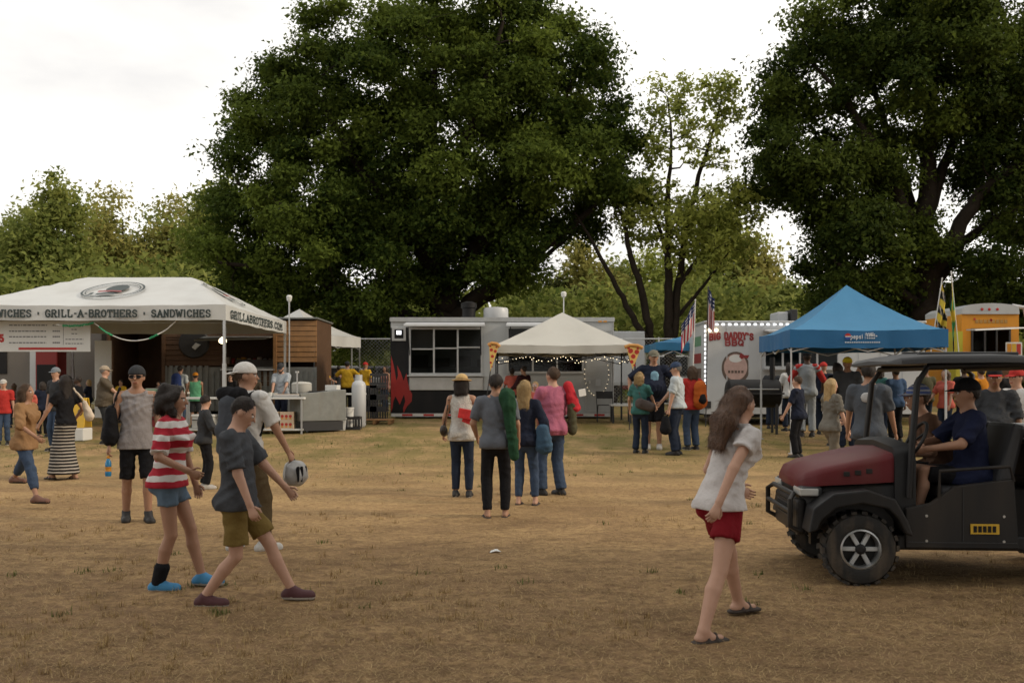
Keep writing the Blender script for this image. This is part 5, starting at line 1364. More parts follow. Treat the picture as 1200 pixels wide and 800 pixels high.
# ---------------------------------------------------------------- far white box truck, parked cars, fence
bx2 = thing('box_truck', 'white box truck parked behind the slender tree', 'truck', (at(737, 36), 36, g(36)))
MB().box(-.62, .58, 0, 4.2, .7, zat(388, 36) - g(36)).build('cargo_box', M_TRWHITE, bx2, bevel=.04); MB().box(-.6, .56, -.02, -.001, .8, 2.6).build('rear_door', M_TRWHITE, bx2)
for x in (-.5, .46): MB().lathe([(.1, -.12), (.4, -.12), (.42, 0), (.4, .12), (.1, .12)], (x, .6, .42), 18, 'x').build('wheel', M_RUBBER, bx2)
def car(label, x, Y, rz, col, group='vehicles parked behind the stalls', van=False, sc=1.0):
    o = thing('parked_car', label, 'car', (x, Y, g(Y)), rz, group); o.scale = (sc,) * 3
    hr = 1.85 if van else 1.45; hb = .95 if van else .88
    m = mat('car_paint_%d' % int(sum(col) * 1000), col, .3, var=.05, spec=.6, dirt=.1)
    pf = [(-2.2, .35), (-2.2, .72), (-2.0, .85), (-1.0, hb), (1.6, hb + .02), (2.15, .9), (2.2, .4)]
    def sect(p, y): return [(px_, y, pz_) for px_, pz_ in p]
    MB().prism(pf, -.85, .85).build('body', m, o, bevel=.06)
    MB().prism([(-1.05, hb - .02), (-.35, hr), (1.35 if van else .9, hr), (1.75, hb)], -.74, .74).build('cabin', m, o, bevel=.05)
    MB().prism([(-.9, hb + .04), (-.38, hr - .1), (.25, hr - .1), (.25, hb + .04)], -.755, .755).build('window', M_BLACK, o); MB().prism([(.33, hb + .04), (.33, hr - .1), (.9 if not van else 1.25, hr - .1), (1.45, hb + .04)], -.755, .755).build('window', M_BLACK, o)
    b = MB(); b.add([(-1.04, -.62, hb + .05), (-1.04, .62, hb + .05), (-.45, .6, hr - .08), (-.45, -.6, hr - .08)], [(0, 1, 2, 3)]); b.build('windscreen', M_BLACK, o, loc=(-.05, 0, .02))
    for xx in (-1.4, 1.35):
        for s in (-1, 1): MB().lathe([(.1, -.1), (.3, -.1), (.33, -.04), (.33, .06), (.28, .1), (.05, .1)], (xx, s * .78, .33), 18, 'y').build('wheel', M_RUBBER, o)
    for s in (-1, 1): MB().box(-2.22, -2.15, s * .6 - .15, s * .6 + .15, .62, .76).build('headlight', M_PAPER, o)
    return o
car('white van facing the field behind the navy and polo men', at(789, 41), 41, R(78), (.62, .62, .60), van=True)
car('grey car parked behind the far canopy legs', at(395, 47), 47, R(15), (.22, .23, .25)); car('dark car parked beyond the fence beside the flame trailer', at(440, 49), 49, R(-8), (.05, .05, .06)); car('silver car parked beyond the fence under the great oak', at(340, 52), 52, R(5), (.35, .36, .37))
car('maroon car parked between the trailers beyond the fence', at(752, 46), 46, R(4), (.16, .03, .03))
FYc = 34.8
for (p0, p1, lab) in ((412, 470, 'grey wire fence left of the flame trailer'), (712, 832, 'grey wire fence between the two trailers'), (-40, 130, 'grey wire fence behind the sandwich stall')):
    fe = thing('wire_fence', lab, 'fence', (at(p0, FYc), FYc, g(FYc))); wd = at(p1, FYc) - at(p0, FYc); hf = zat(397, FYc) - g(FYc)
    MB().tube([(0, 0, hf), (wd, 0, hf)], .025).build('top_rail', M_ALU, fe); MB().tube([(0, 0, .1), (wd, 0, .1)], .012).build('bottom_wire', M_ALU, fe)
    np_ = max(2, int(wd / 1.7) + 1)
    for k in range(np_): MB().tube([(k * wd / (np_ - 1), 0, -.1), (k * wd / (np_ - 1), 0, hf + .06)], .03).build('post', M_ALU, fe)
    b = MB(); x = -hf
    while x < wd:
        for s in (1, -1):
            xa, xb = x, x + hf; za, zb2 = (.1, hf) if s > 0 else (hf, .1)
            t0 = max(0, -xa / hf); t1 = min(1, (wd - xa) / hf)
            if t1 > t0: b.bar((xa + hf * t0, .008 * s, za + (zb2 - za) * t0), (xa + hf * t1, .008 * s, za + (zb2 - za) * t1), .004)
        x += .13
    b.build('wire_mesh', M_ALU, fe)
    fe.children[-1]['kind'] = 'stuff'
lit = thing('paper_scrap', 'crumpled white paper scrap lying on the bare ground', 'litter', (at(580, dist(647)), dist(647), g(dist(647)) + .003))
b = MB(); b.add([(-.05, -.03, 0), (.01, -.04, .02), (.06, .0, .005), (.02, .04, .025), (-.04, .03, .01), (0, 0, .03)], [(0, 1, 5), (1, 2, 5), (2, 3, 5), (3, 4, 5), (4, 0, 5), (0, 4, 3, 2, 1)]); b.build('scrap', M_PAPER, lit)
# ================================================================== PEOPLE: bodies and clothes as smooth implicit surfaces
def surf_net(Fd, org, h):
    S = Fd < 0
    c = S[:-1, :-1, :-1].astype(np.int8)
    for dx, dy, dz in ((1, 0, 0), (0, 1, 0), (0, 0, 1), (1, 1, 0), (1, 0, 1), (0, 1, 1), (1, 1, 1)):
        c = c + S[dx:S.shape[0] - 1 + dx, dy:S.shape[1] - 1 + dy, dz:S.shape[2] - 1 + dz]
    act = (c > 0) & (c < 8)
    I, J, K = np.nonzero(act)
    idx = np.full(act.shape, -1, np.int32); idx[I, J, K] = np.arange(len(I))
    corner = [(0, 0, 0), (1, 0, 0), (0, 1, 0), (1, 1, 0), (0, 0, 1), (1, 0, 1), (0, 1, 1), (1, 1, 1)]
    val = [Fd[I + a, J + b_, K + c_] for a, b_, c_ in corner]
    acc = np.zeros((len(I), 3)); cnt = np.zeros(len(I))
    for a, b_ in ((0, 1), (2, 3), (4, 5), (6, 7), (0, 2), (1, 3), (4, 6), (5, 7), (0, 4), (1, 5), (2, 6), (3, 7)):
        va, vb = val[a], val[b_]; m = (va < 0) != (vb < 0)
        t = np.where(m, va / np.where(m, va - vb, 1), 0)
        pa, pb = np.array(corner[a], float), np.array(corner[b_], float)
        acc += (pa + (pb - pa) * t[:, None]) * m[:, None]; cnt += m
    V = org + (np.stack([I, J, K], -1) + acc / np.maximum(cnt, 1)[:, None]) * h
    quads = []
    for ax in range(3):
        u, v = (ax + 1) % 3, (ax + 2) % 3
        sl0 = [slice(1, -1)] * 3; sl1 = [slice(1, -1)] * 3
        sl0[ax] = slice(0, -1); sl1[ax] = slice(1, None)
        A = S[tuple(sl0)]; B = S[tuple(sl1)]
        m = A != B
        P = np.stack(np.nonzero(m), -1)
        if not len(P): continue
        flip = B[m]
        P[:, u] += 1; P[:, v] += 1
        def cell(du, dv):
            Q = P.copy(); Q[:, u] += du; Q[:, v] += dv
            return idx[Q[:, 0], Q[:, 1], Q[:, 2]]
        q = np.stack([cell(-1, -1), cell(0, -1), cell(0, 0), cell(-1, 0)], -1)
        q[flip] = q[flip][:, ::-1]
        quads.append(q)
    return V, np.vstack(quads)

class Form:
    """list of smooth-joined tapered limbs; prims: (a, b, ra, rb, fwd, flatten, k)"""
    def __init__(s): s.P = []; s.cuts = []
    def limb(s, a, b, ra, rb=None, fwd=None, flat=1.0, k=.03, end=False):
        s.P.append((np.array(a, float), np.array(b, float), ra, ra if rb is None else rb, None if fwd is None else np.array(fwd, float), flat, k, end)); return s
    def ball(s, c, rad, axes=None, k=.02):
        """ellipsoid: rad (3) along axes (rows)"""
        s.P.append(('e', np.array(c, float), np.array(rad, float), np.eye(3) if axes is None else np.array(axes, float), k)); return s
    def cut(s, p, n): s.cuts.append((np.array(p, float), np.array(n, float) / np.linalg.norm(n))); return s   # keeps the side opposite to n
    def carve(s, c, r_): s.cuts.append((np.array(c, float), float(r_))); return s
    def mesh(s, h, folds=0.0, seed=0):
        lo = np.full(3, 1e9); hi = -lo
        for p in s.P:
            if isinstance(p[0], str):
                m = p[2].max(); lo = np.minimum(lo, p[1] - m); hi = np.maximum(hi, p[1] + m)
            else:
                m = max(p[2], p[3]); lo = np.minimum(lo, np.minimum(p[0], p[1]) - m); hi = np.maximum(hi, np.maximum(p[0], p[1]) + m)
        for c_ in s.cuts:                                        # axis aligned cuts shrink the grid
            if not isinstance(c_[1], float):
                for ax in range(3):
                    if c_[1][ax] > .999: hi[ax] = min(hi[ax], c_[0][ax] + .01)
                    if c_[1][ax] < -.999: lo[ax] = max(lo[ax], c_[0][ax] - .01)
        lo -= 3 * h + .01; hi += 3 * h + .01
        dim = np.ceil((hi - lo) / h).astype(int) + 1
        Fd = np.full(dim, 0.2)
        ax_ = [lo[i] + np.arange(dim[i]) * h for i in range(3)]
        for p in s.P:
            if isinstance(p[0], str): m = p[2].max(); l_, h_ = p[1] - m, p[1] + m; k = p[4]
            else: m = max(p[2], p[3]); l_, h_ = np.minimum(p[0], p[1]) - m, np.maximum(p[0], p[1]) + m; k = p[6]
            i0 = np.maximum(0, np.floor((l_ - lo - k - 2 * h) / h).astype(int)); i1 = np.minimum(dim, np.ceil((h_ - lo + k + 2 * h) / h).astype(int) + 1)
            if np.any(i1 <= i0): continue
            X, Y, Z = np.meshgrid(ax_[0][i0[0]:i1[0]], ax_[1][i0[1]:i1[1]], ax_[2][i0[2]:i1[2]], indexing='ij', sparse=True)
            if isinstance(p[0], str):
                _, c, rd, A, k = p
                x, y, z = X - c[0], Y - c[1], Z - c[2]
                q = 0; q2 = 0
                for a in range(3):
                    t = (x * A[a, 0] + y * A[a, 1] + z * A[a, 2]); q = q + (t / rd[a]) ** 2; q2 = q2 + (t / rd[a] ** 2) ** 2
                k0 = np.sqrt(q); d = k0 * (k0 - 1) / np.maximum(np.sqrt(q2), 1e-6)
            else:
                a, b_, ra, rb, fw, fl, k, end = p
                ab = b_ - a; L2 = max(ab @ ab, 1e-9)
                x, y, z = X - a[0], Y - a[1], Z - a[2]
                t = np.clip((x * ab[0] + y * ab[1] + z * ab[2]) / L2, 0, 1)
                x, y, z = x - t * ab[0], y - t * ab[1], z - t * ab[2]
                dd = x * x + y * y + z * z
                if fw is not None and fl != 1.0:
                    f_ = x * fw[0] + y * fw[1] + z * fw[2]; dd = dd + f_ * f_ * (fl * fl - 1)
                d = np.sqrt(dd) - (ra + (rb - ra) * t)
                if end:                                          # open cuff: cut square at the end
                    u_ = ab / math.sqrt(L2); d = np.maximum(d, (X - b_[0]) * u_[0] + (Y - b_[1]) * u_[1] + (Z - b_[2]) * u_[2])
            sub = Fd[i0[0]:i1[0], i0[1]:i1[1], i0[2]:i1[2]]
            hh = np.maximum(k - np.abs(sub - d), 0) / k
            Fd[i0[0]:i1[0], i0[1]:i1[1], i0[2]:i1[2]] = np.minimum(sub, d) - hh * hh * k * .25
        X, Y, Z = np.meshgrid(*ax_, indexing='ij', sparse=True)
        if folds:
            r = np.random.default_rng(seed)
            wx = .9 * np.sin(X * 11 + Z * 8 + r.random() * 6) + .7 * np.sin(Z * 15 - Y * 9 + r.random() * 6)
            for _ in range(4):                                   # creases: sharp ridges along warped diagonals
                kv = r.normal(size=3); kv = kv / np.linalg.norm(kv) * r.uniform(18, 36); a_ = np.abs(np.sin(X * kv[0] + Y * kv[1] + Z * kv[2] + r.random() * 6 + 1.6 * wx))
                Fd = Fd + folds * (a_ - .55) * (.55 + .45 * np.sin(Z * 6 + X * 5 + r.random() * 6))
        for c_ in s.cuts:
            if isinstance(c_[1], float): d = np.sqrt((X - c_[0][0]) ** 2 + (Y - c_[0][1]) ** 2 + (Z - c_[0][2]) ** 2); Fd = np.maximum(Fd, c_[1] - d)
            else: Fd = np.maximum(Fd, (X - c_[0][0]) * c_[1][0] + (Y - c_[0][1]) * c_[1][1] + (Z - c_[0][2]) * c_[1][2])
        return surf_net(Fd, lo, h)

def form_obj(name, form, h, m, parent, folds=0.0, seed=0, extra=None, mark=None):
    V, Q = form.mesh(h, folds, seed)
    if extra is not None and len(extra[0]):
        Q = np.vstack([Q, np.array(extra[1]) + len(V)]); V = np.vstack([V, np.array(extra[0])])
    me = np_mesh(name, V, Q, 4)
    me.polygons.foreach_set('use_smooth', [True] * len(me.polygons))
    for mm in (m if isinstance(m, (list, tuple)) else [m]): me.materials.append(mm)
    if mark is not None:
        ctr = V[Q].mean(1); me.polygons.foreach_set('material_index', mark(ctr).astype(np.int32))
    return link(bpy.data.objects.new(name, me), parent)

def ik(a, b_, l1, l2, hint):
    a, b_ = np.array(a, float), np.array(b_, float); d = b_ - a; D = np.linalg.norm(d)
    if D > (l1 + l2) * .998: b_ = a + d / D * (l1 + l2) * .998; d = b_ - a; D = np.linalg.norm(d)
    u = d / D; x = (l1 * l1 - l2 * l2 + D * D) / (2 * D); y = math.sqrt(max(0, l1 * l1 - x * x))
    hnt = np.array(hint, float); hnt = hnt - u * (hnt @ u); hnt /= np.linalg.norm(hnt) + 1e-9
    return a + u * x + hnt * y, b_

SKINS = {}
def skin(col):
    k = 'skin_%d' % int(sum(col) * 1000)
    if k not in SKINS:
        m = mat(k, col, .55, var=.08, vscale=14, spec=.3); m.node_tree.nodes['Principled BSDF'].inputs['Subsurface Weight'].default_value = 0.0
        SKINS[k] = (m, mat(k + '_lips', (col[0] * .72, col[1] * .48, col[2] * .45), .5), mat('eyebrow', (.03, .02, .014), .8))
    return SKINS[k]
PALE, TAN, BROWN, DARK = (.46, .27, .19), (.36, .20, .13), (.20, .105, .062), (.075, .042, .028)
M_EYE = mat('eye_white', (.6, .58, .55), .3); M_IRIS = mat('dark_iris', (.02, .014, .01), .2)
H_DARK = mat('dark_brown_hair', (.022, .014, .010), .6, var=.4, vscale=30, bump=.5, bscale=90); H_BROWN = mat('brown_hair', (.075, .042, .022), .6, var=.4, vscale=30, bump=.5, bscale=90)
H_BLOND = mat('blonde_hair', (.36, .24, .10), .55, var=.35, vscale=30, bump=.5, bscale=90); H_GREY = mat('grey_hair', (.20, .19, .18), .6, var=.3, vscale=30, bump=.5)
DENIM = cloth((.045, .068, .115), 'blue_denim'); DKDENIM = cloth((.020, .028, .048), 'dark_denim'); BLK = cloth((.012, .012, .014), 'black_cotton')
P_N = [0]

def person(label, px, Y, rot, H=1.72, sk=PALE, sex='m', fat=1.0, pel=(0, 0, 0), lean=(0, 0), tw=0.0, feet=None, toes=(0, 0), hands=None, elbow=None, head=(0, 0), bow=(0, 0), top=None, bottom=None,
           shoe=None, hair=None, hat=None, h=.0165, X=None, z=None, group=None, extra=None, grip=(.5, .5), footz=True):
    """one person: continuous body, clothes and hair as children. Local frame: faces +Y, right hand +X.
    top=(material, sleeve 0..2, hem, looseness[, neck]); bottom=(kind, material, length 0..2, looseness); hair=(style, material); hat=(style, material[, second])"""
    P_N[0] += 1; sd = P_N[0]
    s = H / 1.75
    X = at(px, Y) if X is None else X
    z0 = g(Y) if z is None else z
    root = thing('person', label, 'person', (X, Y, z0 - (.014 if z is None else 0)), rot, group)
    A = np.array
    fem = sex == 'f'
    Pv = A((0, 0, .95)) + A(pel)
    ct, st_ = math.cos(tw), math.sin(tw)
    Rt = A((ct, st_, 0)); Fw = A((-st_, ct, 0)); Up = A((0, 0, 1.0))
    ln = A((lean[0], lean[1], 0)); drop = (math.hypot(*lean) ** 2) * .9
    C = Pv + A((0, 0, .33 - drop * .5)) + ln * .7
    S = Pv + A((0, 0, .475 - drop)) + ln
    N = S + A((0, 0, .05)) + ln * .12
    Hc = N + A((bow[0], bow[1] + .02, .155 - .5 * (bow[0] ** 2 + bow[1] ** 2) / .2)) + ln * .1
    sw = (.158 if fem else .178) * (1 + (fat - 1) * .5)
    yaw, pit = head
    cy, sy, cp, sp_ = math.cos(yaw), math.sin(yaw), math.cos(pit), math.sin(pit)
    hF = A((-sy * cp, cy * cp, sp_)); hR = A((cy, sy, 0)); hU = np.cross(hR, hF)
    HA = np.stack([hR, hF, hU])
    def hp(x, y, z_): return Hc + hR * x + hF * y + hU * z_
    SL, SR = S - Rt * sw, S + Rt * sw
    if feet is None: feet = ((-.10, 0, 0), (.10, 0, 0))
    if hands is None: hands = ((-.27, .05, .80), (.27, .05, .80))
    if elbow is None: elbow = ((-.5, -1, 0), (.5, -1, 0))
    J = {}
    for i, (sd_, sh) in enumerate((('L', SL), ('R', SR))):
        e, w = ik(sh, A(hands[i]), .29, .255, elbow[i]); J['e' + sd_], J['w' + sd_] = e, w
        hip = Pv + Rt * (.088 * (-1 if i == 0 else 1)) + A((0, 0, -.04))
        ank = A(feet[i]) + A((0, 0, .085))
        fdir = A((math.sin(-toes[i]), math.cos(toes[i]), 0))
        k_, a_ = ik(hip, ank, .425, .412, fdir + A((0, 0, .01))); J['h' + sd_], J['k' + sd_], J['a' + sd_], J['f' + sd_] = hip, k_, a_, fdir
    # ---- body
    B = Form()
    kf = 1.32
    ts = .90 if top else 1.0; ls = .86 if (bottom and bottom[0] == 'trousers') else 1.0; fat_s = 1 + (fat - 1) * .8
    bs = .93 if bottom else 1.0
    B.limb(Pv + A((0, 0, -.05)), Pv + A((0, 0, .04)), .138 * fat * (1.06 if fem else 1) * bs, .130 * fat * bs, Fw, kf)
    B.limb(Pv + A((0, 0, .04)), C, (.112 if fem else .126) * fat * ts, (.130 if fem else .146) * (1 + (fat - 1) * .6) * ts, Fw, kf, .04)
    B.limb(C, S + A((0, 0, -.05)), (.130 if fem else .146) * ts, .120 * ts, Fw, 1.45, .04)
    B.limb(SL + A((0, 0, -.03)), SR + A((0, 0, -.03)), .050, .050, None, 1, .05)
    B.limb(N + A((0, 0, -.01)), SL, .05, .035, None, 1, .06); B.limb(N + A((0, 0, -.01)), SR, .05, .035, None, 1, .06)
    if fem:
        for q in (-1, 1): B.ball(C + Fw * .10 + Rt * (.075 * q) + A((0, 0, .02)), (.065, .055, .065), k=.05)
    if fat > 1.1: B.ball(Pv + Fw * .07 + A((0, 0, .13)), (.17 * fat, .15 * fat, .16), k=.08)
    for q in (-1, 1): B.ball(Pv - Fw * .06 + Rt * (.07 * q) + A((0, 0, -.04)), (.078, .074, .085), k=.05)
    B.limb(N - A((0, 0, .03)), hp(0, -.01, -.06), .056, .052, None, 1, .03)
    B.ball(hp(0, -.012, .022), (.076, .095, .095), HA, .02); B.limb(hp(0, .03, -.02), hp(0, .045, -.075), .060, .038, hF, 1.0, .04)
    B.limb(hp(0, .085, .015), hp(0, .108, -.022), .008, .013, None, 1, .015); B.limb(hp(-.02, .088, -.062), hp(.02, .088, -.062), .011, .011, None, 1, .012)
    for q in (-1, 1): B.ball(hp(.077 * q, -.012, -.005), (.012, .022, .032), HA, .01)
    fing_V = []; fing_F = []
    for i, sd_ in enumerate('LR'):
        sh, e, w = (SL, SR)[i], J['e' + sd_], J['w' + sd_]
        B.limb(sh, e, .049 * (1 + (fat - 1) * .4) * (.86 if fem else 1), .036 if fem else .040, None, 1, .03); B.limb(e, w, .037 if fem else .041, .026, None, 1, .012)
        fd = (w - e) / np.linalg.norm(w - e)
        side = A((-1, 0, 0)) if i == 0 else A((1, 0, 0))
        pn = side - fd * (side @ fd); pn /= np.linalg.norm(pn) + 1e-9; ps = np.cross(fd, pn)
        if ps @ Fw < 0: ps = -ps                                   # thumb side faces forward
        pal = w + fd * .085
        B.limb(w, pal, .026, .040, pn, 2.0, .02)
        J['hand' + sd_] = w + fd * .10; J['fd' + sd_] = fd
        mb = MB(); cu = grip[i]
        for fi, (o_, L_f) in enumerate(((.030, .072), (.010, .080), (-.010, .075), (-.029, .060))):
            p0 = pal + ps * o_ - fd * .01; d1 = fd * math.cos(cu * .6) - pn * math.sin(cu * .6); p1 = p0 + d1 * L_f * .5
            d2 = fd * math.cos(cu * 1.7) - pn * math.sin(cu * 1.7); p2 = p1 + d2 * L_f * .32; d3 = fd * math.cos(cu * 2.5) - pn * math.sin(cu * 2.5); p3 = p2 + d3 * L_f * .25
            mb.tube([Vector(p0), Vector(p1), Vector(p2), Vector(p3)], [.0095, .009, .008, .006], 6, cap=False)
        t0 = w + fd * .035 + ps * .028; t1 = t0 + (fd * .6 + ps * .6 - pn * .35 * cu) * .045; t2 = t1 + (fd * .85 + ps * .15 - pn * .5 * cu) * .035
        mb.tube([Vector(t0), Vector(t1), Vector(t2)], [.012, .0105, .007], 6, cap=False)
        off = len(fing_V); fing_V += [tuple(np.array(v)) for v in mb.V]; fing_F += [tuple(a + off for a in f) for f in mb.F]
        hip, kn, an, fdir = J['h' + sd_], J['k' + sd_], J['a' + sd_], J['f' + sd_]
        B.limb(hip, kn, .084 * (1 + (fat - 1) * .5) * ls, .052 * ls, None, 1, .03); mid = kn + (an - kn) * .32 - fdir * .012
        B.limb(kn, mid, .050 * ls, .053 * ls, None, 1, .012); B.limb(mid, an, .053 * ls, .036 * ls, None, 1, .012)
        B.limb(an + A((0, 0, -.045)) - fdir * .03, an + A((0, 0, -.055)) + fdir * .13, .036, .026, A((0, 0, 1)), 1.15, .03)
        B.limb(an, an + fdir * .05 - A((0, 0, .04)), .036, .03, None, 1, .02)
    def sc(form):
        for k, p in enumerate(form.P):
            if isinstance(p[0], str): form.P[k] = ('e', p[1] * s, p[2] * s, p[3], p[4] * s)
            else: form.P[k] = (p[0] * s, p[1] * s, p[2] * s, p[3] * s, p[4], p[5], p[6] * s, p[7])
        form.cuts = [((c[0] * s, c[1] * s) if isinstance(c[1], float) else (c[0] * s, c[1])) for c in form.cuts]
        return form
    sm = skin(sk)
    mouth = hp(0, .098, -.062) * s; brL, brR = hp(-.034, .088, .022) * s, hp(.034, .088, .022) * s
    def mk(c):
        m = np.zeros(len(c), int)
        dm = np.abs((c - mouth) @ HA.T); m[(dm[:, 0] < .026 * s) & (dm[:, 1] < .03) & (dm[:, 2] < .010 * s)] = 1
        for q in (brL, brR):
            db = np.abs((c - q) @ HA.T); m[(db[:, 0] < .020 * s) & (db[:, 1] < .03) & (db[:, 2] < .006 * s)] = 2
        return m
    form_obj('body', sc(B), h if h < .013 else h * 1.15, list(sm), root, extra=(np.array(fing_V) * s, fing_F), mark=mk)
    if h < .017:
        for q in (-1, 1):
            c = hp(.032 * q, .076, .004) * s; b_ = MB(); b_.lathe([(.0005, -.013), (.009, -.009), (.013, 0), (.009, .009), (.0005, .013)], c, 10); e_ = b_.build('eye', M_EYE, root, smooth=True)
            c2 = hp(.032 * q, .086, .004) * s; b_ = MB(); b_.lathe([(.0005, -.006), (.005, -.003), (.006, 0), (.005, .003), (.0005, .006)], c2, 8); b_.build('iris', M_IRIS, e_)
    # ---- top
    if top:
        tm, slv, hem, loose = top[:4]; neck = top[4] if len(top) > 4 else .075
        e_ = .011 + loose * .55
        G = Form(); hz_ = Pv[2] + hem
        wst = (.126 if fem else .139) * fat
        G.limb(Pv + A((0, 0, hem - .02)), Pv + A((0, 0, .06)), .150 * fat * (1.05 if fem else 1) + e_ * 1.1, .142 * fat + e_, Fw, 1.28, .05)
        G.limb(Pv + A((0, 0, .06)), C, wst + e_, (.133 if fem else .148) * (1 + (fat - 1) * .6) + e_, Fw, 1.28, .05)
        G.limb(C, S + A((0, 0, -.05)), (.131 if fem else .148) + e_, .121 + e_ * .7, Fw, 1.42, .04)
        if fat > 1.1: G.ball(Pv + Fw * .07 + A((0, 0, .13)), (.17 * fat + e_, .15 * fat + e_, .16 + e_), k=.08)
        if fem:
            for q in (-1, 1): G.ball(C + Fw * .10 + Rt * (.075 * q) + A((0, 0, .02)), (.065 + e_, .055 + e_, .065 + e_), k=.06)
        wsh = 1.0 if slv > 0 else .74
        G.limb(S - Rt * sw * wsh + A((0, 0, -.03)), S + Rt * sw * wsh + A((0, 0, -.03)), .049 + e_, None, None, 1, .05)
        G.limb(N + A((0, 0, -.03)), S - Rt * sw * wsh * .9, .050 + e_ * .6, .033 + e_, None, 1, .04); G.limb(N + A((0, 0, -.03)), S + Rt * sw * wsh * .9, .050 + e_ * .6, .033 + e_, None, 1, .04)
        for q in (-1, 1): G.ball(Pv - Fw * .07 + Rt * (.07 * q) + A((0, 0, -.04)), (.088 + e_, .084 + e_ * 1.4, .092 + e_), k=.06)
        if hem < -.03:
            for sd_ in 'LR': hip, kn = J['h' + sd_], J['k' + sd_]; G.limb(hip, hip + (kn - hip) * .30, .090 * (1 + (fat - 1) * .5) + e_ + .006, .088 + e_ + .004, None, 1, .04)
        for i, sd_ in enumerate('LR'):
            sh, e, w = (SL, SR)[i], J['e' + sd_], J['w' + sd_]
            if slv > 0:
                t = min(1, slv); G.limb(sh, sh + (e - sh) * t, .051 * (1 + (fat - 1) * .4) * (.9 if fem else 1) + e_, .043 + e_ * 1.35, None, 1, .03, end=slv <= 1)
            if slv > 1: G.limb(e, e + (w - e) * (slv - 1), .043 + e_ * 1.2, .031 + e_, None, 1, .02, end=True)
        G.cut(A((0, 0, hz_)), (0, 0, -1)); G.carve(N + A((0, .012, .045)), neck)
        form_obj('shirt', sc(G), h, tm, root, folds=.0095 + loose * .15, seed=sd)
    # ---- bottom
    if bottom:
        kind, bm_, ln_, loose = bottom; e_ = .010 + loose * .8
        G = Form()
        G.limb(Pv + A((0, 0, -.05)), Pv + A((0, 0, .07)), .138 * fat * (1.06 if fem else 1) + .006, .130 * fat + .007, Fw, kf)
        for q in (-1, 1): G.ball(Pv - Fw * .07 + Rt * (.07 * q) + A((0, 0, -.04)), (.085 + .004, .078 + .004, .09 + .004), k=.04)
        if kind == 'skirt':
            zl = .95 * 1 - ln_ ; mid = (J['kL'] + J['kR']) / 2; bot = (J['aL'] + J['aR']) / 2
            f1 = A((mid[0], mid[1], Pv[2] - .45)); G.limb(Pv + A((0, 0, -.02)), f1, .155 + e_, .19 + loose * 1.5, Fw, 1.15, .05)
            G.limb(f1, A((bot[0], bot[1], .10)), .19 + loose * 1.5, .26 + loose * 2, Fw, 1.05, .05); G.cut(A((0, 0, .10)), (0, 0, -1))
        else:
            for sd_ in 'LR':
                hip, kn, an = J['h' + sd_], J['k' + sd_], J['a' + sd_]
                t = min(1, ln_); k2 = hip + (kn - hip) * t
                r1 = .084 * (1 + (fat - 1) * .5) + .008; rk = .056 + e_ * 1.15
                r2 = r1 + (rk - r1) * t if kind != 'shorts' else max(r1 - .030 * t, .062) + loose * 1.1
                G.limb(hip, k2, r1, r2, None, 1, .025, end=ln_ <= 1)
                if ln_ > 1:
                    a2 = kn + (an - kn) * (ln_ - 1); mid = kn + (an - kn) * min(.35, ln_ - 1)
                    G.limb(kn, mid, rk, rk - .001, None, 1, .012); G.limb(mid, a2, rk - .001, (.043 if loose < .008 else .056) + e_, None, 1, .012, end=True)
        G.cut(Pv + A((0, 0, .07)), (0, 0, 1))
        form_obj({'skirt': 'skirt', 'shorts': 'shorts'}.get(kind, 'trousers'), sc(G), h, bm_, root, folds=.0055 + loose * .15, seed=sd + 90)
    # ---- shoes
    if shoe:
        kind, m1, m2 = shoe
        for sd_ in 'LR':
            an, fdir = J['a' + sd_], J['f' + sd_]; rt = A((fdir[1], -fdir[0], 0)); zg = an[2] - .085
            G = Form(); z_ = A((0, 0, zg - an[2]))
            G.limb(an + z_ + A((0, 0, .04)) - fdir * .045, an + z_ + A((0, 0, .032)) + fdir * .145, .044, .042, A((0, 0, 1)), 1.0, .03)
            G.limb(an + z_ + A((0, 0, .035)) + fdir * .05, an + z_ + A((0, 0, .032)) + fdir * .15, .046, .042, A((0, 0, 1)), 1.2, .03)
            if kind != 'sandal': G.limb(an + A((0, 0, -.005 if kind == 'low' else .03)), an + fdir * .045 + z_ + A((0, 0, .055)), .048, .042, None, 1, .03)
            if kind == 'sandal':
                G.P = []; G.limb(an + z_ + A((0, 0, .012)) - fdir * .045, an + z_ + A((0, 0, .012)) + fdir * .15, .047, .049, A((0, 0, 1)), 2.6, .02)
                for q in (.02, .09): G.limb(an + z_ + fdir * q - rt * .045 + A((0, 0, .02)), an + z_ + fdir * q + A((0, 0, .075 - q * .25)), .012, .014, None, 1, .02); G.limb(an + z_ + fdir * q + rt * .045 + A((0, 0, .02)), an + z_ + fdir * q + A((0, 0, .075 - q * .25)), .012, .014, None, 1, .02)
            G.cut(A((0, 0, zg)), (0, 0, -1))
            zz = (zg + .026) * s
            form_obj('shoe', sc(G), .012 if h < .0125 else (.0145 if h < .018 else .018), [m1, m2], root, mark=lambda c: (c[:, 2] < zz).astype(int))
    # ---- hair
    hs = min(h * .75, .0105) if h < .018 else .015
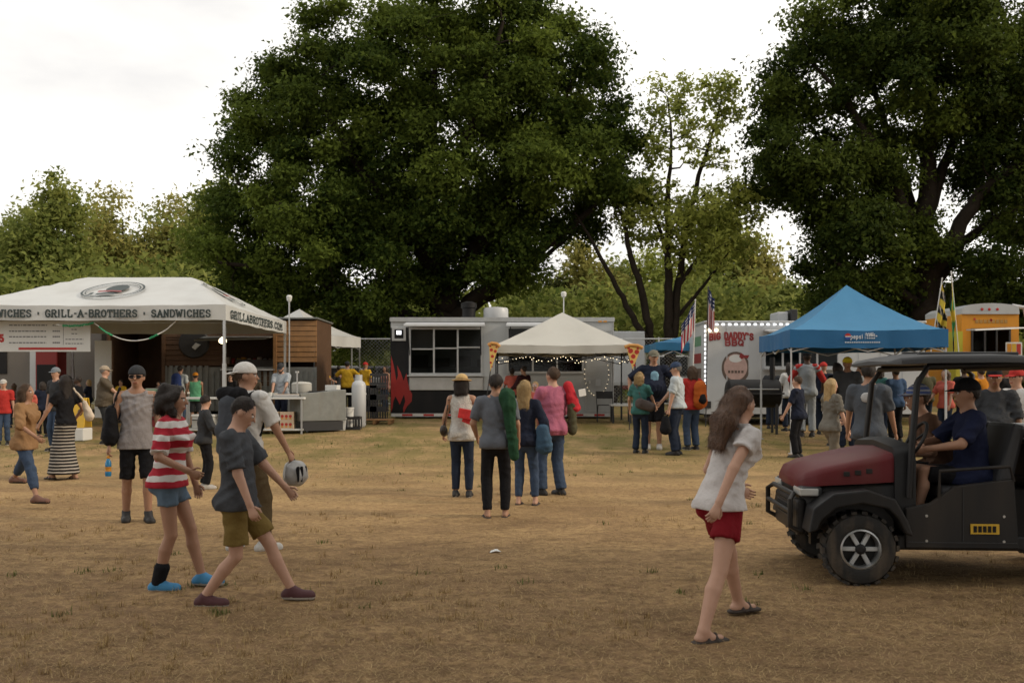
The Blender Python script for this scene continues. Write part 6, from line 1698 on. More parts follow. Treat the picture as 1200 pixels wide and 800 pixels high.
    if hair:
        st, hm = hair; G = Form()
        G.ball(hp(0, -.022, .032), (.084, .098, .097), HA, .02)
        if st in ('long', 'bob', 'curly', 'bun'):
            G.ball(hp(0, -.045, -.01), (.088, .075, .09), HA, .03)
        if st == 'long':
            for q in (-.05, 0, .05): G.limb(hp(q, -.06, 0), hp(q * 1.1, -.085, -.26), .055, .035, None, 1, .04)
            for q in (-1, 1): G.limb(hp(.07 * q, -.02, .0), hp(.075 * q, -.02, -.16), .03, .022, None, 1, .03)
        if st == 'bob':
            for q in (-.05, 0, .05): G.limb(hp(q, -.055, 0), hp(q * 1.15, -.07, -.12), .055, .045, None, 1, .04)
            for q in (-1, 1): G.limb(hp(.07 * q, -.01, .01), hp(.078 * q, .0, -.10), .028, .024, None, 1, .03)
        if st == 'curly':
            r = random.Random(sd)
            for _ in range(26):
                a = r.uniform(0, 2 * PI); zz_ = r.uniform(-.17, .10); rr = .095 if zz_ < .04 else .07
                x_, y_ = rr * math.cos(a), -.03 + rr * math.sin(a)
                if y_ > .03: continue
                G.ball(hp(x_, y_, zz_), (.042, .042, .042), HA, .03)
        if st == 'stream':                                          # long hair swept back by walking
            for q in (-.05, 0, .05): G.limb(hp(q, -.07, .02), hp(q * 1.1, -.16, -.12), .055, .05, None, 1, .04); G.limb(hp(q * 1.1, -.16, -.12), hp(q, -.22, -.30), .05, .025, None, 1, .04)
        if st == 'bun': G.ball(hp(0, -.12, .05), (.05, .045, .05), HA, .02)
        if st == 'beard': pass
        fp = hp(0, .052 if not hat else .030, .055)
        G.cut(fp, hF * .86 + -hU * .05 + hF * 0)                    # open face
        if st in ('short', 'beard'): G.cut(hp(0, -.02, -.035), -hU * .8 + hF * .5)
        if st == 'beard':
            Bd = Form(); Bd.limb(hp(-.05, .03, -.05), hp(0, .062, -.10), .025, .03, None, 1, .03); Bd.limb(hp(.05, .03, -.05), hp(0, .062, -.10), .025, .03, None, 1, .03); form_obj('beard', sc(Bd), hs, hm, root, folds=.004, seed=sd)
        ho = form_obj('hair', sc(G), hs, hm, root, folds=.006, seed=sd + 7)
        if h < .017:                                               # loose strands over the mass
            me = ho.data; nv = len(me.vertices); co = np.empty(nv * 3, np.float32); me.vertices.foreach_get('co', co); co = co.reshape(-1, 3)
            nn = np.empty(nv * 3, np.float32); me.vertices.foreach_get('normal', nn); nn = nn.reshape(-1, 3)
            r = np.random.default_rng(sd); pk = r.integers(0, nv, 1800); p = co[pk]; nrm = nn[pk]
            dwn = np.array([0, 0, -1.0]) - hF * .5 + r.normal(size=(len(pk), 3)) * (.9 if st == 'curly' else .35); d = dwn - nrm * np.sum(dwn * nrm, 1)[:, None] * .85 + nrm * .18; d /= np.linalg.norm(d, axis=1)[:, None]
            L = (.02 + .035 * r.random(len(pk)))[:, None] * s * (.6 if st in ('short', 'beard') else 1.3); w_ = np.cross(d, nrm) * .0022
            V = np.stack([p - w_, p + w_, p + d * L], 1).reshape(-1, 3); m2 = np_mesh('strands', V, np.arange(len(V)).reshape(-1, 3), 3); m2.materials.append(hm)
            so = link(bpy.data.objects.new('strands', m2), ho); so['kind'] = 'stuff'
    # ---- hats
    if hat:
        st, hm = hat[0], hat[1]; G = Form()
        if st in ('cap', 'capback', 'beanie'):
            G.ball(hp(0, -.012, .040), (.092, .110, .098), HA, .02); G.cut(hp(0, 0, .028), -hU)
            o = form_obj('cap', sc(G), hs, hm, root)
            G2 = Form()
            q = 1 if st == 'cap' else -1
            if st != 'beanie':
                c0 = hp(0, -.012 + .085 * q, .036)
                G2.limb(c0 - hR * .035, c0 + hR * .035, .052, .052, hU, 7.0, .02); G2.limb(c0 + hF * .045 * q - hR * .025 - hU * .012, c0 + hF * .045 * q + hR * .025 - hU * .012, .055, .055, hU, 7.0, .03)
                form_obj('visor', sc(G2), max(hs * .8, .009), hat[2] if len(hat) > 2 else hm, o)
        if st == 'straw':
            G.ball(hp(0, -.012, .075), (.090, .105, .080), HA, .02); G.cut(hp(0, 0, .055), -hU)
            o = form_obj('hat', sc(G), hs, hm, root)
            G2 = Form(); G2.ball(hp(0, -.012, .055), (.150, .165, .014), HA, .02); form_obj('brim', sc(G2), .009, hm, o)
            G3 = Form(); G3.ball(hp(0, -.012, .072), (.0945, .1095, .022), HA, .02); form_obj('hat_band', sc(G3), .009, cloth((.16, .09, .04), 'hat_band'), o)
        if st == 'shades' or len(hat) > 3: pass
    J.update(root=root, Pv=Pv * s, C=C * s, S=S * s, N=N * s, Hc=Hc * s, SL=SL * s, SR=SR * s, Rt=Rt, Fw=Fw, hp=lambda *a: hp(*a) * s, s=s, HA=HA)
    for k in list(J):
        if k[:1] in 'ewhka' and k not in ('hp',) and isinstance(J[k], np.ndarray) and k not in ('HA',): J[k] = J[k] * s
    return J

def shades(J):
    hp = J['hp']; b = MB()
    for q in (-1, 1):
        pts = [hp(q * .034 + .031 * math.cos(a), .103 - .012 * abs(math.cos(a)) , .004 + .019 * math.sin(a)) for a in np.linspace(0, 2 * PI, 13)[:-1]]
        pb = [hp(q * .034 + .031 * math.cos(a), .094 - .012 * abs(math.cos(a)), .004 + .019 * math.sin(a)) for a in np.linspace(0, 2 * PI, 13)[:-1]]
        n = len(pts); b.add(pts + pb, [tuple(range(n)), tuple(range(2 * n - 1, n - 1, -1))] + [(i, (i + 1) % n, (i + 1) % n + n, i + n) for i in range(n)])
        b.tube([hp(q * .064, .088, .01), hp(q * .084, -.01, .01)], .004, 5)
    b.tube([hp(-.012, .106, .008), hp(.012, .106, .008)], .004, 5)
    b.build('sunglasses', M_BLACK, J['root'])

def world_of(J, p):
    """person-local point to world"""
    o = J['root']; c, s_ = math.cos(o.rotation_euler.z), math.sin(o.rotation_euler.z)
    return (o.location.x + p[0] * c - p[1] * s_, o.location.y + p[0] * s_ + p[1] * c, o.location.z + p[2])

def bag(name, label, cat, J, parts, group=None, h=.014):
    """carried thing: own top-level object at the carrier, parts=[(name, Form in person coordinates, material)]"""
    o = J['root']
    t = thing(name, label, cat, tuple(o.location), o.rotation_euler.z, group)
    for nm, f, m in parts:
        if isinstance(f, MB): f.build(nm, m, t, bevel=.006)
        else: form_obj(nm, f, h, m, t, folds=.010, seed=len(nm))
    co = [v.co for ch in t.children for v in ch.data.vertices]                # origin to the base of the carried thing
    off = Vector(((min(c.x for c in co) + max(c.x for c in co)) / 2, (min(c.y for c in co) + max(c.y for c in co)) / 2, min(c.z for c in co)))
    for ch in t.children: ch.data.transform(Matrix.Translation(-off))
    t.location = world_of(J, off)
    return t

def strap(J, pts, r_=.014):
    f = Form()
    for a, b_ in zip(pts[:-1], pts[1:]): f.limb(a, b_, r_, r_, None, 1, .01)
    return f
# ================================================================== the people, from the stalls to the foreground
def loc_feet(Xc, Yc, rot, pts, s=1.0):
    """foot spots (column,row of the photo) to person-local positions"""
    out = []; c, s_ = math.cos(rot), math.sin(rot)
    for (px, py) in pts:
        Yf = dist(py); dx, dy = at(px, Yf) - Xc, Yf - Yc
        out.append(((dx * c + dy * s_) / s, (-dx * s_ + dy * c) / s, (g(Yf) - g(Yc)) / s))
    return tuple(out)

def pp(label, px, foot, top_, rot, **kw):
    Y = kw.pop('Y', None) or dist(foot)
    H = kw.pop('H', None) or (CY + F_PX * (EYE - g(Y)) / Y - top_) / F_PX * Y
    if 'feetpx' in kw:
        kw['feet'] = loc_feet(at(px, Y), Y, rot, kw.pop('feetpx'), H / 1.75)
    return person(label, px, Y, rot, H=H, **kw)

WHT = cloth((.58, .57, .55), 'white_cotton'); GRYT = cloth((.115, .125, .145), 'slate_grey_cotton'); NAVY = cloth((.016, .020, .036), 'navy_cotton'); TEAL = cloth((.045, .135, .125), 'teal_cotton')
PINK = cloth((.38, .12, .185), 'pink_cotton'); YELL = cloth((.60, .36, .03), 'yellow_cotton'); REDC = cloth((.40, .035, .03), 'red_cotton'); LGREY = cloth((.30, .33, .36), 'light_grey_cotton')
OLIVE = cloth((.075, .070, .040), 'olive_canvas'); KHAKI = cloth((.17, .115, .035), 'mustard_canvas'); BRNC = cloth((.10, .082, .060), 'brown_cotton'); SHOEB = mat('black_shoe', (.018, .016, .015), .6); SHOEW = mat('pale_sole', (.42, .40, .37), .7)
CORAL = cloth((.50, .12, .09), 'coral_cotton'); LBLUE = cloth((.42, .47, .50), 'pale_blue_cotton'); CHAR = cloth((.040, .042, .046), 'charcoal_cotton'); GREENB = cloth((.018, .055, .028), 'dark_green_nylon'); SAND = mat('brown_sandal', (.035, .024, .018), .7)
MAR = cloth((.10, .022, .028), 'maroon_cotton'); ORNG = cloth((.52, .20, .02), 'orange_cotton'); GRNT = cloth((.10, .30, .17), 'mint_green_cotton')
STRIPE = pattern_z('red_white_stripes', ((.36, .02, .035), (.60, .57, .55)), 9.5, duty=.55, wob=.05)
BWSTR = pattern_z('black_cream_stripes', ((.018, .016, .015), (.36, .33, .29)), 20.0, duty=.62, wob=.015)
LACE = mat('white_lace', (.52, .50, .46), .85, var=.25, vscale=45, bump=.8, bscale=60); STRAW = mat('straw_hat', (.52, .35, .15), .8, var=.2, vscale=40, bump=.6, bscale=80)
PLAID = pattern_z('blue_plaid', ((.10, .15, .36), (.45, .46, .50)), 26.0, duty=.6, wob=.02)
SNK = ('low', SHOEB, SHOEW); A = np.array

# ---- the four customers waiting before the flame trailer
J = pp('woman in straw hat and white lace top facing the flame trailer', 541, 582, 439, R(-4), sex='f', sk=TAN, top=(LACE, 0, -.13, .012, .09), bottom=('trousers', DKDENIM, 1.92, .0), shoe=('low', SHOEB, SHOEW), hair=('bob', H_DARK), hat=('straw', STRAW),
       feet=((-.09, .02, 0), (.11, -.02, 0)), hands=((-.28, .16, .93), (.20, .30, 1.12)), head=(0, -.06))
bag('shoulder_bag', 'dark leather shoulder bag on the hip of the straw-hat woman', 'bag', J, [('pouch', Form().limb(J['Pv'] + A((-.24, -.08, .02)), J['Pv'] + A((-.25, .08, .0)), .075, .075, A((1, 0, 0)), 1.5), mat('dark_leather', (.03, .022, .016), .5)),
    ('strap', strap(J, [J['Pv'] + A((-.24, -.02, .08)), J['SL'] + A((-.03, -.09, -.12)), J['SL'] + A((-.01, -.02, .075))], .011), mat('dark_leather', (.03, .022, .016), .5))])
bag('folded_cloth', 'bright red folded cloth under the arm of the straw-hat woman', 'cloth', J, [('cloth', MB().bar(J['C'] + A((-.02, -.19, -.05)), J['C'] + A((.20, -.17, -.09)), .09, .13).bar(J['C'] + A((.04, -.18, -.12)), J['C'] + A((.21, -.16, -.19)), .06, .10), cloth((.55, .045, .045), 'bright_red_nylon'))])

J = pp('dark-haired man in slate grey tee carrying a green chair bag on his shoulder', 581, 606, 437, R(-6), sk=TAN, top=(GRYT, .85, -.10, .016), bottom=('trousers', BLK, 1.95, .004), shoe=('sandal', SAND, SAND), hair=('short', H_DARK),
       feet=((-.10, -.02, 0), (.11, .05, 0)), toes=(.35, -.1), hands=((-.26, .20, .98), (.26, .16, .93)), head=(.05, -.04))
bag('chair_bag', 'long dark green chair bag slung on the back of the grey-tee man', 'chair bag', J, [('sleeve', Form().limb(J['SR'] + A((-.02, -.14, .02)), J['Pv'] + A((.24, -.16, -.18)), .085, .055).limb(J['SR'] + A((-.03, -.11, .06)), J['SR'] + A((.0, -.14, -.05)), .10, .09), GREENB),
    ('strap', strap(J, [J['SR'] + A((-.03, -.06, .09)), J['SR'] + A((-.05, .10, .02)), J['C'] + A((.05, .16, -.1)), J['Pv'] + A((.22, .0, .0))], .012), GREENB)])

J = pp('blonde woman in navy top and jeans between grey-tee man and pink-shirt man', 615, 591, 444, R(-14), sex='f', sk=PALE, top=(NAVY, 1.75, -.12, .016), bottom=('trousers', DENIM, 1.9, .0), shoe=('sandal', SAND, SAND), hair=('long', H_BLOND),
       feet=((-.09, 0, 0), (.14, .04, 0)), hands=((-.20, .25, 1.05), (.30, .12, .95)), head=(-.1, -.03))
bag('shopping_bag', 'blue patterned shopping bag hanging from the arm of the blonde woman', 'bag', J, [('sack', Form().limb(J['Pv'] + A((.25, -.06, .10)), J['Pv'] + A((.27, -.06, -.10)), .085, .115, A((0, 1, 0)), 1.5), cloth((.05, .095, .15), 'blue_print_nylon')),
    ('handle', strap(J, [J['Pv'] + A((.22, -.06, .15)), J['eR'] + A((-.02, -.05, .0)), J['Pv'] + A((.30, -.06, .15))], .011), NAVY)])

J = pp('man in pink shirt and jeans holding a small child by the trailer', 648, 580, 429, R(24), sk=PALE, top=(PINK, 1.9, -.12, .022), bottom=('trousers', DENIM, 1.97, .014), shoe=('low', SHOEB, SHOEB), hair=('short', H_BROWN),
       feet=((-.14, .05, 0), (.11, -.03, 0)), toes=(.5, .2), hands=((-.12, .32, 1.10), (.16, .32, 1.02)), head=(.2, .0))
Jp = J
bag('chair_bag', 'olive chair bag on the shoulder of the pink-shirt man', 'chair bag', J, [('sleeve', Form().limb(J['SR'] + A((.06, -.10, -.20)), J['Pv'] + A((.24, -.12, -.06)), .065, .065), OLIVE), ('strap', strap(J, [J['SR'] + A((.06, -.10, -.18)), J['SR'] + A((0, 0, .085)), J['C'] + A((.12, .17, .0))], .011), OLIVE)])
bag('jersey', 'bright red jersey with white tag draped over the pink-shirt man shoulder', 'jersey', J, [('cloth', Form().limb(J['SR'] + A((.02, -.06, .07)), J['SR'] + A((.10, -.11, -.22)), .075, .085, A((0, 1, 0)), 1.3), cloth((.46, .03, .04), 'red_jersey')), ('tag', MB().bar(J['SR'] + A((.13, -.17, -.03)), J['SR'] + A((.24, -.17, -.01)), .006, .10), M_PAPER)])
cx_, cy_, cz_ = world_of(J, J['C'] + A((-.14, .27, -.02)))
person('small blond child carried in the arms of the pink-shirt man', 0, cy_, R(24) + PI * .8, H=.92, X=cx_, z=cz_ - .62, sk=PALE, top=(CORAL, .8, -.1, .015), bottom=('shorts', DENIM, .6, .01), hair=('short', H_BLOND), hands=((-.2, .25, 1.2), (.2, .25, 1.2)), feet=((-.12, .25, .45), (.12, .25, .45)), h=.014, shoe=('low', SHOEW, SHOEW))

# ---- three foreground walkers and two young men on the left
J = pp('woman in red and white striped tee and denim shorts striding past', 192, 689, 449, R(-90), sex='f', sk=TAN, top=(STRIPE, .9, -.06, .022, .085), bottom=('shorts', cloth((.11, .16, .22), 'faded_denim'), .42, .012), shoe=('low', mat('blue_canvas_shoe', (.05, .22, .42), .7), SHOEW), hair=('curly', H_DARK),
       feet=((-.09, .30, .012), (.08, -.02, 0)), pel=(0, .05, -.005), hands=((-.24, .20, .86), (.22, .27, 1.04)), head=(.1, -.10), h=.012, lean=(0, .02))
for sd_ in 'R':
    f = Form(); f.limb(J['a' + sd_], J['a' + sd_] + (J['k' + sd_] - J['a' + sd_]) * .30, .052, .060); form_obj('sock', f, .012, BLK, J['root'])

J = pp('young person in grey tee and mustard shorts striding with head bowed', 288, 707, 456, R(-90), sex='m', sk=PALE, top=(cloth((.060, .064, .072), 'dark_grey_tee'), .9, -.10, .02), bottom=('shorts', KHAKI, .78, .025), shoe=('low', mat('maroon_shoe', (.075, .025, .028), .7), SHOEW), hair=('short', H_DARK), H=1.61,
       feetpx=((343, 702), (240, 709)), pel=(0, -.06, -.075), lean=(0, -.02), bow=(0, .05), head=(.1, -.5), hands=((-.24, .26, .93), (.26, .10, .84)), elbow=((-.5, -1, 0), (.6, -1, 0)), h=.012)

J = pp('man in white cap and white tee seen from behind with grey backpack', 287, 645, 424, R(-22), sk=TAN, top=(WHT, .9, -.10, .022), bottom=('trousers', cloth((.09, .065, .035), 'brown_twill'), 1.85, .014), shoe=('low', mat('white_shoe', (.45, .44, .42), .7), SHOEW), hair=('short', H_BROWN), hat=('capback', cloth((.62, .60, .57), 'white_cap')),
       feet=((-.14, 0, 0), (.16, .06, 0)), toes=(.2, -.5), head=(-.95, 0), hands=((-.27, .12, .85), (.34, .22, .90)), h=.012)
bag('backpack', 'grey and black backpack worn by the man in the white cap', 'backpack', J, [('pack', Form().limb(J['C'] + A((0, -.20, .08)), J['Pv'] + A((0, -.21, .06)), .14, .155, A((0, 1, 0)), 1.5, .05).limb(J['C'] + A((-.05, -.26, -.16)), J['C'] + A((.05, -.26, -.18)), .09, .09, A((0, 1, 0)), 1.5), cloth((.065, .072, .085), 'grey_nylon')),
    ('top_flap', Form().limb(J['C'] + A((-.10, -.20, .19)), J['C'] + A((.10, -.20, .19)), .075, .075, A((0, 1, 0)), 1.2), BLK),
    ('strap', strap(J, [J['C'] + A((-.11, -.14, .16)), J['S'] + A((-.11, -.02, .06)), J['C'] + A((-.13, .17, .02)), J['C'] + A((-.17, .0, -.2))], .018), BLK), ('strap', strap(J, [J['C'] + A((.11, -.14, .16)), J['S'] + A((.11, -.02, .06)), J['C'] + A((.13, .17, .02)), J['C'] + A((.17, .0, -.2))], .018), BLK)], h=.012)
hR_ = J['handR']
bag('helmet', 'silver vented helmet with white rim held by the man in the white cap', 'helmet', J, [('shell', Form().ball(hR_ + A((.03, .03, -.14)), (.10, .14, .13)).cut(hR_ + A((-.03, 0, -.14)), (-1, 0, 0)), mat('silver_helmet', (.30, .30, .30), .35, var=.3, vscale=12)), ('rim', Form().ball(hR_ + A((-.03, .03, -.14)), (.022, .145, .135)), mat('white_helmet_rim', (.5, .5, .48), .4)),
    ('strap', strap(J, [hR_ + A((0, .0, .02)), hR_ + A((.02, .04, -.03))], .012), BLK)] + [('vent', Form().limb(hR_ + A((.11, -.06 + .06 * k, -.08)), hR_ + A((.11, -.06 + .06 * k, -.21)), .014, .014), BLK) for k in range(3)], h=.011)

J = pp('young man in sunglasses, backward black cap and grey tank top', 160, 611, 428, PI + .45, sk=TAN, top=(cloth((.27, .25, .25), 'heather_tank'), 0, -.12, .02, .10), bottom=('shorts', BLK, .98, .016), shoe=('boot', SHOEB, SHOEB), hat=('capback', CHAR), hair=('short', H_DARK),
       feet=((-.12, .05, 0), (.10, -.12, 0)), toes=(.1, -.1), hands=((-.27, .12, .82), (.30, .03, .80)), head=(-.30, 0), h=.012)
shades(J)
bag('tote_bag', 'black slouchy bag on the shoulder of the sunglasses man', 'bag', J, [('sack', Form().limb(J['Pv'] + A((.27, .02, .30)), J['Pv'] + A((.28, .0, .04)), .08, .13, A((1, 0, 0)), 1.3, .05), BLK), ('strap', strap(J, [J['Pv'] + A((.26, .06, .36)), J['SR'] + A((0, .04, .085)), J['SR'] + A((.0, -.06, .07)), J['Pv'] + A((.26, -.05, .36))], .016), BLK)], h=.012)
hR_ = J['handR'] + A((.0, .02, -.02)); x_, y_, z_ = world_of(J, hR_)
bo = thing('drink_bottle', 'blue sports drink bottle held by the sunglasses man', 'bottle', (x_, y_, z_ - .24))
MB().lathe([(.030, 0), (.034, .01), (.034, .05), (.030, .08), (.034, .11), (.034, .15), (.020, .185), (.014, .20)], (0, 0, 0), 18).build('bottle', mat('blue_drink', (.02, .20, .42), .2, spec=.6), bo, smooth=True)
MB().lathe([(.018, .20), (.018, .225), (.012, .23)], (0, 0, 0), 14).build('cap', M_ORANGE, bo); MB().lathe([(.0345, .055), (.0310, .08), (.0345, .108)], (0, 0, 0), 18).build('label', M_ORANGE, bo)

pp('person in dark jacket and black trousers behind the striped-tee woman', 240, 572, 462, R(-60), sk=PALE, top=(CHAR, 1.9, -.10, .02), bottom=('trousers', BLK, 1.95, .008), shoe=('low', SHOEW, SHOEW), hair=('short', H_DARK), hands=((-.25, .30, 1.0), (.25, .28, 1.05)), head=(.2, -.3))

# ---- far left group
J = pp('woman in black top and striped maxi skirt walking with a cream tote', 76, 561, 438, R(62), sex='f', sk=TAN, top=(BLK, .6, -.02, .014, .09), bottom=('skirt', BWSTR, 1, .0), shoe=('sandal', SAND, SAND), hair=('long', H_DARK), feet=((-.10, .18, 0), (.10, -.12, 0)), hands=((-.3, .22, .95), (.27, .10, 1.0)))
bag('tote_bag', 'cream canvas tote on the shoulder of the striped-skirt woman', 'bag', J, [('sack', Form().limb(J['Pv'] + A((.22, -.18, .30)), J['Pv'] + A((.24, -.26, .10)), .05, .09, A((1, 0, 0)), 1.4), cloth((.55, .46, .36), 'cream_canvas')), ('strap', strap(J, [J['Pv'] + A((.22, -.16, .34)), J['SR'] + A((0, -.02, .08)), J['C'] + A((.18, .08, -.02))], .022), cloth((.55, .46, .36), 'cream_canvas'))])
J = pp('person in tan top and cropped jeans striding past the striped skirt', 30, 592, 446, R(-96), sex='f', sk=TAN, top=(cloth((.27, .155, .075), 'tan_knit'), 1.2, -.12, .02), bottom=('trousers', DENIM, 1.7, .006), shoe=('low', mat('tan_flat', (.16, .075, .05), .6), SAND), hair=('bob', H_BROWN),
       feetpx=((9, 583), (45, 597)), hands=((-.25, -.20, .92), (.26, .30, 1.0)), pel=(0, 0, -.03))
pp('man in grey cap and black tee behind the striped-skirt woman', 66, 528, 430, R(150), sk=PALE, top=(CHAR, .8, -.1, .018), bottom=('trousers', DENIM, 1.9, .01), shoe=SNK, hat=('cap', cloth((.17, .19, .21), 'grey_cap')), hair=('short', H_BROWN), head=(.3, 0), h=.021)
pp('older man in brown tee and cap holding a drink by the yellow sign', 122, 520, 428, R(-75), sk=PALE, fat=1.22, top=(BRNC, .9, -.10, .025), bottom=('trousers', CHAR, 1.95, .014), shoe=SNK, hat=('cap', cloth((.34, .28, .21), 'tan_cap')), hair=('short', H_GREY), hands=((-.15, .38, 1.08), (.18, .40, 1.05)), h=.021)
pp('child in coral tee standing under the menu banner', 33, 517, 452, R(20), sk=PALE, top=(CORAL, .8, -.1, .02), bottom=('shorts', DENIM, .8, .015), shoe=SNK, hair=('short', H_BROWN), h=.021)
pp('person in red tee and pale cap under the menu banner edge', 4, 521, 444, R(200), sk=PALE, top=(REDC, .8, -.1, .02), bottom=('trousers', DENIM, 1.9, .01), shoe=SNK, hat=('cap', cloth((.45, .43, .40), 'pale_cap')), h=.021)
pp('dark-haired person with shoulder strap beside the grey-cap man', 50, 512, 446, R(30), sk=BROWN, sex='f', top=(NAVY, 1.0, -.1, .02), bottom=('trousers', BLK, 1.9, .01), shoe=SNK, hair=('bob', H_DARK), h=.021)
pp('person in charcoal hoodie beside the tent pole', 92, 512, 440, R(100), sk=DARK, top=(BLK, 1.8, -.1, .02), bottom=('trousers', BLK, 1.9, .01), shoe=SNK, hair=('short', H_DARK), h=.021)
J = pp('person with blue backpack at the dark serving bay of the kiosk', 211, 0, 428, R(-10), Y=27.0, sk=PALE, top=(LBLUE, .8, -.1, .02), bottom=('trousers', DENIM, 1.9, .01), shoe=SNK, hair=('short', H_DARK), h=.022)
bag('backpack', 'dark blue backpack worn at the dark serving bay', 'backpack', J, [('pack', Form().limb(J['C'] + A((0, -.20, .08)), J['Pv'] + A((0, -.21, .10)), .14, .15, A((0, 1, 0)), 1.5, .05), cloth((.03, .05, .16), 'blue_nylon'))], h=.022)
pp('person in mint green tank top and orange cap by the prep table', 229, 0, 436, R(15), Y=25.0, sk=TAN, top=(GRNT, 0, -.1, .02, .09), bottom=('shorts', CHAR, .95, .015), shoe=SNK, hat=('cap', ORNG), hair=('short', H_DARK), hands=((-.3, .2, .95), (.2, .3, .95)), h=.022)
pp('bearded cook in light grey tee and dark cap working at the table', 330, 0, 425, R(170), Y=24.45, sk=PALE, fat=1.08, top=(cloth((.34, .37, .40), 'pale_grey_tee'), .85, -.1, .02), bottom=('trousers', NAVY, 1.9, .012), shoe=SNK, hat=('cap', CHAR), hair=('beard', H_DARK), head=(.1, -.45), bow=(0, .04), hands=((-.22, .42, .92), (.10, .40, .92)), h=.019)
pp('person in yellow tee reaching across under the white canopy', 379, 0, 426, R(-50), Y=32.0, sk=PALE, top=(YELL, .9, -.1, .02), bottom=('trousers', CHAR, 1.9, .01), shoe=SNK, hair=('short', H_BROWN), hands=((-.3, .4, 1.2), (.3, .3, 1.1)), h=.026)
pp('broad man in yellow tee with back turned beside the canopy leg', 407, 0, 423, R(5), Y=31.0, sk=PALE, fat=1.2, top=(YELL, .9, -.1, .025), bottom=('trousers', BLK, 1.9, .01), shoe=SNK, hair=('short', H_DARK), hat=('cap', CHAR), h=.026, hands=((-.3, .3, 1.25), (.3, .3, 1.25)))
pp('person in yellow tee and red cap beside the black crates', 428, 0, 424, R(-30), Y=31.5, sk=TAN, top=(YELL, .9, -.1, .02), bottom=('trousers', BLK, 1.9, .01), shoe=SNK, hat=('cap', REDC), h=.026)
pp('person in charcoal tee between two yellow-shirted people', 397, 0, 428, R(30), Y=32.6, sk=TAN, top=(CHAR, .9, -.1, .02), bottom=('trousers', BLK, 1.9, .01), shoe=SNK, hair=('short', H_DARK), h=.026)
pp('woman in pale pink top at the flame end of the trailer', 452, 0, 428, R(140), Y=31.5, sex='f', sk=TAN, top=(cloth((.40, .20, .18), 'dusty_pink'), 0, -.1, .015), bottom=('trousers', DENIM, 1.9, .0), shoe=SNK, hair=('bob', H_DARK), h=.026)

# ---- at the trailers
pp('person in black and red jacket ordering under the cream canopy', 614, 0, 428, R(48), Y=25.4, sk=TAN, top=(cloth((.035, .012, .014), 'dark_red_jacket'), 1.9, -.1, .022), bottom=('trousers', BLK, 1.9, .01), shoe=SNK, hair=('short', H_DARK), hands=((-.2, .3, 1.1), (.2, .3, 1.1)), h=.022)
Yw = 28.45
person('server in maroon top leaning in the trailer window', 673, Yw, R(110), H=1.68, z=pz + zb + .06, sk=BROWN, sex='f', top=(MAR, 1.2, -.1, .02), bottom=('trousers', BLK, 1.9, .0), hair=('bun', H_DARK), lean=(0, .12), hands=((-.25, .38, 1.12), (.25, .42, 1.12)), shoe=SNK, h=.022)
J = pp('woman in teal tee and dark jeans before the navy man', 750, 531, 435, R(-25), sex='f', sk=PALE, top=(TEAL, .7, -.1, .016), bottom=('trousers', DKDENIM, 1.95, .008), shoe=SNK, hair=('bob', H_BLOND), head=(-.5, .05), hands=((-.3, .2, .95), (.24, .36, 1.0)))
bag('shoulder_bag', 'grey-brown shoulder bag of the teal-tee woman', 'bag', J, [('pouch', Form().limb(J['Pv'] + A((.06, -.20, .12)), J['Pv'] + A((.24, -.10, .06)), .10, .10, A((0, 1, 0)), 1.6), cloth((.085, .07, .065), 'grey_canvas')), ('strap', strap(J, [J['Pv'] + A((.10, -.18, .2)), J['C'] + A((0, -.16, .1)), J['SL'] + A((.06, -.02, .085))], .014), cloth((.085, .07, .065), 'grey_canvas'))])
J = pp('big man in camo cap and navy tee with blue print facing us', 766, 526, 410, PI - .15, sk=TAN, fat=1.2, top=(NAVY, .95, -.12, .026), bottom=('shorts', BLK, .98, .02), shoe=('low', SHOEW, SHOEW), hair=('short', H_BROWN), hat=('cap', mat('camo_cap', (.16, .15, .11), .8, var=.6, vscale=25)), hands=((-.34, .10, 1.02), (.42, .05, 1.02)), elbow=((-1, -.6, 0), (1, -.6, 0)), head=(.2, -.05))
f = Form(); f.limb(J['C'] + A((-.02, .196, .04)), J['C'] + A((-.02, .20, -.06)), .085, .075, A((0, 1, 0)), 6.0); form_obj('shirt_print', f, .012, mat('blue_white_print', (.22, .40, .52), .8, var=.8, vscale=9), J['root'])
J = pp('man in white polo and blue cap standing in profile', 793, 533, 424, R(68), sk=PALE, fat=1.1, top=(LBLUE, .9, -.06, .02), bottom=('trousers', DKDENIM, 1.97, .014), shoe=('low', SHOEB, SHOEB), hair=('short', H_GREY), hat=('cap', cloth((.04, .06, .11), 'blue_cap')), head=(.05, -.2), hands=((-.26, .10, .80), (.2, .35, 1.0)))
hL_ = J['handL']
bag('shopping_bag', 'black carrier bag hanging beside the white polo man', 'bag', J, [('sack', Form().limb(hL_ + A((.02, .05, -.10)), hL_ + A((.02, .05, -.28)), .07, .12, A((1, 0, 0)), 1.7), BLK), ('handle', strap(J, [hL_ + A((.0, 0, .0)), hL_ + A((.02, .05, -.08))], .015), BLK)])
J = pp('person in red tee behind the white polo man', 811, 527, 428, R(20), sk=PALE, top=(REDC, .9, -.1, .02), bottom=('trousers', DENIM, 1.95, .012), shoe=SNK, hair=('bob', H_BROWN), hands=((-.25, .1, .85), (.25, .2, .95)))
bag('backpack', 'orange and black backpack on the red-tee person', 'backpack', J, [('pack', Form().limb(J['C'] + A((.06, -.21, .04)), J['Pv'] + A((.06, -.22, .06)), .13, .15, A((0, 1, 0)), 1.4, .05), cloth((.42, .10, .02), 'orange_nylon')), ('pocket', Form().limb(J['C'] + A((.06, -.30, -.16)), J['Pv'] + A((.06, -.30, .10)), .07, .09, A((0, 1, 0)), 1.4, .05), BLK)])

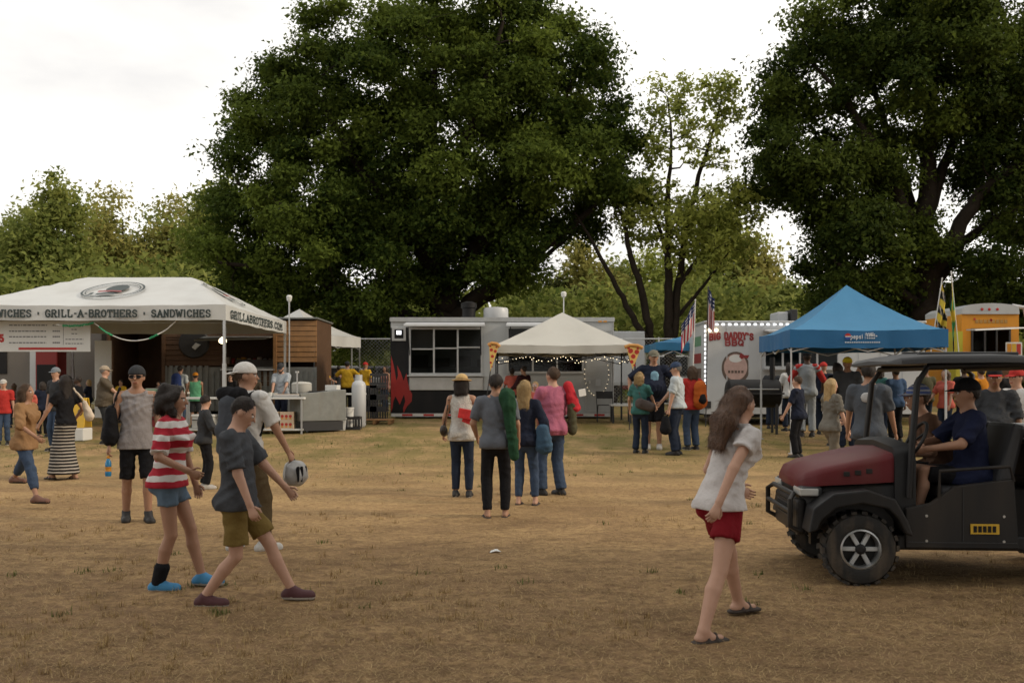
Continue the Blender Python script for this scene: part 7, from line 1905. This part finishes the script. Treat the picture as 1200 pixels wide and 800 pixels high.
J = pp('man in red and grey raglan tee at the barbecue trailer window', 946, 0, 411, R(-8), Y=22.6, sk=DARK, top=(LGREY, .3, -.1, .02), bottom=('trousers', LGREY, 1.9, .012), shoe=SNK, hair=('short', H_DARK), hat=('beanie', BLK), hands=((-.3, .25, 1.05), (.33, .2, 1.0)), h=.022)
f = Form()
for q, e, w in ((J['SL'], J['eL'], J['wL']), (J['SR'], J['eR'], J['wR'])): f.limb(q + A((0, 0, -.01)), e, .080, .070); f.limb(J['N'] + A((0, 0, -.02)), q, .062, .072, None, 1, .05)
f.carve(J['N'] + A((0, .012, .05)), .075); form_obj('sleeves', f, .018, REDC, J['root'])
pp('man in navy tee with back half turned beside the barrel smoker', 935, 536, 440, R(55), sk=PALE, top=(NAVY, .9, -.12, .02), bottom=('trousers', BLK, 1.95, .012), shoe=SNK, hair=('short', H_BROWN), hands=((-.27, .22, .90), (.27, .02, .80)), head=(.2, -.1))
pp('person in bright yellow cap and black tee facing us under the blue canopy', 993, 0, 418, R(170), Y=19.8, sk=BROWN, top=(CHAR, .9, -.1, .02), bottom=('trousers', DKDENIM, 1.95, .012), shoe=SNK, hat=('cap', cloth((.66, .50, .03), 'yellow_cap')), hair=('short', H_DARK), h=.019)
pp('dark-haired woman beside the yellow cap under the blue canopy', 981, 0, 424, R(20), Y=20.6, sex='f', sk=BROWN, top=(BLK, .9, -.1, .02), bottom=('trousers', BLK, 1.95, .012), shoe=SNK, hair=('long', H_DARK), h=.022)
pp('long-haired blonde in grey tee walking behind the utility vehicle hood', 974, 0, 440, R(-70), Y=15.5, sex='f', sk=PALE, top=(cloth((.15, .14, .12), 'stone_grey_tee'), .9, -.1, .02), bottom=('trousers', cloth((.16, .14, .11), 'stone_twill'), 1.8, .01), shoe=SNK, hair=('long', H_BLOND), hands=((-.25, .3, 1.0), (.28, .12, .85)), feet=((-.1, .22, 0), (.1, -.2, 0)), pel=(0, 0, -.03), h=.019)
J = pp('man in slate tee with white round back print behind the utility vehicle', 1018, 0, 424, R(-28), Y=12.6, sk=TAN, top=(cloth((.075, .085, .10), 'slate_tee'), .9, -.12, .024), bottom=('trousers', DKDENIM, 1.95, .012), shoe=SNK, hair=('short', H_DARK), hands=((-.28, .2, .9), (.28, .2, .9)))
f = Form(); f.limb(J['C'] + A((-.01, -.155, .06)), J['C'] + A((.01, -.155, .06)), .065, .065, A((0, 1, 0)), 3.0); form_obj('shirt_print', f, .012, mat('white_shirt_print', (.42, .42, .42), .8, var=.5, vscale=12), J['root'])
pp('man in charcoal tee and dark cap standing behind the cargo bed', 1165, 0, 430, R(160), Y=12.0, sk=BROWN, fat=1.12, top=(CHAR, 1.0, -.12, .026), bottom=('trousers', BLK, 1.95, .014), shoe=SNK, hat=('cap', BLK, REDC), hair=('short', H_DARK), hands=((-.28, .15, .9), (.2, .3, 1.0)))
pp('person in white tee and red cap beside the charcoal-tee man', 1192, 0, 431, R(110), Y=13.2, sk=PALE, top=(WHT, .9, -.12, .02), bottom=('trousers', DKDENIM, 1.95, .014), shoe=SNK, hat=('cap', REDC), hair=('short', H_BROWN))
pp('man in black tee at the orange truck window', 1130, 0, 428, R(-20), Y=22.5, sk=DARK, top=(BLK, .9, -.12, .02), bottom=('trousers', BLK, 1.95, .014), shoe=SNK, hair=('short', H_DARK), h=.022)
pp('person in blue tee beneath the right legs of the blue canopy', 1050, 0, 430, R(10), Y=21.5, sk=BROWN, top=(cloth((.05, .09, .17), 'blue_tee'), .9, -.12, .02), bottom=('trousers', BLK, 1.95, .014), shoe=SNK, hair=('short', H_DARK), h=.022)

# ---- more of the crowd, half hidden
crowd = [(16, 448, 25.0, 40, 'f', TAN, MAR, ('long', H_BROWN), None, 'woman in maroon top half hidden under the menu banner'),
         (58, 446, 26.2, 200, 'm', PALE, LBLUE, ('short', H_GREY), None, 'grey-haired man in pale blue tee before the red cooler'),
         (80, 440, 25.5, -40, 'm', BROWN, OLIVE, None, ('cap', BLK), 'man in olive tee and black cap behind the yellow sign'),
         (104, 444, 26.8, 90, 'f', PALE, NAVY, ('bob', H_BLOND), None, 'blonde in navy beside the white door panel'),
         (142, 444, 26.5, 160, 'm', TAN, YELL, ('short', H_DARK), None, 'cook in yellow tee behind the sunglasses man'),
         (186, 446, 27.6, 175, 'f', PALE, CHAR, ('bun', H_DARK), None, 'cook with hair bun in the dark serving bay'),
         (270, 438, 28.4, 185, 'm', PALE, BLK, ('short', H_DARK), None, 'cook in black behind the front tent pole'),
         (300, 440, 28.6, 170, 'm', TAN, BRNC, None, ('cap', CHAR), 'cook in brown tee at the kiosk hatch'),
         (600, 430, 27.3, 10, 'f', BROWN, CORAL, ('bun', H_DARK), None, 'woman in coral top at the trailer counter'),
         (905, 428, 24.6, -20, 'm', DARK, CHAR, ('short', H_DARK), None, 'cook in charcoal tee behind the barrel smoker'),
         (925, 424, 24.0, 15, 'f', BROWN, WHT, ('long', H_DARK), None, 'woman in white top at the barbecue counter'),
         (965, 424, 23.2, -12, 'm', TAN, NAVY, None, ('cap', REDC), 'man in navy and red cap queueing at the barbecue counter'),
         (1010, 426, 21.8, 60, 'm', PALE, LGREY, ('short', H_BROWN), None, 'man in pale grey tee under the blue canopy'),
         (1032, 430, 22.8, -60, 'f', TAN, TEAL, ('bob', H_DARK), None, 'woman in teal under the blue canopy'),
         (1085, 428, 23.0, 5, 'm', BROWN, OLIVE, None, ('cap', OLIVE), 'man in olive cap between the blue canopy and flags'),
         (1108, 432, 21.0, 120, 'f', PALE, CORAL, ('long', H_BROWN), None, 'woman in coral by the orange truck awning'),
         (1150, 430, 22.0, 10, 'm', TAN, ORNG, ('short', H_DARK), None, 'man in orange tee at the orange truck'),
         (1180, 428, 20.5, 30, 'm', BROWN, BLK, None, ('cap', BLK), 'man in black and black cap at the orange truck corner')]
for (px, tp, Yc, ro, sx, sk_, tm_, hr_, ht_, lab) in crowd:
    pp(lab, px, 0, tp, R(ro), Y=Yc, sex=sx, sk=sk_, top=(tm_, .9, -.1, .02), bottom=('trousers', DKDENIM, 1.9, .01), shoe=SNK, hair=hr_, hat=ht_, h=.026, hands=((-.26, .2, .92), (.24, .28, 1.02)))

# ---- woman striding in the right foreground
pp('woman in white top and dark red shorts striding past in sandals', 846, 0, 446, R(-66), Y=6.62, sex='f', sk=PALE, H=1.70, top=(cloth((.56, .53, .52), 'white_gauze'), .45, -.04, .02, .09), bottom=('shorts', cloth((.19, .010, .016), 'dark_red_shorts'), .50, .022), shoe=('sandal', SAND, SAND), hair=('stream', mat('auburn_hair', (.105, .050, .024), .55, var=.5, vscale=40, bump=.6, bscale=120)),
   feetpx=((866, 719), (824, 753)), pel=(0, .0, -.07), lean=(0, .12), hands=((-.24, .30, .95), (.26, -.22, .90)), elbow=((-.4, -1, 0), (.4, -1, .2)), head=(.15, -.08), h=.011)
# ================================================================== utility vehicle (front to the left)
UX, UY = at(1010, 7.95), 7.95
uz = g(8.6)
ut = thing('utility_vehicle', 'red and black utility vehicle with roof and cargo bed driving past', 'utility vehicle', (UX, UY, uz), R(-4))
M_UR = mat('dark_red_bodywork', (.10, .006, .009), .5, var=.12, spec=.3, dirt=.18); M_UB = mat('black_bodywork', (.012, .012, .013), .5, var=.25, dirt=.15, spec=.3); M_UG = mat('grey_roof_plastic', (.04, .041, .044), .5, var=.15, dirt=.1)
WT = 1.50                                                             # overall width
def wheel(x, y0, s):
    w = MB().lathe([(.160, -.10), (.175, -.118), (.22, -.125), (.27, -.11), (.29, -.06), (.293, 0), (.29, .06), (.27, .11), (.22, .125), (.175, .118), (.160, .10)], (x, y0, .29), 32, 'y', caps=False).build('wheel', M_RUBBER, ut, smooth=True)
    for k in range(22):                                                # tread blocks
        a = 2 * PI * k / 22
        for sy in (-1, 1):
            c = Vector((x + .291 * math.cos(a), y0 + sy * .055, .29 + .291 * math.sin(a))); t_ = Vector((-math.sin(a), 0, math.cos(a))); n_ = Vector((math.cos(a), 0, math.sin(a)))
            b = MB(); V = []
            for u, v, q in ((-1, -1, -1), (1, -1, -1), (1, 1, -1), (-1, 1, -1), (-1, -1, 1), (1, -1, 1), (1, 1, 1), (-1, 1, 1)): V.append(c + t_ * (.022 * u + .012 * v * sy) + Vector((0, .05 * v, 0)) + n_ * .012 * q)
            b.add(V, [(3, 2, 1, 0), (4, 5, 6, 7), (0, 1, 5, 4), (1, 2, 6, 5), (2, 3, 7, 6), (3, 0, 4, 7)]); b.build('tread', M_RUBBER, w)
    MB().lathe([(.163, -.105), (.150, -.112), (.142, -.09), (.135, 0), (.142, .09), (.150, .112), (.163, .105)], (x, y0, .29), 28, 'y', caps=False).build('rim', M_ALU, w, smooth=True)
    f_ = -1 if s < 0 else 1
    MB().lathe([(.02, f_ * .045), (.137, f_ * .03), (.137, f_ * .01), (.02, f_ * .01)], (x, y0, .29), 24, 'y').build('rim_dish', M_UB, w, smooth=True)
    for k in range(6):
        a = 2 * PI * k / 6; ca, sa = math.cos(a), math.sin(a)
        MB().bar((x + .03 * ca, y0 + f_ * .075, .29 + .03 * sa), (x + .142 * ca, y0 + f_ * .065, .29 + .142 * sa), .035, .03, up=(0, 1, 0)).build('spoke', M_GREY, w, bevel=.006)
    MB().lathe([(.045, f_ * .05), (.042, f_ * .10), (.02, f_ * .11), (.002, f_ * .11)], (x, y0, .29), 14, 'y').build('hub', M_UB, w)
for x in (0, 2.02):
    wheel(x, .13, -1); wheel(x, WT - .13, 1)
def ploft(sects, name, m, smooth=True, bev=0.0):
    """loft closed cross-sections (lists of equal length)"""
    b = MB(); n_ = len(sects[0]); V = [p for s_ in sects for p in s_]; Fc = []
    for i in range(len(sects) - 1):
        for k in range(n_):
            Fc.append((i * n_ + k, i * n_ + (k + 1) % n_, (i + 1) * n_ + (k + 1) % n_, (i + 1) * n_ + k))
    Fc.append(tuple(range(n_))); Fc.append(tuple(len(V) - 1 - k for k in range(n_)))
    b.add(V, Fc); return b.build(name, m, ut, smooth=smooth, bevel=bev)
def csec(x, y0, y1, z0, z1, crown=.03, r_=.08):
    yc = (y0 + y1) / 2
    return [(x, y0, z0), (x, y0, z1 - r_), (x, y0 + r_ * .35, z1 - r_ * .3), (x, y0 + r_, z1), (x, yc, z1 + crown), (x, y1 - r_, z1), (x, y1 - r_ * .35, z1 - r_ * .3), (x, y1, z1 - r_), (x, y1, z0)]
# hood: lofted along x
ploft([csec(-.43, .36, WT - .36, .74, .82, .02, .04), csec(-.38, .26, WT - .26, .76, .88, .03, .05), csec(-.25, .20, WT - .20, .78, .93, .03, .06), csec(.05, .17, WT - .17, .80, 1.00, .03, .06), csec(.34, .16, WT - .16, .82, 1.06, .03, .06)], 'hood', M_UR, bev=.0)
ploft([csec(-.42, .34, WT - .34, .40, .735, .0, .03), csec(-.30, .24, WT - .24, .42, .765, .0, .03), csec(.30, .17, WT - .17, .42, .81, .0, .03)], 'nose', M_UB)
for k in range(3): MB().box(-.10 + k * .09, -.05 + k * .09, .163, .172, .86 + k * .012, .90 + k * .012).build('hood_vent', M_UB, ut, bevel=.006)
ploft([csec(.30, .14, WT - .14, .55, 1.10), csec(.42, .12, WT - .12, .55, 1.13), csec(.46, .12, WT - .12, .55, 1.08)], 'dashboard', M_UB)
# fenders over the front wheels
for (y0, y1) in ((-.02, .26), (WT - .26, WT + .02)):
    pr_o = [(-.42, .42), (-.38, .62), (-.22, .74), (.05, .77), (.26, .70), (.36, .52), (.40, .40)]; pr_i = [(.34, .42), (.28, .54), (.20, .62), (.0, .66), (-.20, .62), (-.32, .52), (-.35, .44)]
    MB().prism(pr_o + pr_i, y0, y1).build('fender', M_UB, ut, bevel=.015)
# front bumper, grille, lamps, winch bar
MB().box(-.45, -.37, .28, WT - .28, .36, .66).build('front_panel', M_UB, ut, bevel=.03)
gl2 = MB().box(-.465, -.449, .48, WT - .48, .48, .62).build('grille', M_UB, ut)
for k in range(5): MB().box(-.475, -.464, .5, WT - .5, .49 + k * .026, .50 + k * .026).build('slat', M_DKPL, gl2)
b = MB(); b.tube([(-.43, .26, .40), (-.51, .26, .44), (-.51, .26, .66), (-.47, .33, .70), (-.47, WT - .33, .70), (-.51, WT - .26, .66), (-.51, WT - .26, .44), (-.43, WT - .26, .40)], .022, 10); b.tube([(-.51, .26, .56), (-.51, WT - .26, .56)], .02, 10); b.build('brush_guard', M_UB, ut, smooth=True)
for y in (.36, WT - .36):
    hl = MB().box(-.43, -.26, y - .15, y + .13, .68, .77).build('headlight', M_DKPL, ut, bevel=.02); MB().box(-.442, -.29, y - .158 if y < .7 else y - .11, y + .11 if y < .7 else y + .138, .695, .755).build('lens', mat('lamp_lens', (.45, .45, .43), .15, spec=.8), hl, bevel=.01)
# floor tub, rocker panels, door nets
MB().box(.30, 1.30, .08, WT - .08, .28, .40).build('floor', M_UB, ut, bevel=.02)
for y0, y1 in ((.05, .10), (WT - .10, WT - .05)):
    MB().prism([(.36, .30), (.36, .62), (.55, .66), (.75, .80), (1.20, .86), (1.24, .30)], y0, y1).build('side_panel', M_UB, ut, bevel=.01)
MB().box(.86, 1.08, .038, .049, .42, .50).build('number_sticker', M_YEL, ut)
b = MB()
for k in range(5): b.box(.88 + k * .037, .905 + k * .037, .033, .0385, .435, .485)
b.build('sticker_print', M_BLACK, ut)
for x in (.52, 1.12):                                                  # bolts and seams of the side panel
    for z_ in (.36, .56): MB().lathe([(.002, -.004), (.010, -.004), (.012, 0)], (x, .049, z_), 8, 'y').build('bolt', M_STEEL, ut)
MB().box(.38, 1.22, .043, .049, .345, .352).build('panel_seam', M_DKPL, ut); MB().box(.80, .806, .043, .049, .36, .78).build('panel_seam', M_DKPL, ut)
MB().tube([(.62, .06, .70), (.62, .04, .92), (1.16, .04, .96), (1.20, .06, .84)], .014, 8).build('grab_rail', M_UB, ut)
# bench seat
MB().box(.72, 1.20, .16, WT - .16, .40, .66).build('seat_base', M_UB, ut, bevel=.02)
for y in (.18, WT / 2 + .02):
    MB().box(.68, 1.18, y, y + .55, .661, .78).build('seat_cushion', M_DKPL, ut, bevel=.04); b = MB(); b.add([(1.10, y, .76), (1.24, y, .76), (1.36, y, 1.28), (1.26, y, 1.30), (1.10, y + .55, .76), (1.24, y + .55, .76), (1.36, y + .55, 1.28), (1.26, y + .55, 1.30)], [(0, 1, 2, 3), (7, 6, 5, 4), (0, 4, 5, 1), (1, 5, 6, 2), (2, 6, 7, 3), (3, 7, 4, 0)]); b.build('seat_back', M_DKPL, ut, bevel=.035)
# steering wheel
def ring_pts(c, r_, tilt, n_=22): return [(c[0] + r_ * math.sin(2 * PI * k / n_) * math.sin(tilt), c[1] + r_ * math.cos(2 * PI * k / n_), c[2] + r_ * math.sin(2 * PI * k / n_) * math.cos(tilt)) for k in range(n_ + 1)]
swc = (.56, .45, 1.14); b = MB(); b.tube(ring_pts(swc, .17, R(28)), .014, 8, cap=False)
for a in (0.5, 2.6, 4.7): b.tube([swc, (swc[0] + .17 * math.sin(a) * math.sin(R(28)), swc[1] + .17 * math.cos(a), swc[2] + .17 * math.sin(a) * math.cos(R(28)))], .010, 6)
b.build('steering_wheel', M_UB, ut, smooth=True); MB().tube([swc, (.40, .45, 1.0)], .022, 8).build('steering_column', M_UB, ut)
# roll cage and roof
for y in (.10, WT - .10):
    MB().tube([(.40, y, .70), (.42, y, 1.08), (.47, y + (.02 if y < 1 else -.02), 1.62), (.56, y + (.03 if y < 1 else -.03), 1.755), (1.28, y + (.03 if y < 1 else -.03), 1.775), (1.38, y + (.01 if y < 1 else -.01), 1.70), (1.36, y, .40)], .026, 10).build('cage_hoop', M_UB, ut, smooth=True)
for (x, z) in ((.54, 1.745), (1.33, 1.75), (1.37, 1.15)): MB().tube([(x, .12, z), (x, WT - .12, z)], .024, 10).build('cage_bar', M_UB, ut, smooth=True)
ploft([csec(.26, .20, WT - .20, 1.775, 1.795, .015, .02), csec(.33, .06, WT - .06, 1.77, 1.825, .02, .03), csec(.55, .01, WT - .01, 1.78, 1.845, .03, .035), csec(1.1, .01, WT - .01, 1.785, 1.85, .03, .035), csec(1.42, .06, WT - .06, 1.78, 1.835, .02, .03), csec(1.50, .20, WT - .20, 1.785, 1.805, .015, .02)], 'roof', M_UG)
for y in (.35, .75, 1.15): MB().box(.55, 1.35, y - .03, y + .03, 1.865 if abs(y - .75) < .1 else 1.85, 1.892 if abs(y - .75) < .1 else 1.878).build('roof_rib', M_UG, ut, bevel=.008)
# cargo bed
b = MB(); x0, x1 = 1.45, 2.75; b.box(x0, x1, .02, WT - .02, .78, .84); b.box(x0, x1, .02, .07, .84, 1.22); b.box(x0, x1, WT - .07, WT - .02, .84, 1.22); b.box(x0, x0 + .05, .07, WT - .07, .84, 1.22); b.box(x1 - .05, x1, .07, WT - .07, .84, 1.22); b.build('cargo_bed', M_UB, ut, bevel=.01)
MB().box(x0 + .02, x1 - .06, .0, .019, .86, 1.06).build('bed_side', M_UR, ut, bevel=.006); MB().box(x0 - .02, x1 + .02, .005, .085, 1.221, 1.25).build('bed_rail', M_GREY, ut, bevel=.008); MB().box(x0 - .02, x1 + .02, WT - .085, WT - .005, 1.221, 1.25).build('bed_rail', M_GREY, ut, bevel=.008)
MB().box(x0, x1 - .1, .001, .018, 1.075, 1.095).build('bed_trim', M_GREY, ut)
for (y0, y1) in ((.0, .26), (WT - .26, WT)):
    MB().prism([(1.62, .50), (1.66, .66), (1.80, .76), (2.24, .76), (2.38, .66), (2.42, .50), (2.36, .50), (2.32, .62), (2.2, .69), (1.84, .69), (1.72, .62), (1.68, .50)], y0, y1).build('fender', M_UB, ut, bevel=.01)
b = MB(); b.box(-.3, 2.5, .45, .53, .26, .36); b.box(-.3, 2.5, WT - .53, WT - .45, .26, .36); b.box(1.2, 2.5, .4, WT - .4, .36, .74); b.build('chassis', M_UB, ut)
for x in (0, 2.02): MB().tube([(x, .16, .29), (x, WT - .16, .29)], .035, 8).build('axle', M_UB, ut)
for y in (.30, WT - .30): MB().tube([(0.02, y, .32), (.14, y + .05, .72)], .04, 8).build('shock', M_YEL if False else M_DKPL, ut)
# driver (near side) and passenger
def uworld(x, y):
    c, s_ = math.cos(R(-4)), math.sin(R(-4)); return UX + x * c - y * s_, UY + x * s_ + y * c
J = person('driver in navy tee with both hands on the steering wheel', 0, uworld(1.02, .45)[1], R(86), H=1.72, X=uworld(1.02, .45)[0], z=uz, sk=TAN, top=(cloth((.014, .018, .045), 'dark_navy_tee'), .9, -.08, .02), bottom=('shorts', BLK, .95, .02), shoe=SNK, hair=('short', H_DARK), hat=('cap', BLK),
       pel=(0, 0, -.07), lean=(0, .02), feet=((-.10, .50, .42), (.12, .52, .42)), hands=((-.15, .40, 1.10), (.14, .40, 1.12)), elbow=((-1, -.3, -.6), (1, -.3, -.6)), grip=(.9, .9), h=.012)
person('passenger in blue plaid cap leaning forward in the vehicle', 0, uworld(1.0, 1.03)[1], R(86), H=1.70, X=uworld(1.0, 1.03)[0], z=uz, sk=TAN, top=(cloth((.10, .055, .035), 'rust_tee'), .9, -.08, .02), bottom=('trousers', BLK, 1.9, .012), shoe=SNK, hair=('short', H_BROWN), hat=('cap', PLAID),
       pel=(0, 0, -.07), lean=(0, .18), feet=((-.10, .48, .42), (.12, .50, .42)), hands=((-.15, .42, 1.02), (.16, .38, .92)), h=.013)
